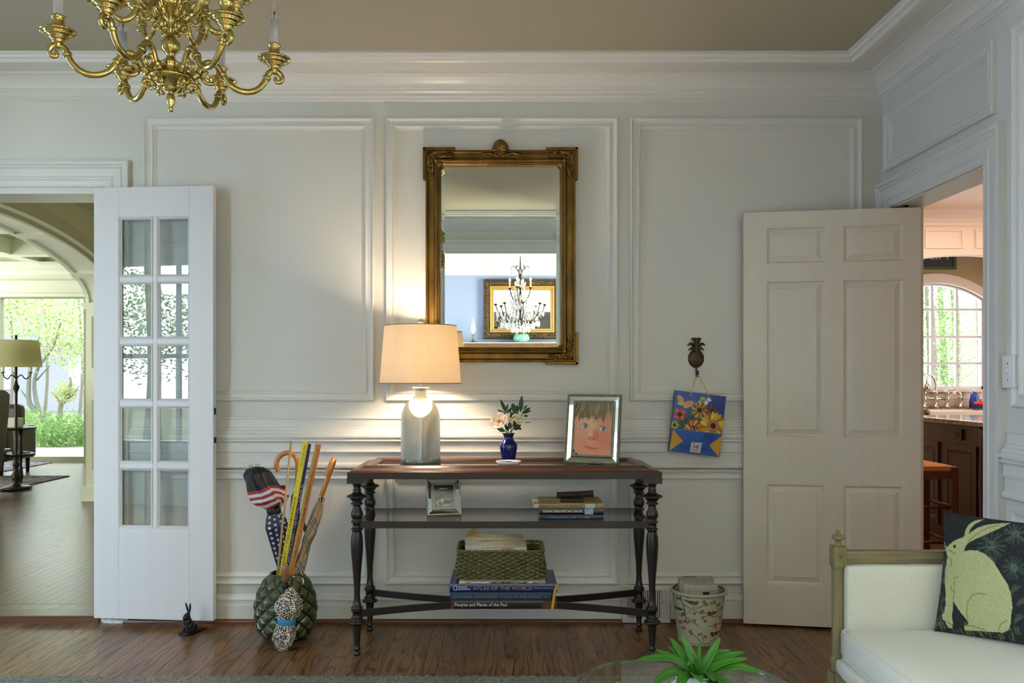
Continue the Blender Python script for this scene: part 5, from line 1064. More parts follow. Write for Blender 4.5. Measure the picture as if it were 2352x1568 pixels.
blob('rabbit_figure', [((0, .008, .038), .026, (.95, 1.05, 1.0), (0, 0, 0)), ((0, -.004, .060), .021, (.9, .9, 1.1), (0, 0, 0)), ((0, -.010, .083), .0175, (.9, 1.05, 1.0), (0, 0, 0)), ((0, -.025, .079), .009, (.9, 1, .9), (0, 0, 0)), ((.018, .018, .030), .017, (.7, 1.1, 1.1), (0, 0, 0)), ((-.018, .018, .030), .017, (.7, 1.1, 1.1), (0, 0, 0)),
    ((.008, -.018, .030), .0065, (1, 1, 2.6), (0, 0, 0)), ((-.008, -.018, .030), .0065, (1, 1, 2.6), (0, 0, 0)), ((.008, -.024, .018), .006, (1, 1.5, .8), (0, 0, 0)), ((-.008, -.024, .018), .006, (1, 1.5, .8), (0, 0, 0)), ((0, .036, .030), .010, (1, 1, 1), (0, 0, 0)), ((.018, -.002, .019), .007, (.9, 2.2, .8), (0, 0, 0)), ((-.018, -.002, .019), .007, (.9, 2.2, .8), (0, 0, 0)),
    ((.009, .000, .122), .0068, (.9, .62, 4.2), (.12, .22, 0)), ((-.009, .000, .122), .0068, (.9, .62, 4.2), (.12, -.22, 0)), ((0, -.003, .096), .010, (1.1, .8, .7), (0, 0, 0))], M_cast, rb_, vox=.0022, smooth=3)
MB().bx(-.026, .026, -.034, .040, 0, .0155).build('plinth', M_cast, rb_, bevel=.002)
MB().add([(-.022, .040, 0), (.022, .040, 0), (.022, .040, .014), (-.022, .040, .014), (-.022, .105, 0), (.022, .105, 0), (.022, .105, .002), (-.022, .105, .002)], [(0, 1, 2, 3), (4, 7, 6, 5), (0, 4, 5, 1), (3, 2, 6, 7), (0, 3, 7, 4), (1, 5, 6, 2)]).build('wedge', M_cast, rb_)

# ================================================================== PINEAPPLE HOOK + GIFT BAG
s9 = 4.135/FPX
hk = thing('pineapple_hook', 'small bronze pineapple-shaped wall hook holding the gift bag', 'hook', ((1600-CX)*s9, YB, EYE+(CY-823)*s9))
M_brz = mat('antique_bronze', '#5e4d36', .45, .8, var='#3c3022', vscale=(60, 60, 60))
ph_ = Paint(60, 60, lambda u, v: (u, v), '#6a573c'); dd2 = lambda u, v: 1-2*np.maximum(np.abs((u*7+v*6) % 1-.5), np.abs((u*7-v*6) % 1-.5))
def ppos(u, v):
    a = (u-.5)*PI; b = (v-.5)*PI; r = 1+.10*np.clip(dd2(u, v), 0, 1); return .0375*np.sin(a)*np.cos(b)*r, -.014*np.cos(a)*np.cos(b)*r-.001, -.043*np.sin(b)*r+.0
ph_.build('pineapple_body', ppos, M_brz, hk)
for (tx, tz, w) in ((0, .101, .0085), (-.020, .098, .007), (.020, .098, .007), (-.037, .073, .007), (.037, .073, .007), (-.032, .049, .006), (.032, .049, .006)):
    mb = MB(); c = bez([(tx*.15, -.008, .032), (tx*.45, -.013, .032+(tz-.032)*.75), (tx*.8, -.012, tz*1.0), (tx*1.22, -.006, tz-abs(tx)*.28)], 4); n = len(c)
    sd = Vector((0, 0, 1)) if abs(tx) > .001 else Vector((1, 0, 0)); v = []
    for i, p in enumerate(c):
        t = i/(n-1); d = (c[min(i+1, n-1)]-c[max(i-1, 0)]).normalized(); s_ = d.cross(Vector((0, -1, 0))).normalized(); ww = w*math.sin(PI*(.12+.86*t))**.8; v += [p-s_*ww, p+Vector((0, -.003, 0)), p+s_*ww, p+Vector((0, .003, 0))]
    mb.add(v, [(4*i+k, 4*i+(k+1) % 4, 4*i+4+(k+1) % 4, 4*i+4+k) for i in range(n-1) for k in range(4)], 0, None, True).build('crown_leaf', M_brz, hk)
MB().tube(bez([(0, -.008, -.036), (0, -.010, -.070), (.001, -.016, -.086), (.002, -.026, -.088), (.003, -.032, -.078), (.003, -.031, -.066)], 6), .0040, 10).sph((.003, -.031, -.064), .0052, 10, 8).build('hook', M_brz, hk)
bg_ = thing('gift_bag', 'blue paper gift bag printed with sunflowers and a butterfly, hanging from the pineapple hook', 'bag')
Yb = 4.078
TL, TR_, BR_, BL = P(1551, 896, Yb), P(1668, 910.5, Yb), P(1652, 1049.5, Yb), P(1536, 1035, Yb)
bg_.location = BL
xa = (TR_-TL).normalized(); wB = (TR_-TL).length; hB = (TL-BL).length
pb = Paint(170, 200, lambda u, v: (232+541*u-67*v, 718+67*u+640*v), '#2a4f9c')
rng = np.random.rand(200, 170); from_n = np.sin(pb.X*.031+np.sin(pb.Y*.02)*2)*np.cos(pb.Y*.027+pb.X*.013)
pb.blend(np.clip(from_n*.5+.3, 0, 1), '#4a78c4', .5); pb.ell(700, 900, 160, 200, '#1b2c7a', .9, a=.7); pb.ell(250, 900, 90, 160, '#3a66b4', .9, a=.5); pb.blend((rng > .93).astype(float), '#6a90cf', .35); pb.blend((rng < .05).astype(float), '#16265f', .4)
for _ in range(60): pb.ell(random.uniform(600, 760), random.uniform(840, 960), 4, 6, '#1a2766', .5, a=.7)
pb.ell(290, 815, 26, 50, '#d9c66a', .2, -.6); pb.ell(290, 815, 18, 38, '#e0944a', .4, -.6); pb.ell(372, 862, 54, 30, '#e2cf6c', .2, -.25); pb.ell(372, 860, 42, 22, '#e08a44', .4, -.25); pb.ell(285, 860, 34, 16, '#b9c25c', .3, .3); pb.ell(340, 892, 22, 16, '#d4b06a', .3); pb.ell(325, 845, 5, 26, '#c9772c', .4, -.8)
for k, (dx, dy) in enumerate(((-45, 28), (-30, 48), (-8, 55), (18, 50), (42, 22), (60, -6), (70, 10), (35, 40))): pb.ell(525+dx, 815+dy, 22, 9, '#dfe6ee', .3, math.atan2(dy, dx))
pb.ell(525, 812, 32, 24, '#93a83c', .5); pb.ell(520, 800, 14, 8, '#d9c84a', .5)
pb.poly([(205, 1080), (260, 1000), (400, 980), (540, 960), (740, 1000), (745, 1170), (560, 1165), (200, 1130)], '#1c3a28', .8)
for (a, b, c, d) in ((385, 950, 26, 20), (370, 1010, 30, 22), (470, 1010, 36, 24), (520, 1000, 30, 18), (300, 1080, 30, 50)): pb.ell(a, b, c, d, random.choice(['#1f5a3a', '#2f7a4a', '#123a26']), .4)
pb.flower(278, 972, 68, 12, ['#b23226', '#c8502c', '#d9723c'], '#1a0f0c', 26); pb.flower(488, 928, 88, 18, ['#b98a2c', '#8f5a1f', '#d0a83a', '#7a4220'], '#120d0a', 28); pb.flower(615, 925, 60, 10, ['#6a2f22', '#8a4a30', '#54281e'], '#2a120e', 16, .3)
pb.flower(225, 1085, 48, 10, ['#c6c83a', '#a8b034'], '#2a2a14', 20); pb.flower(430, 1130, 100, 18, ['#d98a2c', '#c0571f', '#e0b03a', '#9a3a1c'], '#2a100a', 40, .1); pb.flower(632, 1095, 140, 20, ['#d7b52c', '#c9a424', '#a8691f', '#e0cc3c'], '#2a1a0e', 30); pb.ell(632, 1095, 66, 66, '#a85a24', .2); pb.ell(632, 1095, 50, 50, '#c98a4a', .3); pb.ell(632, 1095, 34, 34, '#241610', .4)
for _ in range(60): pb.ell(random.uniform(200, 740), random.uniform(1105, 1165), 8, 5, random.choice(['#8a2a20', '#c9b83a', '#3a2a1c', '#d9d0c0']), .5, a=.7)
base_y = lambda x: 1120+(x-205)*.105
pb.poly([(205, 1122), (750, 1180), (700, 1434), (160, 1362)], '#2456a4'); 
pb.ell(450, 1330, 180, 40, '#1c3f8a', .8, .1, .7); pb.ell(590, 1220, 60, 60, '#1a2f78', .8, a=.6)
pb.line([(160, 1360), (430, 1170)], 1, '#1a3d80'); pb.line([(315, 1258), (390, 1240), (560, 1255), (595, 1297)], 4, '#1b3f8c')
pb.poly([(209, 1130), (316, 1256), (170, 1358)], '#c79432'); pb.poly([(746, 1186), (594, 1298), (695, 1428)], '#c79432')
pb.line([(209, 1125), (746, 1182)], 4, '#8fa4b8', .6); pb.line([(203, 1120), (160, 1360)], 7, '#5a1c2c')
pb.poly([(405, 1262), (515, 1274), (497, 1386), (386, 1372)], '#c9c4bc'); pb.poly([(385, 1374), (497, 1388), (495, 1396), (384, 1380)], '#4a1c1c')
for k in range(13): pb.line([(424+k*5, 1292+k*.5), (419+k*5, 1330+k*.5)], random.choice([1.5, 2.5, 3.5]), '#2a2826', .9, .2)
for k in range(4): pb.line([(402-k*2, 1342+k*8), (478-k*2, 1350+k*8)], 3, '#55504a', .8)
pb.line([(418, 1272), (438, 1275)], 9, '#2a2a2a', .9)
e1 = TR_-TL; e2 = BL-TL; r0 = TL-BL
def bpos(u, v): 
    p = np.array(r0)+np.array(e1)*u[..., None]+np.array(e2)*v[..., None]; return p[..., 0], p[..., 1]-.008*np.sin(PI*u)*np.sin(PI*v), p[..., 2]
pb.build('printed_front', bpos, M_attr, bg_)
mb = MB(); q = [Vector((0, 0, 0)), BR_-BL, TR_-BL, TL-BL]; mb.add([a+Vector((0, .0002, 0)) for a in q]+[a+Vector((0, .022, 0)) for a in q], [(0, 4, 5, 1), (1, 5, 6, 2), (4, 7, 6, 5), (0, 3, 7, 4)]).build('bag_sides', mat('blue_paper', '#233f7c', .5, var='#5a1c2c', vscale=(4, 4, 4)), bg_)
M_str = mat('yellow_cord', '#d6ae2c', .5)
tip = Vector((hk.location.x+.002, YB-.024, hk.location.z-.081))-BL
MB().tube(bez([P(1586, 910, Yb-.004)-BL, P(1589, 897, Yb-.004)-BL, P(1596, 875, Yb)-BL, P(1600, 866, Yb)-BL, tip, P(1606, 866, Yb)-BL, P(1613, 878, Yb)-BL, P(1623, 897, Yb-.004)-BL, P(1628, 912, Yb-.004)-BL], 6), .0020, 8).build('cord_handle', M_str, bg_)

# ================================================================== FLOOR REGISTER (vent)
vt = thing('vent_register', 'white painted metal vent register set in the baseboard behind the table leg', 'vent', ((VX0+VX1)/2, YB, 0))
vw = VX1-VX0
MB().frame([(0, 0), (0, .024), (.003, .028), (.022, .028), (.024, .024), (.024, .008)], -vw/2, vw/2, .002, .186).build('register_frame', M_trim, vt)
MB().bx(-vw/2+.02, vw/2-.02, -.010, -.004, .02, .17).build('dark_duct', M_black, vt)
sl = MB(); n = 17; x0 = -vw/2+.026; x1 = vw/2-.048
for i in range(n+1): x = x0+(x1-x0)*i/n; sl.bx(x-.0026, x+.0026, -.026, -.012, .026, .162)
sl.bx(x1+.004, vw/2-.02, -.027, -.012, .024, .164); sl.build('louvres', M_trim, vt, kind='stuff')
MB().bx(-.012, .010, -.036, -.026, .108, .114).build('lever', M_trim, vt, loc=(vw/2-.034, 0, 0))

# ================================================================== WASTEBASKET with newspapers
ws = thing('wastebasket', 'cream ceramic wastebasket painted with birds and blossom branches on the floor', 'wastebasket', ((1604-CX)/FPX*3.87, 3.865, 0))
pw = Paint(420, 150, lambda u, v: (u, v), '#9aa389')
U = pw.u; PH = ((U*2+.5) % 1-.5)*PI; pw.X = 940+(437-60*pw.v)*np.sin(PH); pw.Y = 600+880*pw.v-0*np.cos(PH)
pw.c = np.ones_like(pw.c)*np.array(S('#b4b79b'))
BRN, RUST = '#3a2a24', '#7c4630'
br = [[(575, 590), (590, 680), (620, 770), (640, 870), (650, 990), (740, 1050), (800, 1090), (860, 1140)], [(620, 770), (680, 800), (740, 830), (800, 845), (880, 900), (960, 880), (1010, 920), (1100, 960), (1170, 965), (1230, 900), (1310, 850)], [(740, 800), (830, 795), (900, 760), (960, 700)], [(640, 870), (600, 1000), (560, 970)], [(1110, 720), (1160, 770), (1190, 830), (1240, 880)], [(700, 640), (660, 620)], [(1300, 860), (1280, 1000), (1290, 1200), (1240, 1330)], [(780, 1300), (850, 1370), (930, 1440), (1010, 1440), (1090, 1400), (1180, 1370)], [(900, 1240), (920, 1330), (950, 1400)], [(660, 1000), (640, 1070), (680, 1110)], [(1150, 1100), (1180, 1180), (1190, 1250)], [(1030, 1130), (1100, 1120), (1160, 1130)], [(1340, 620), (1310, 700), (1330, 800)], [(700, 860), (720, 910)], [(900, 960), (950, 950), (1020, 930)]]
for b in br: pw.line(b, 11, BRN, .9, .5)
for (x, y) in ((930, 680), (970, 730), (1060, 710), (1110, 690), (1200, 750), (560, 680), (780, 900), (910, 850), (890, 870), (1300, 690), (910, 970), (960, 1030), (620, 950), (780, 1030), (690, 1070), (640, 1080), (720, 1240), (740, 1280), (860, 1280), (970, 1320), (620, 1210), (1140, 1150), (1240, 1110), (1240, 1000), (1270, 830), (1330, 740), (580, 1110), (1150, 1110)):
    c = random.choice([RUST, '#8a5a34', '#6e5a3a', '#9a5a4a']); 
    for k in range(4): a = k*1.6+x; pw.ell(x+18*math.cos(a), y+18*math.sin(a), 22, 12, c, .4, a, .85)
def bird(x, y, s_, d, c1, c2): pw.ell(x, y, 75*s_, 38*s_, c1, .2, .25*d); pw.ell(x+62*d*s_, y-22*s_, 30*s_, 26*s_, c1, .2); pw.ell(x-80*d*s_, y-22*s_, 50*s_, 12*s_, '#4a2a1c', .2, .4*d); pw.ell(x-10*d*s_, y-6*s_, 45*s_, 18*s_, c2, .4, .25*d); pw.ell(x+6*d*s_, y+18*s_, 40*s_, 14*s_, '#9a7a3c', .5, .2)
bird(755, 715, 1, 1, '#7c5a34', '#5a3220'); bird(1080, 900, .95, -1, '#6a3a22', '#8a5230'); bird(1150, 1290, 1, -1, '#5c3220', '#7a4a2a'); bird(550, 880, .7, -1, '#5c3220', '#7a4a2a')
pw.blend((.02-np.abs(pw.v-.985))/.01, '#6a5a44', .5)
rw = lambda w: .0935+.0265*w
pw.build('painted_side', lambda u, v: (rw(1-v)*np.cos(2*PI*u+PI/2), rw(1-v)*np.sin(2*PI*u+PI/2), .004+.222*(1-v)), M_attrg, ws)
MB().lathe([(.0001, 0), (.094, 0), (.0965, .003), (.0935, .006)], 48, cap=False).lathe([(.1195, .224), (.124, .222), (.1295, .2255), (.1315, .231), (.1295, .237), (.124, .239), (.117, .236), (.112, .225), (.089, .010), (.0001, .010)], 56, cap=False).build('rolled_rim', mat('cream_glaze', '#b4b398', .15, coat=.5, var='#9c9a7e', vscale=(20, 20, 20)), ws)
MB().lathe([(.1165, .2372), (.1135, .2300)], 56, cap=False).build('brown_line', mat('brown_glaze', '#4a3424', .2), ws)
def curled(label, loc, pts, h, sheets, lean, txt=None):
    o = thing('newspaper', label, 'newspaper', loc, 0); o.rotation_euler = lean
    for k in range(sheets):
        q = bez([Vector((x, y+.0036*k, 0)) for x, y in pts], 6); n = len(q); dz = random.uniform(-.006, .006); th = .0022
        mb = MB(); v = [(p.x, p.y, 0) for p in q]+[(p.x, p.y+th, 0) for p in q]+[(p.x, p.y, h+dz) for p in q]+[(p.x, p.y+th, h+dz) for p in q]
        mb.add(v, [(i, i+1, 2*n+i+1, 2*n+i) for i in range(n-1)]+[(n+i, 3*n+i, 3*n+i+1, n+i+1) for i in range(n-1)]+[(2*n+i, 2*n+i+1, 3*n+i+1, 3*n+i) for i in range(n-1)]+[(0, 2*n, 3*n, n), (n-1, 2*n-1, 4*n-1, 3*n-1)], 0, None, False)
        mb.build('sheet', M_news if k % 2 else mat('newsprint_light', '#c3bdab', .8, var='#9c978a', vscale=(300, 300, 40), vamt=.3), o)
    if txt:
        q = bez([Vector((x, y, 0)) for x, y in pts], 6); A, B = q[2], q[-3]
        pg = Paint(110, 40, lambda u, v: (u*1000, v*300), '#bdb7a5')
        for c in range(9):
            if c in (5,): continue
            for r_ in range(15): pg.line([(25+c*108, 40+r_*18), (108+c*108, 40+r_*18)], 6, '#7d7a70', .7)
        pg.poly([(560, 90), (715, 90), (715, 300), (560, 300)], '#262422'); pg.line([(590, 150), (690, 150)], 8, '#a8a49a', .8); pg.line([(600, 190), (680, 190)], 8, '#a8a49a', .8); pg.line([(180, 30), (190, 280)], 14, '#6a7a9a', .5)
        cq = np.array([[p.x, p.y] for p in q]); tq = np.linspace(0, 1, len(q))
        pg.build('printed_page', lambda u, v: (np.interp(u, tq, cq[:, 0]), np.interp(u, tq, cq[:, 1])-.0008, h*(1-v)), M_attr, o)
    return o
wl_ = ws.location
curled('folded newspaper upright at the front of the bird wastebasket with a black advertisement', (wl_.x-.004, wl_.y-.022, .165), [(-.072, -.004), (-.04, -.016), (0, -.020), (.05, -.018), (.084, -.006)], .098, 3, (.05, 0, 0), True)
curled('thick bundle of folded newspapers behind the front one in the bird wastebasket', (wl_.x-.006, wl_.y+.006, .150), [(-.080, .0), (-.03, -.010), (.02, -.010), (.06, -.004), (.080, .006)], .126, 12, (.03, 0, 0))
o = thing('newspaper', 'newspaper with bold dark headline folded over the top of the wastebasket bundle', 'newspaper', (wl_.x-.010, wl_.y+.000, .2765))
MB().bx(-.060, .062, -.016, .050, .0005, .006).build('folded_sheet', M_news, o, bevel=.001)
pg = Paint(90, 30, lambda u, v: (u*1000, v*300), '#a8a294')
for k in range(12): pg.line([(40+k*42, 60), (40+k*42+26, 70)], 60, '#1f1d1b', .9, .2)
for k in range(30): pg.ell(random.uniform(0, 1000), random.uniform(120, 300), random.uniform(15, 50), 14, random.choice(['#2c2a28', '#c4beb0', '#55524c']), .3)
pg.build('headline', lambda u, v: (-.060+.122*u, -.0165+.066*(1-v)*0+.066*v*0+.066*(1-v), .0064+0*u), M_attr, o)

# ================================================================== LIGHT SWITCH
sw = thing('light_switch', 'white double-stacked light switch plate on the right wall', 'switch', (XR, 3.068, EYE+(CY-853)/FPX*3.068))
MB().bx(-.027, -.018, -.036, .036, -.060, .060).build('switch_plate', M_white, sw, bevel=.003)
MB().bx(-.0285, -.0268, -.007, .007, -.014, .014).build('slot', M_trim, sw); MB().bx(-.038, -.027, -.004, .004, -.002, .010).build('toggle', M_white, sw, bevel=.001)
for s_ in (-1, 1): MB().lathe([(.0001, .0015), (.003, .0012), (.0034, 0)], 10, T(-.027, 0, s_*.030) @ R(-PI/2, 'Y')).build('screw', M_silver, sw)
MB().bx(-.018, -.0, -.034, .034, -.056, .056).build('back_box', M_trim, sw)
# ================================================================== SETTEE
M_lime = mat('limed_oak', '#8d8558', .6, var='#6a5f3c', vscale=(60, 60, 5), vamt=.6, bump=.3, bscale=(180, 180, 12)); M_limeh = mat('limed_oak_rail', '#8a8060', .6, var='#54472f', vscale=(5, 60, 120), vamt=.6, bump=.3, bscale=(12, 180, 260))
M_lin = mat('ivory_linen', '#d3d3c3', .85, var='#cbcbba', vscale=(180, 180, 180), bump=.12, bscale=(420, 420, 420), sheen=.2)
se = thing('settee', 'limed wood settee with ivory linen seat and fluted corner post against the right wall', 'settee', (1.40, 1.88, 0))
sx0, sx1, sy0, sy1 = .985-1.40, 1.80-1.40, 1.17-1.88, 2.54-1.88
def rbox(mb, x0, x1, y0, y1, z0, z1, r, m=0, crown=0, nx=14, ny=14):
    """rounded cushion with crown"""
    V = []; 
    def sup(t): return t
    mb2 = bmesh.new(); bmesh.ops.create_cube(mb2, size=1); bmesh.ops.subdivide_edges(mb2, edges=mb2.edges[:], cuts=nx, use_grid_fill=True)
    for v in mb2.verts:
        c = Vector(((x0+x1)/2+v.co.x*(x1-x0), (y0+y1)/2+v.co.y*(y1-y0), (z0+z1)/2+v.co.z*(z1-z0)))
        q = Vector((min(max(c.x, x0+r), x1-r), min(max(c.y, y0+r), y1-r), min(max(c.z, z0+r), z1-r))); d = c-q
        if d.length > 1e-9: c = q+d.normalized()*r*min(1, d.length/r) if d.length > r else c
        u, w = v.co.x*2, v.co.y*2; k = (1-u*u)*(1-w*w)
        if v.co.z > 0: c.z += crown*max(0, k)**.7
        v.co = c
    mb2.verts.ensure_lookup_table(); mb.add([v.co[:] for v in mb2.verts], [tuple(q.index for q in f.verts) for f in mb2.faces], m, None, True); mb2.free(); return mb
def post(x, y, full=True):
    p = MB().bx(-.0185, .0185, -.021, .021, .642, .700)
    fl_ = []; n = 40
    mb = MB(); prof = [(.326, .0195), (.345, .0195), (.352, .0215), (.360, .0225), (.366, .0205), (.372, .0175), (.62, .0185), (.632, .0175), (.636, .0205), (.642, .0205)]
    v = []
    for z, r in prof:
        for i in range(n):
            a = 2*PI*i/n; rr = r*(1-.10*(math.cos(8*a) > .2)*(.378 < z+1e-9 < .63)) if z in (.372, .62) else r; v.append((rr*math.cos(a), rr*math.sin(a), z))
    mb.add(v, [(j*n+i, j*n+(i+1) % n, (j+1)*n+(i+1) % n, (j+1)*n+i) for j in range(len(prof)-1) for i in range(n)], 0, None, True)
    mb.bx(-.023, .023, -.025, .025, .240, .322).lathe([(.020, .240), (.018, .22), (.021, .21), (.013, .05), (.015, .03), (.012, .0095), (.0001, .0095)], 20)
    o = mb.build('corner_post', M_lime, se, loc=(x, y, 0), bevel=.0012)
    p.bx(-.0145, .0145, -.0222, .0222, .650, .692).bx(-.0200, .0200, -.017, .017, .650, .692).build('post_block', M_lime, o, bevel=.0016)
    q = MB()
    for k in range(8):
        a = k*PI/4; q.sph((.0080*math.cos(a), -.0225, .671+.0080*math.sin(a)), .0042, 8, 6, sc=(1, .5, 1)).sph((-.0205, .0080*math.cos(a), .671+.0080*math.sin(a)), .0042, 8, 6, sc=(.5, 1, 1))
    q.sph((0, -.0228, .671), .0036, 8, 6).build('rosette', M_lime, o, kind='stuff')
    MB().lathe([(.0001, .700), (.015, .700), (.0125, .704), (.0085, .708), (.0080, .714), (.012, .718), (.0185, .722), (.0190, .727), (.0165, .731), (.0095, .734), (.0065, .737), (.0075, .741), (.0062, .746), (.0001, .749)], 24, cap=False).build('finial', M_lime, o)
px_ = 1.006-1.40
for (x, y) in ((px_, 2.522-1.88), (px_, 1.20-1.88)): post(x, y)
MB().bx(px_+.018, 1.80-1.40, 2.505-1.88, 2.537-1.88, .648, .686).bx(px_+.018, 1.80-1.40, 2.507-1.88, 2.535-1.88, .30, .34).build('arm_rail', M_limeh, se, bevel=.003)
rbox(MB(), px_+.012, 1.79-1.40, 2.478-1.88, 2.525-1.88, .33, .648, .012, crown=0).build('arm_panel', M_lin, se)
MB().bx(px_-.018, px_+.018, 1.2-1.88, 2.50-1.88, .255, .330).bx(px_, 1.80-1.40, 1.20-1.88, 1.225-1.88, .255, .33).build('seat_rail', M_lime, se, bevel=.002)
rbox(MB(), px_-.032, 1.72-1.40, 1.22-1.88, 2.485-1.88, .325, .385, .026).build('seat_deck', M_lin, se)
cu = rbox(MB(), px_-.020, 1.72-1.40, 1.22-1.88, 2.474-1.88, .380, .470, .022, crown=.014, nx=20); cu.build('seat_cushion', M_lin, se)
def piping(z, o_=.0): 
    x0, x1, y0, y1 = px_-.020+o_, 1.72-1.40-o_, 1.22-1.88+o_, 2.474-1.88-o_; r = .022
    pts = [(x0+r*(1-math.cos(a)), y1-r*(1-math.sin(a)), z) if 0 else (x0+r-r*math.cos(a), y1-r+r*math.sin(a), z) for a in np.linspace(0, PI/2, 5)]+[(x1, y1, z)]
    return [(x0, y0, z)]+[(x0, (y0+y1)/2, z)]+pts
MB().tube(piping(.463, .006), .0032, 8).build('piping', M_lin, se); MB().tube(piping(.386, .006), .0032, 8).build('piping', M_lin, se)
MB().bx(1.73-1.40, 1.80-1.40, 1.20-1.88, 2.50-1.88, .30, .92).build('back_frame', M_lime, se, bevel=.004); rbox(MB(), 1.69-1.40, 1.75-1.40, 1.24-1.88, 2.47-1.88, .36, .88, .02).build('back_panel', M_lin, se)
for (x, y) in ((1.77-1.40, 1.21-1.88), (1.77-1.40, 2.51-1.88)): MB().bx(-.02, .02, -.02, .02, 0, .92).build('back_leg', M_lime, se, loc=(x, y, 0), bevel=.003)

# ---- rabbit cushion
cs = thing('throw_pillow', 'dark hooked-wool throw pillow with a pale green rabbit, propped in the settee corner', 'pillow')
O = Vector((1.216, 2.405, .476)); U = Vector((.722, -.692, 0)); Vv = (Vector((1.300, 2.452, .810))-O); Hc = Vv.length; Vn = Vv.normalized(); Vn = (Vn-Vn.dot(U)*U).normalized(); Nn = U.cross(Vn)
Wc = .47
# front normal should face the camera (-Y)
if Nn.y > 0: Nn = -Nn
cs.location = O
def cmap(u, v):   # u right, v down -> drawing frame measured on the photo crop
    m = u*Wc*850/.25; h = 1-v; x = 1000+m+210*h; yb = 1010+.242*(x-1000); yt = 90+.157*(x-1210); return x, yb+(yt-yb)*h
pc = Paint(300, 230, cmap, '#171b1d')
tx = np.random.rand(230, 300)
pc.blend((tx > .8).astype(float), '#2a2e2e', .6)
def sprig(x, y, r, n, c): 
    for k in range(n): a = 2*PI*k/n+random.uniform(-.2, .2); pc.line([(x+r*.25*math.cos(a), y+r*.25*math.sin(a)), (x+r*math.cos(a), y+r*math.sin(a))], 11, c, .75, .7)
for _ in range(420):
    x = random.uniform(980, 3000); y = random.uniform(940, 1500)+.12*(x-1000)
    if y > 880+.30*(x-1000)-40: pc.line([(x, y), (x+random.uniform(-30, 10), y-random.uniform(40, 80))], 12, random.choice(['#6b7a3c', '#55652f', '#3f4d2c', '#66723f']), .7, .8)
for (x, y, r, n, c) in ((1640, 410, 120, 22, '#3f4f3e'), (1850, 330, 90, 18, '#47563f'), (1810, 600, 90, 18, '#394a38'), (1140, 520, 80, 14, '#37473f'), (2150, 420, 110, 20, '#3f4f3e'), (2300, 700, 110, 20, '#3f4f3e'), (2060, 820, 100, 18, '#394a38')):
    sprig(x, y, r, n, c)
    for k in range(14): pc.ell(x+random.uniform(-30, 30), y+random.uniform(-30, 30), 10, 10, '#46585a', .5)
for (x, y, a) in ((1100, 620, .9), (1150, 640, -.9), (1080, 720, .6), (1120, 790, -.8), (1100, 860, .7), (1790, 760, -.9), (1830, 860, -.7), (1780, 980, -.9), (1900, 960, .6), (1620, 520, .5), (1950, 700, .4), (2100, 980, -.5), (2240, 560, .8)):
    for k in (0, 1): pc.ell(x+k*20, y, 46, 15, '#3d4a38', .4, a+k*.5, .8)
RAB = [(1205, 400), (1215, 388), (1250, 372), (1300, 348), (1345, 335), (1385, 328), (1404, 318), (1418, 275), (1448, 228), (1498, 196), (1550, 182), (1592, 178), (1550, 203), (1503, 228), (1467, 262), (1444, 308), (1470, 290), (1530, 258), (1600, 238), (1700, 228), (1825, 222), (1770, 254), (1690, 288), (1590, 322), (1500, 352), (1440, 374), (1412, 400), (1392, 440), (1450, 433), (1520, 443), (1590, 480), (1650, 545), (1708, 655), (1745, 718), (1763, 800), (1757, 900), (1728, 975), (1722, 1010), (1690, 1062), (1640, 1078), (1590, 1070), (1500, 1060), (1420, 1048), (1340, 1042), (1302, 1032), (1312, 1002), (1352, 992), (1335, 950), (1282, 880), (1240, 805), (1228, 868), (1206, 925), (1208, 970), (1190, 1012), (1160, 1006), (1138, 970), (1135, 950), (1108, 932), (1106, 898), (1140, 880), (1158, 820), (1170, 740), (1165, 650), (1180, 560), (1215, 490), (1222, 462), (1208, 432)]
pc.poly(RAB, '#a3a774')
pc.blend(((np.sin(pc.X*.42+np.sin(pc.Y*.03)*3)*np.sin(pc.Y*.42+np.sin(pc.X*.02)*3) > .55) & (pc.c[..., 1] > .25)).astype(float), '#7f8348', .55)
pc.blend(((tx > .55) & (pc.c[..., 1] > .2)).astype(float), '#bcc08a', .35)
pc.ell(1304, 391, 15, 13, '#14120f', .3, -.8)
for pts in ([(1350, 985), (1352, 900), (1375, 830), (1420, 785), (1480, 770), (1550, 785)], [(1240, 800), (1262, 740), (1275, 640), (1310, 630)], [(1232, 690), (1245, 740)], [(1240, 410), (1290, 440), (1300, 450)], [(1250, 470), (1262, 520), (1255, 545)], [(1700, 990), (1640, 1010), (1600, 1060)], [(1310, 1000), (1390, 1010), (1500, 1050)], [(1160, 960), (1200, 990)], [(1440, 360), (1520, 310), (1620, 265), (1720, 245)]): pc.line(pts, 9, '#6f7238', .85, .5)
for pts in ([(1215, 395), (1190, 350), (1165, 330)], [(1212, 402), (1180, 375), (1158, 370)], [(1212, 412), (1180, 405), (1158, 412)], [(1225, 470), (1205, 500)]): pc.line(pts, 8, '#a7aa6c', .9, .5)
def pill(sgn):
    def f(u, v):
        h = 1-v; e = (1-(2*u-1)**2); g = (1-(2*h-1)**2); t = .058*np.clip(e, 0, 1)**.42*np.clip(g, 0, 1)**.42; pinch_u = .016*(1-g)*0+.0; 
        uu = u+(0.5-u)*.07*g*0+(u-.5)*(-.05)*(1-e)**6*g; hh = h+(h-.5)*(-.06)*(1-g)**6*e
        p = [U[k]*uu*Wc+Vn[k]*hh*Hc+Nn[k]*t*sgn for k in range(3)]; return p[0], p[1], p[2]
    return f
pc.build('hooked_front', pill(1), M_attrf, cs)
pb2 = Paint(60, 50, lambda u, v: (u, v), '#1b1e1f'); pb2.build('back_cover', pill(-1), mat('charcoal_wool', '#1d2021', .95, bump=.4, bscale=(300, 300, 300)), cs)
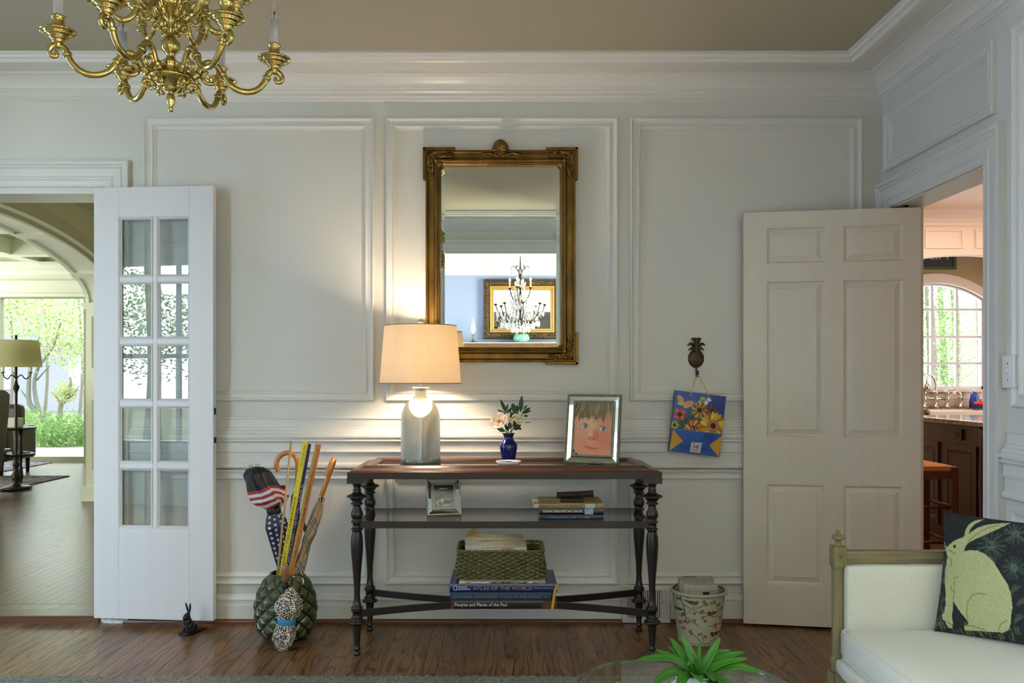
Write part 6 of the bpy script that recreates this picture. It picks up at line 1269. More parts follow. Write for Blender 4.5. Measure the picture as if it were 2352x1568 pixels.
cs.location = O-Nn*.060+Vector((0, 0, .012))+Vector((-.012, -.02, 0))

# ================================================================== COFFEE TABLE, PLANT
ct = thing('coffee_table', 'low glass-topped coffee table with slim brass legs standing on the woven rug', 'table', (.445, 1.80, 0))
def supe(a, b, n, k=72): return [(a*math.copysign(abs(math.cos(t))**(2/n), math.cos(t)), b*math.copysign(abs(math.sin(t))**(2/n), math.sin(t))) for t in [2*PI*i/k for i in range(k)]]
MB().prism(supe(.283, .45, 3.2), .438, .450).build('glass_top', M_shelfgl, ct, bevel=.002)
rimm = MB(); pr_ = supe(.2835, .4505, 3.2); rimm.tube([(x, y, .444) for x, y in pr_+pr_[:1]], .0058, 6, cap=False, sq=(1, .25)).build('polished_edge', mat('green_glass_edge', '#5d7a66', .1, spec=.8, trans=.4), ct)
for (x, y) in ((-.155, .33), (.185, .33), (-.155, -.33), (.185, -.33)): MB().bx(-.0085, .0085, -.0085, .0085, .014, .4375).build('leg', mat('aged_brass', '#9a7a48', .3, 1), ct, loc=(x, y, 0), bevel=.0015)
MB().bx(-.16, .19, -.335, .335, .07, .082).build('lower_shelf', M_shelfgl, ct)
plc = thing('potted_succulent', 'spiky green agave plant in a white faceted pot on the glass coffee table', 'plant', P(1603, 1560, 2.0)*1); plc.location.z = .4505
LX, LYY = plc.location.x, plc.location.y
M_agave = mat('agave_leaf', '#4c902c', .38, var='#2c6a20', vscale=(14, 14, 14), vamt=.5, spec=.5, tl=.15)
pot = MB(); n = 9
pot.lathe([(.0001, 0), (.028, 0), (.050, .018), (.054, .036), (.040, .052), (.030, .048), (.0001, .044)], n, smooth=False, cap=False).build('pot', mat('white_faceted_ceramic', '#d8dcd8', .35), plc)
MB().sph((-.040, -.02, .020), .032, 9, 6, sc=(1, .9, .8)).build('quartz_stone', mat('white_quartz', '#d9dfdf', .3), plc)
def ag(root, mid, tip, w, nm='leaf'):
    c = bez([Vector(root), Vector(mid), Vector(tip)], 8); n = len(c); v = []
    for i, p in enumerate(c):
        t = i/(n-1); d = (c[min(i+1, n-1)]-c[max(i-1, 0)]).normalized(); s_ = d.cross(Vector((0, -.5, 1))).normalized()
        if s_.length < .1: s_ = Vector((1, 0, 0))
        nn_ = s_.cross(d); ww = w*(.55+1.15*t-.2*t*t)*(1-t)**.85*1.35 if t < 1 else .0003
        v += [p-s_*ww+nn_*ww*.35, p-s_*ww*.5+nn_*ww*.05, p, p+s_*ww*.5+nn_*ww*.05, p+s_*ww+nn_*ww*.35]
    o = MB().add(v, [(5*i+k, 5*i+k+1, 5*i+6+k, 5*i+5+k) for i in range(n-1) for k in range(4)], 0, None, True).build(nm, M_agave, plc)
    q = o.modifiers.new('t', 'SOLIDIFY'); q.thickness = .0022
def lp2(px, py, Y): p = P(px, py, Y); return (p.x-LX, p.y-LYY, p.z-.4505)
base = (0, 0, .040)
for (mx, my, tx_, ty_, Yt, w) in ((1570, 1505, 1540, 1464, 2.06, .0135), (1585, 1500, 1562, 1455, 2.03, .0145), (1605, 1515, 1607, 1470, 1.99, .007), (1632, 1505, 1655, 1463, 2.02, .014), (1565, 1520, 1508, 1491, 2.03, .0125), (1640, 1505, 1678, 1492, 2.09, .012), (1655, 1512, 1710, 1496, 2.06, .013),
        (1540, 1512, 1462, 1514, 1.98, .015), (1650, 1525, 1715, 1511, 1.99, .0135), (1680, 1530, 1750, 1543, 1.97, .0150), (1545, 1545, 1500, 1570, 1.90, .0165), (1640, 1555, 1680, 1572, 1.90, .0150), (1600, 1550, 1612, 1566, 1.86, .016), (1625, 1545, 1640, 1562, 1.88, .014), (1560, 1500, 1535, 1483, 2.10, .012), (1590, 1520, 1580, 1525, 1.93, .008),
        (1570, 1555, 1560, 1600, 1.86, .015), (1640, 1570, 1650, 1610, 1.86, .014)):
    ag(base, lp2(mx, my, (Yt+2.0)/2), lp2(tx_, ty_, Yt), w)

# ================================================================== RUG
rg = MB(); nx, ny = 900, 16; X0, X1, Yf, Yn = -2.95, 1.10, 3.392, 3.20
M_rug = mat('woven_wool_jute', '#b0ad9e', .95, var='#777c80', vscale=(90, 90, 90), vamt=.35, bump=.9, bscale=(280, 280, 280)); 
V = []
for j in range(ny+1):
    for i in range(nx+1):
        x = X0+(X1-X0)*i/nx; y = Yf+(Yn-Yf)*j/ny; ph = x/.019*PI+(j*.7); t = j/ny
        z = .0075+.0045*math.sin(ph)*abs(math.sin(j*PI/4+.4))+.0022*math.sin(x*61+j)*1+.002*random.random(); e = min(1, j/1.5); V.append((x, y+.0025*math.sin(x/.019*PI*.5), z*e))
rg.add(V, [(j*(nx+1)+i, j*(nx+1)+i+1, (j+1)*(nx+1)+i+1, (j+1)*(nx+1)+i) for j in range(ny) for i in range(nx)], 0, None, True)
rg.bx(X0, X1, .75, Yn, 0, .0085).build('woven_rug', M_rug, label='large nubby grey-beige woven rug along the near edge of the wooden floor', cat='rug')

# ================================================================== LIVING ROOM things
M_dkmet = mat('dark_iron_lamp', '#2a2724', .4, .6); M_sh2 = mat('cream_shade', '#b9b68c', .85, tl=.35)
flp = thing('floor_lamp', 'tall dark floor lamp with cream drum shade in the far living room', 'lamp', (P(37, 1120, 8.86).x, 8.86, HZ+.012))
MB().lathe([(.0001, 0), (.15, 0), (.15, .02), (.12, .03), (.05, .045), (.03, .06), (.04, .10), (.05, .14), (.03, .18), (.02, .22), (.035, .25), (.035, .27), (.02, .29), (.034, .31), (.02, .34), (.015, .38), (.014, 1.0), (.016, 1.02), (.03, 1.06), (.034, 1.08), (.02, 1.10), (.012, 1.14), (.012, 1.62), (.0001, 1.62)], 20).build('lamp_pole', M_dkmet, flp)
MB().lathe([(.245, 1.285), (.215, 1.565)], 40, cap=False).build('lamp_shade', M_sh2, flp)
for k in range(3):
    a = k*2.09+.1; c, s_ = math.cos(a), math.sin(a); q = MB().tube(bez([(0, 0, 1.16), (.05*c, .05*s_, 1.20), (.09*c, .09*s_, 1.16), (.13*c, .13*s_, 1.18), (.145*c, .145*s_, 1.22)]), .006, 6).lathe([(.02, 1.22), (.022, 1.225), (.012, 1.23)], 12, T(.145*c, .145*s_, 0)).build('lamp_arm', M_dkmet, flp)
    MB().lathe([(.014, 1.23), (.014, 1.31), (.0001, 1.31)], 10, T(.145*c, .145*s_, 0)).build('candle_sleeve', M_white, q)
tt_ = thing('side_table', 'round dark two-tier side table beside the floor lamp in the living room', 'table', (P(14, 1110, 8.95).x, 9.0, HZ+.012))
for z, r in ((.64, .26), (.36, .24)): MB().lathe([(.0001, z-.02), (r, z-.02), (r+.008, z-.012), (r+.008, z-.004), (r, z), (.0001, z)], 36).build('table_tier', M_dkmet, tt_)
for k in range(3): a = k*2.09-.35; MB().lathe([(.0001, 0), (.02, 0), (.02, .03), (.012, .06), (.028, .12), (.02, .20), (.014, .24), (.02, .34), (.022, .36), (.016, .50), (.022, .62), (.0001, .62)], 14, T(.17*math.cos(a), .17*math.sin(a), 0)).build('leg', M_dkmet, tt_)
tx0, ty0, tz0 = tt_.location
MB().bx(-.10, .10, -.07, .07, 0, .10).build('storage_box', mat('white_box', '#c7c9bf', .6), loc=(tx0+.03, ty0-.02, tz0+.641), bevel=.004, label='pale box standing on the upper tier of the living room side table', cat='box')
MB().lathe([(.0001, 0), (.05, 0), (.09, .05), (.095, .055), (.085, .05), (.045, .01), (.0001, .01)], 24).build('bowl', M_white, loc=(tx0-.03, ty0-.10, tz0+.361), label='white bowl on the lower tier of the living room side table', cat='bowl')
bkk = thing('book', 'closed grey book on the lower tier of the living room side table', 'book', (tx0+.12, ty0+.02, tz0+.361)); MB().bx(-.07, .07, -.05, .05, 0, .02).build('cover', mat('grey_cover', '#8f9490', .6), bkk); MB().bx(-.066, .072, -.052, .046, .003, .017).build('page_block', M_page, bkk)
M_lea = mat('dark_leather', '#3a322c', .38, var='#2c2622', vscale=(8, 8, 8), spec=.5)
wc = thing('wing_chair', 'tall dark leather wing chair at the left edge of the living room', 'chair', (-4.92, 7.75, HZ), rz=0)
q = MB(); cv = [(.02, .38), (.13, .40), (.16, .60), (.19, .85), (.20, 1.02), (.16, 1.06), (.05, 1.04)]
rbox(MB(), -.55, .0, -.35, .35, .22, .46, .05).build('seat', M_lea, wc)
b_ = MB(); b_.prism([(.00, .18), (.10, .20), (.165, .55), (.20, .85), (.21, 1.03), (.15, 1.07), (.02, 1.05), (-.02, .6)], -.30, .30, M=Matrix(((1, 0, 0, 0), (0, 0, 1, 0), (0, 1, 0, 0), (0, 0, 0, 1)))).build('backrest', M_lea, wc, bevel=.025, seg=3)
for s_ in (-1, 1): rbox(MB(), -.50, .02, s_*.34-.05, s_*.34+.05, .2, .62, .04).build('armrest', M_lea, wc)
for x in (-.48, .05):
    for y in (-.3, .3): MB().lathe([(.018, 0), (.028, .20)], 10, T(x, y, 0)).build('leg', M_dkmet, wc)
ac_ = thing('armchair', 'low brown leather armchair behind the side table near the garden door', 'chair', (P(-24, 1070, 10.3).x, 10.35, HZ))
rbox(MB(), -.35, .30, -.35, .30, .18, .42, .06).build('seat', M_lea, ac_); rbox(MB(), -.32, .22, .20, .38, .30, .86, .07).build('backrest', M_lea, ac_)
for s_ in (-1, 1): rbox(MB(), s_*.34-.07, s_*.34+.03, -.33, .34, .18, .60, .045).build('armrest', M_lea, ac_)
for x in (-.3, .28):
    for y in (-.28, .28): MB().lathe([(.02, 0), (.03, .18)], 10, T(x, y, 0)).build('leg', M_dkmet, ac_)
M_orug = mat('oriental_rug', '#6f655c', .95, var='#2b2d38', vscale=(14, 14, 14), vamt=.12)
MB().bx(-8.6, -5.196, 8.55, 10.08, HZ, HZ+.011).build('patterned_rug', M_orug, label='dark patterned oriental rug beneath the floor lamp in the living room', cat='rug')
MB().bx(-8.0, -6.28, 10.6, 11.72, HZ, HZ+.010).build('patterned_rug', mat('oriental_rug_blue', '#77757c', .95, var='#45485a', vscale=(16, 16, 16), vamt=.12), label='smaller bluish patterned rug just inside the living room garden door', cat='rug')

# ================================================================== KITCHEN things
M_cab = mat('dark_cherry_cabinet', '#3a2015', .35, var='#2c180f', vscale=(30, 30, 3), coat=.2); M_gran = mat('speckled_granite', '#a08a68', .12, var='#3a2f24', vscale=(60, 60, 60), vamt=.25, coat=.5); M_gran2 = mat('granite_edge', '#8a7348', .15, var='#2c2014', vscale=(45, 45, 45), vamt=.2)
isl = thing('kitchen_island', 'dark cherry kitchen island with raised side panels and granite top', 'island', (3.24, 5.60, 0))
MB().bx(0, 1.0, -1.1, 1.05, .08, .878).bx(.05, .95, -1.05, 1.0, 0, .08).build('carcass', M_cab, isl)
MIS = Matrix(((0, 1, 0, 0), (-1, 0, 0, 0), (0, 0, 1, 0), (0, 0, 0, 1)))
for i, (a, b) in enumerate(((-1.04, -.56), (-.48, -.02), (.13, .55), (.63, 1.03))):
    MB().frame([(0, 0), (0, .014), (.045, .014), (.055, .004), (.065, .002), (.080, .010), (.080, .010)], -b, -a, .12, .735, M=MIS).add([(-.010, a+.08, .20), (-.010, b-.08, .20), (-.010, b-.08, .655), (-.010, a+.08, .655)], [(0, 1, 2, 3)]).build('side_panel', M_cab, isl)
MB().lathe([(.03, .08), (.03, .15), (.022, .2), (.030, .5), (.022, .76), (.03, .80), (.03, .878)], 16, T(-.01, .045, 0)).build('corner_column', M_cab, isl)
oy = .36
op_ = MB().bx(-.020, -.012, oy-.055, oy+.055, .765, .845).build('outlet_plate', M_cab, isl, bevel=.003)
for s_ in (-1, 1): MB().bx(-.0215, -.0195, oy+s_*.018-.012, oy+s_*.018+.012, .785, .825).build('socket', M_black, op_)
MB().bx(-.045, 1.05, -1.15, 1.10, .880, .912).build('granite_top', [M_gran], isl, bevel=.006)
MB().tube([(-.046, -1.15, .884), (-.046, 1.10, .884)], .007, 8).build('granite_edge', M_gran2, isl)
MB().lathe([(.0001, 0), (.06, 0), (.085, .05), (.095, .16), (.10, .20), (.093, .20), (.08, .06), (.0001, .02)], 24).build('crock', mat('beige_stoneware', '#b8a585', .4), loc=(3.52, 5.86, .9125), label='beige stoneware crock standing on the kitchen island by the doorway edge', cat='crock')
kb = thing('sink_cabinet', 'kitchen sink run with granite counter beneath the arched window', 'cabinet', (4.2, 7.8, 0))
MB().bx(-1.6, -.42, -.28, .29, 0, .89).bx(.42, 1.6, -.28, .29, 0, .89).bx(-.42, .42, -.26, .29, 0, .62).build('base_cabinet', M_kcase, kb)
MB().bx(-1.6, -.40, -.31, .28, .89, .93).bx(.40, 1.6, -.31, .28, .89, .93).bx(-.40, .40, .12, .28, .89, .93).build('granite_counter', M_gran, kb, bevel=.004)
MB().bx(-.40, .40, -.33, -.28, .62, .915).bx(-.40, .40, .08, .12, .62, .915).bx(-.40, -.36, -.3, .1, .62, .915).bx(.36, .40, -.3, .1, .62, .915).bx(-.4, .4, -.3, .1, .62, .66).build('apron_sink', mat('white_fireclay', '#e4dcd6', .2), kb, bevel=.006)
M_chr = mat('polished_nickel', '#c9c2b6', .1, 1)
fa = thing('bridge_faucet', 'polished nickel bridge faucet with gooseneck spout and lever handles behind the sink', 'faucet', (P(2149, 930, 7.98).x, 7.98, .93))
s10 = 7.98/FPX
for (dx, tall) in ((-26*s10, 0), (26*s10, 0), (0, 1)):
    MB().lathe([(.0001, 0), (.030, 0), (.030, .01), (.018, .02), (.016, .06), (.024, .075), (.018, .09), (.016, .12), (.022, .13), (.020, .16), (.0001, .17)], 16, T(dx, 0, 0)).build('faucet_post', M_chr, fa)
MB().tube([(-26*s10, 0, .082), (26*s10, 0, .082)], .012, 10).build('bridge', M_chr, fa)
MB().tube(bez([(0, 0, .16), (0, 0, .22), (-.02, 0, .28), (-.05, -.01, .305), (-.085, -.02, .29), (-.10, -.03, .24), (-.10, -.03, .20)]), .012, 10).lathe([(.024, .165), (.030, .17), (.030, .225), (.014, .24)], 14, T(-.10, -.03, -.01)).build('gooseneck_spout', M_chr, fa)
MB().tube([(26*s10, 0, .165), (26*s10+.075, 0, .172)], .006, 8).build('lever', M_chr, fa); MB().tube([(-26*s10, 0, .165), (-26*s10-.05, 0, .175)], .006, 8).build('lever', M_chr, fa)
sp2 = thing('side_sprayer', 'small polished nickel side sprayer to the right of the faucet', 'sprayer', (P(2206, 930, 7.98).x, 7.98, .93)); MB().lathe([(.0001, 0), (.026, 0), (.026, .012), (.017, .02), (.017, .08), (.020, .085), (.018, .11), (.0001, .115)], 14).build('sprayer_base', M_chr, sp2); MB().tube(bez([(0, 0, .10), (-.01, 0, .135), (-.045, 0, .14), (-.06, 0, .12)]), [.016]*24+[.018], 10).build('spray_head', M_chr, sp2)
so = P(2246, 928, 7.93)
o = thing('soap_bottle', 'blue dish soap bottle with white pump near the window corner', 'bottle', (so.x, 7.99, .93)); MB().lathe([(.0001, 0), (.045, 0), (.045, .06), (.03, .12), (.022, .145), (.0001, .145)], 18).build('bottle', mat('blue_soap', '#2a4fc0', .15, spec=.6), o); MB().lathe([(.014, .145), (.012, .165), (.006, .17), (.006, .20), (.0001, .2)], 10).bx(-.035, .02, -.006, .006, .19, .20).build('pump', M_white, o)
MB().lathe([(.0001, 0), (.06, 0), (.068, .02), (.0001, .016)], 20).build('soap_dish', mat('deep_blue_dish', '#1c2f86', .3), loc=(so.x-.02, 7.86, .93), label='deep blue dish beneath the red scrubber on the kitchen counter', cat='dish')
MB().lathe([(.0001, 0), (.050, .004), (.056, .018), (.048, .036), (.012, .044), (.014, .06), (.0001, .062)], 20).build('dish_scrubber', mat('red_scrubber', '#d8362a', .4), loc=(so.x-.018, 7.86, .948), label='round red dish scrubber on the blue dish beside the sink', cat='scrubber')
st2 = thing('bar_stool', 'wooden bar stool with orange woven rush seat beside the dark island', 'stool', (2.64, 5.42, 0))
M_stw = mat('reddish_stool_wood', '#5a2a16', .4, var='#451f10', vscale=(20, 20, 3)); M_rush = mat('woven_rush', '#c88648', .8, var='#9a5f2c', vscale=(12, 90, 90), vamt=.5, bump=.5, bscale=(20, 200, 200))
rs = MB(); n = 16
V = [((i/n-.5)*.36, (j/n-.5)*.36, .648+.016*max(abs(2*i/n-1), abs(2*j/n-1))**1.5-.012*(max(abs(2*i/n-1), abs(2*j/n-1)) > .98)) for j in range(n+1) for i in range(n+1)]
rs.add(V, [(j*(n+1)+i, j*(n+1)+i+1, (j+1)*(n+1)+i+1, (j+1)*(n+1)+i) for j in range(n) for i in range(n)], 0, None, True).bx(-.18, .18, -.18, .18, .622, .650).build('rush_seat', M_rush, st2, bevel=.006)
MB().bx(-.19, .19, -.19, -.165, .575, .625).bx(-.19, .19, .165, .19, .575, .625).bx(-.19, -.165, -.19, .19, .575, .625).bx(.165, .19, -.19, .19, .575, .625).build('seat_rail', M_stw, st2)
for x in (-1, 1):
    for y in (-1, 1): MB().bx(-.02, .02, -.02, .02, 0, .652).build('leg', M_stw, st2, loc=(x*.175, y*.175, 0), bevel=.003)
for z in (.18, .40):
    for (a, b) in (((-.175, -.175), (.175, -.175)), ((-.175, .175), (.175, .175)), ((-.175, -.175), (-.175, .175)), ((.175, -.175), (.175, .175))): MB().tube([(*a, z), (*b, z)], .010, 8).build('stretcher', M_stw, st2)
sg = thing('simplify_sign', 'dark green framed sign reading SIMPLIFY above the kitchen window', 'sign', (P(2130, 590, 8.09).x, 8.1, P(2130, 597, 8.09).z))
sgw = .52; MB().bx(-sgw/2, sgw/2, -.02, 0, -.085, .10).build('sign_board', mat('dark_sign_board', '#3a3a3e', .6), sg); MB().frame([(0, 0), (0, .032), (.026, .030), (.030, .018)], -sgw/2-.005, sgw/2+.005, -.09, .105).build('sign_frame', mat('green_sign_frame', '#4a5a34', .5), sg)
MB().text('SIMPLIFY', .060, 0, -.022, .005, align='CENTER', width=.44, bold=.01).build('lettering', mat('pale_lilac_letters', '#b3aec4', .6), sg)
sg.location.x = P(2192, 590, 8.1).x-sgw/2

# ================================================================== OUTDOORS
M_bark = mat('pale_bark', '#5f5a4e', .8, var='#7c766a', vscale=(12, 12, 3)); M_bark2 = mat('lichen_bark', '#53574a', .8, var='#74776a', vscale=(16, 16, 4))
M_lf = [mat('spring_leaf_%s' % k, c, .6, tl=.55) for k, c in (('lime', '#97b468'), ('pale', '#b8c794'), ('green', '#6c904e'), ('gold', '#b8a678'))]
def foliage(name, parent, centers, n, sz, mats):
    mb = MB(); 
    for _ in range(n):
        c, r = random.choice(centers); d = Vector((random.gauss(0, 1), random.gauss(0, 1), random.gauss(0, 1))); d = d.normalized()*r*random.random()**.45; p = Vector(c)+d
        a = Vector((random.gauss(0, 1), random.gauss(0, 1), random.gauss(0, 1))).normalized(); b = a.orthogonal().normalized(); s_ = sz*random.uniform(.6, 1.3)
        mb.add([p-a*s_, p+b*s_*.45, p+a*s_, p-b*s_*.45], [(0, 1, 2, 3)], random.randrange(len(mats)))
    return mb.build(name, mats, parent, kind='stuff', fixn=False)
def ctree(name, label, loc, trunk, crowns, n, sz, mats, grp=None, bark=None):
    o = thing(name, label, 'tree', loc, group=grp); mb = MB()
    for pts, r0, r1 in trunk: q = bez(pts, 5); mb.tube(q, [r0+(r1-r0)*i/(len(q)-1) for i in range(len(q))], 8)
    mb.build('trunk', bark or M_bark, o, kind='stuff' if len(trunk) > 1 else None)
    if n: foliage('foliage', o, crowns, n, sz, mats)
    return o
struct(MB().bx(-30, 20, 12.2, 60, -.3, -.02).bx(-12, 12, -25, -3.2, -.3, -.05).bx(-30, -4.95, -25, 2.8, -.3, -.06).build('ground', mat('garden_ground', '#5f6a42', .9, var='#7c7a62', vscale=(.8, .8, .8))))
struct(MB().bx(-12, -3, 12.2, 14.6, -.02, .01).build('pavement', mat('patio_slab', '#8f8b7e', .8, var='#827d70', vscale=(2, 2, 2))))
gp = lambda px, py, Y: P(px, py, Y)
def rel(o, pts): return [tuple(Vector(p)-o) for p in pts]
b0 = gp(125, 1030, 15.5); b0.z = -.02
ctree('garden_tree', 'slender forked tree with lichen-covered limbs outside the living room door', b0, [
    (rel(b0, [b0, gp(110, 985, 15.5), gp(90, 950, 15.5), gp(68, 925, 15.5), gp(66, 880, 15.5), gp(70, 840, 15.5), gp(72, 780, 15.5)]), .06, .03),
    (rel(b0, [gp(98, 960, 15.5), gp(88, 935, 15.5), gp(82, 912, 15.5), gp(79, 875, 15.5), gp(90, 840, 15.5), gp(112, 812, 15.5), gp(126, 785, 15.5), gp(140, 740, 15.5)]), .05, .015),
    (rel(b0, [gp(70, 925, 15.5), gp(55, 905, 15.5), gp(48, 895, 15.5)]), .025, .01), (rel(b0, [gp(85, 872, 15.5), gp(100, 855, 15.4), gp(115, 840, 15.3)]), .02, .006)],
    [(tuple(gp(60, 740, 15.5)-b0), 1.0), (tuple(gp(130, 720, 15.6)-b0), 1.0), (tuple(gp(20, 700, 15.4)-b0), 1.0), (tuple(gp(100, 690, 16.0)-b0), 1.1), (tuple(gp(150, 790, 15.5)-b0), .5)], 2600, .034, M_lf, bark=M_bark2)
b1 = gp(140, 1030, 17); b1.z = -.02
ctree('garden_tree', 'second garden tree with bent upper branches to the right of the forked one', b1, [
    (rel(b1, [b1, gp(138, 980, 17), gp(140, 930, 17), gp(150, 918, 17), gp(162, 890, 17), gp(161, 865, 17)]), .07, .02), (rel(b1, [gp(139, 925, 17), gp(130, 912, 17), gp(118, 900, 17)]), .03, .008), (rel(b1, [gp(150, 917, 17), gp(168, 905, 17), gp(182, 885, 17)]), .03, .008)],
    [(tuple(gp(165, 740, 17)-b1), .9), (tuple(gp(185, 800, 17)-b1), .6), (tuple(gp(150, 900, 17)-b1), .25)], 1300, .036, [M_lf[0], M_lf[1], M_lf[3]])
for i, (px, Y, lab) in enumerate(((20, 19, 'pale leafy tree rising behind the floor lamp shade outside'), (100, 21, 'light green tree in the middle of the garden background'), (180, 20, 'light green tree at the right side of the garden door view'), (-60, 18, 'light green tree beyond the left half of the garden door'))):
    c = gp(px, 1000, Y); c.z = -.02
    ctree('background_tree', lab, c, [([(0, 0, 0), (.1, 0, 1.5), (0, 0, 3.2)], .05, .02)], [((0, 0, 3.3), 1.15), ((.4, .2, 2.7), .8), ((-.4, 0, 2.9), .8)], 1500, .04, [M_lf[1], M_lf[1], M_lf[0], M_lf[3]], 'trees outside the garden door')
for i, (px, Y) in enumerate(((55, 16.0), (95, 15.0), (150, 15.4), (185, 15.8), (75, 17.5), (20, 16.5))):
    c = gp(px, 1030, Y); c.z = 0; o = thing('garden_shrub', ['low spiky green shrub left of the garden tree trunk', 'low green clump at the foot of the garden tree', 'yellow-green shrub beneath the second garden tree', 'green shrub at the right end of the flower bed', 'bluish green shrub behind the forked tree', 'green shrub behind the side table outside'][i], 'shrub', c)
    MB().tube([(0, 0, -.02), (0, 0, .25)], .02, 6).build('stem', M_bark, o); foliage('foliage', o, [((0, 0, .25), .42), ((.3, 0, .18), .3)], 800, .038, [M_lf[2], M_lf[0], M_lf[2]])
# white house across the garden
hs_ = thing('house', 'white clapboard house with grey roof beyond the garden trees', 'house', (-17.5, 32, 0))
MB().bx(-9, 9, 0, 4, -.1, 2.6).build('wall', mat('white_siding', '#8f90a0', .7), hs_); MB().add([(-9.5, -.5, 2.6), (9.5, -.5, 2.6), (9.5, 3, 4.6), (-9.5, 3, 4.6)], [(0, 1, 2, 3)]).build('roof', mat('slate_roof', '#666878', .8), hs_)
for x in (-6, -2.5, 1, 4.5):
    w_ = MB().frame([(0, 0), (0, .06), (.12, .06), (.12, 0)], x, x+1.5, .8, 2.0).build('window', M_white, hs_); MB().bx(x+.1, x+1.4, -.02, -.01, .9, 1.9).build('pane', mat('blue_house_pane', '#9ab0d8', .1), w_)
# trees beyond the kitchen window and behind the front window
for i, (px, Y, lab) in enumerate(((2130, 13.5, 'leafy green tree outside the left side of the kitchen window'), (2190, 15, 'leafy tree with a pale trunk in the middle of the kitchen window'), (2245, 14, 'leafy green tree outside the right side of the kitchen window'), (2160, 18, 'taller pale tree farther behind the kitchen window'), (2290, 17, 'pale tree at the far right beyond the kitchen window'))):
    c = gp(px, 1000, Y); c.z = -.02
    ctree('woodland_tree', lab, c, [([(0, 0, 0), (.08, 0, 1.5), (-.05, 0, 3.6)], .10, .05)], [((0, 0, 2.9), 1.2), ((.4, .3, 1.9), .9), ((-.5, 0, 2.2), .9), ((0, 0, 1.2), .8)], 5500, .027, [M_lf[0], M_lf[1], M_lf[2]], 'trees beyond the kitchen window')
for i, (x, y, lab) in enumerate(((-5.2, -4.5, 'green tree outside the front window, nearest the glass'), (-7.8, -5.5, 'broad green tree to the west of the front window'), (-9.6, -3.0, 'green tree at the far west of the front garden'), (-6.5, -8, 'tall green tree farther out in the front garden'))):
    ctree('front_tree', lab, (x, y, -.05), [([(0, 0, 0), (.08, 0, 1.5), (-.05, 0, 3.6)], .12, .05)], [((0, 0, 3.0), 1.4), ((.4, .3, 2.0), .9), ((-.5, 0, 2.2), 1.0)], 3600, .04, [M_lf[2], M_lf[0], M_lf[2]], 'trees in the front garden')

# ================================================================== REAR ROOM seen in the mirror
M_ldgold = mat('dark_ornate_gilt', '#4c3d24', .45, .5, var='#1d150d', vscale=(30, 30, 30), vamt=.4, bump=.8, bscale=(60, 60, 60)); M_lgold = mat('inner_gilt', '#8a6c38', .45, .5)
YR = -2.9
MF = Matrix.Translation((0, YR, 0)) @ R(PI)
rmr = thing('framed_mirror', 'wide ornate gilt framed mirror above the white mantel in the room behind, seen by reflection', 'mirror', (.256, YR, 2.125), rz=PI)
w2, h2 = .515, .395
MB().frame([(0, 0), (0, .05), (.01, .06), (.02, .045), (.07, .05), (.085, .03)], -w2, w2, -h2, h2).build('frame_moulding', M_ldgold, rmr)
MB().frame([(0, .03), (.004, .045), (.02, .045), (.03, .028), (.045, .030), (.055, .016), (.056, .010)], -w2+.085, w2-.085, -h2+.085, h2-.085).build('inner_moulding', M_lgold, rmr)
q = MB()
for k in range(34):
    x = -w2+.045+(2*w2-.09)*k/33; 
    for z in (-h2+.045, h2-.045): q.sph((x, -.052, z), .013, 6, 5, sc=(1, .5, 1))
for k in range(22):
    z = -h2+.07+(2*h2-.14)*k/21
    for x in (-w2+.045, w2-.045): q.sph((x, -.052, z), .013, 6, 5, sc=(1, .5, 1))
q.build('carved_beads', M_ldgold, rmr, kind='stuff')
MB().add([(-w2+.14, -.01, -h2+.14), (w2-.14, -.01, -h2+.14), (w2-.14, -.01, h2-.14), (-w2+.14, -.01, h2-.14)], [(0, 1, 2, 3)]).build('mirror_glass', M_mirror, rmr)
mn = thing('mantelpiece', 'white painted mantelpiece on the rear wall, seen by reflection', 'mantel', (.2, YR, 0))
MB().bx(-1.3, 1.3, 0, .22, 1.625, 1.677).bx(-1.25, 1.25, 0, .17, 1.56, 1.625).build('shelf', M_trim, mn, bevel=.008); MB().bx(-1.2, 1.2, 0, .12, 1.28, 1.56).bx(-1.2, -.92, 0, .12, 0, 1.28).bx(.92, 1.2, 0, .12, 0, 1.28).build('surround', M_trim, mn); MB().bx(-.92, .92, 0, .01, 0, 1.28).build('firebox', M_black, mn)
hc = thing('hurricane_candlestick', 'glass hurricane shade over a brass candlestick on the mantel, seen by reflection', 'candlestick', (-.39, YR+.11, 1.678))
MB().lathe([(.0001, 0), (.05, 0), (.045, .012), (.012, .02), (.018, .04), (.012, .06), (.014, .10), (.02, .11), (.0001, .11)], 16).build('stick', M_brz, hc); MB().lathe([(.03, .10), (.055, .15), (.055, .22), (.035, .28), (.042, .33)], 20, cap=False).build('hurricane_shade', M_cgl, hc); MB().lathe([(.009, .11), (.009, .25), (.0001, .25)], 10).build('candle', M_white, hc)
MB().lathe([(.0001, 0), (.06, 0), (.10, .03), (.11, .06), (.095, .10), (.085, .112), (.08, .108), (.09, .095), (.103, .06), (.09, .03), (.0001, .01)], 24).build('glass_bowl', mat('sea_green_glass', '#7fb8a4', .05, trans=.6, spec=.8), loc=(.245, YR+.115, 1.678), label='sea green glass bowl on the mantel, seen by reflection', cat='bowl')
cc = thing('crystal_chandelier', 'lit crystal chandelier with candle bulbs in the room behind, seen by reflection', 'chandelier', (.20, -1.40, 0))
M_dkb = mat('dark_bronze', '#1f1813', .4, .6); M_cry = mat('cut_crystal', '#f3f3f3', .02, trans=.85, spec=1, ior=1.6)
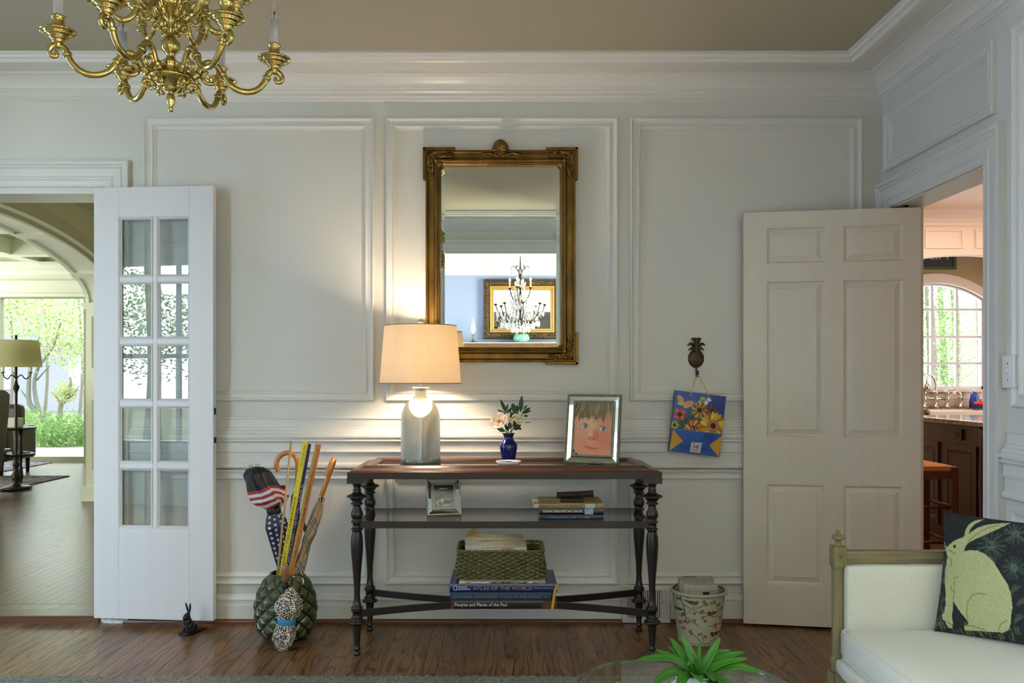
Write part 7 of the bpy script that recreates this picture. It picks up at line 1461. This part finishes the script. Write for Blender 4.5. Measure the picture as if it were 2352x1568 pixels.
MB().lathe([(.0001, 1.80), (.012, 1.81), (.035, 1.84), (.05, 1.86), (.02, 1.88), (.012, 1.92), (.03, 2.0), (.012, 2.04), (.03, 2.08), (.012, 2.12), (.018, 2.25), (.010, 2.30), (.02, 2.42), (.01, 2.47), (.006, 2.55), (.006, 2.70), (.03, 2.70), (.03, 2.71), (.0001, 2.71)], 12).build('stem', M_dkb, cc)
def prism_(mb, p, l, r): mb.lathe([(.0001, -l), (r, -l*.75), (r*.6, -l*.1), (.0001, 0)], 6, T(*p), smooth=False, cap=False)
M_bul = mat('glowing_bulb', '#ffffff', .5, emit='#ffc48a', estr=30)
for t, (n, r, zb_, zt) in enumerate(((8, .285, 1.92, 2.06), (4, .125, 2.16, 2.25))):
    for k in range(n):
        a = 2*PI*k/n+.39*(t == 0)+.3; c, s_ = math.cos(a), math.sin(a)
        ar = MB().tube(bez([(.02*c, .02*s_, zb_-.05), (r*.45*c, r*.45*s_, zb_-.07), (r*.8*c, r*.8*s_, zb_-.01), (r*c, r*s_, zt-.01)], 5), .006, 6).lathe([(.006, -.02), (.022, -.005), (.024, 0), (.010, .004)], 10, T(r*c, r*s_, zt)).build('arm', M_dkb, cc)
        MB().lathe([(.009, 0), (.009, .075), (.0001, .075)], 8, T(r*c, r*s_, zt)).build('candle_sleeve', mat('warm_candle', '#e8c39a', .5, tl=.3), ar)
        MB().sph((r*c, r*s_, zt+.093), .010, 8, 6, sc=(1, 1, 1.9)).build('bulb', M_bul, ar)
cr = MB()
for r, z, n, l, w in ((.27, 1.99, 30, .07, .008), (.08, 2.10, 16, .05, .008), (.07, 2.17, 16, .05, .008), (.06, 2.24, 14, .05, .008), (.05, 2.29, 12, .05, .008), (.10, 2.06, 18, .05, .008), (.14, 1.98, 22, .06, .008), (.11, 2.50, 14, .05, .008), (.20, 1.93, 26, .06, .008), (.035, 2.35, 10, .05, .008), (.22, 1.87, 28, .075, .009), (.16, 1.84, 24, .08, .009), (.10, 1.81, 16, .08, .009), (.05, 1.79, 9, .07, .009), (.12, 2.12, 20, .06, .007), (.09, 2.22, 18, .06, .007), (.06, 2.32, 14, .055, .007), (.10, 2.46, 12, .06, .007), (.17, 2.05, 20, .06, .007), (.04, 2.16, 8, .06, .006), (.05, 2.06, 8, .06, .007), (.09, 2.02, 14, .05, .007)):
    for k in range(n): a = 2*PI*k/n+random.uniform(-.05, .05); prism_(cr, (r*math.cos(a), r*math.sin(a), z+random.uniform(-.012, .012)), l, w)
for k in range(6): a = k*1.05; cr.m and None
cr.build('crystal_drops', M_cry, cc, kind='stuff')
for k in range(6): a = k*1.05; MB().tube(bez([(0, 0, 2.40), (.04*math.cos(a), .04*math.sin(a), 2.46), (.08*math.cos(a), .08*math.sin(a), 2.50), (.105*math.cos(a), .105*math.sin(a), 2.47)], 4), .004, 6).build('top_scroll', M_dkb, cc)
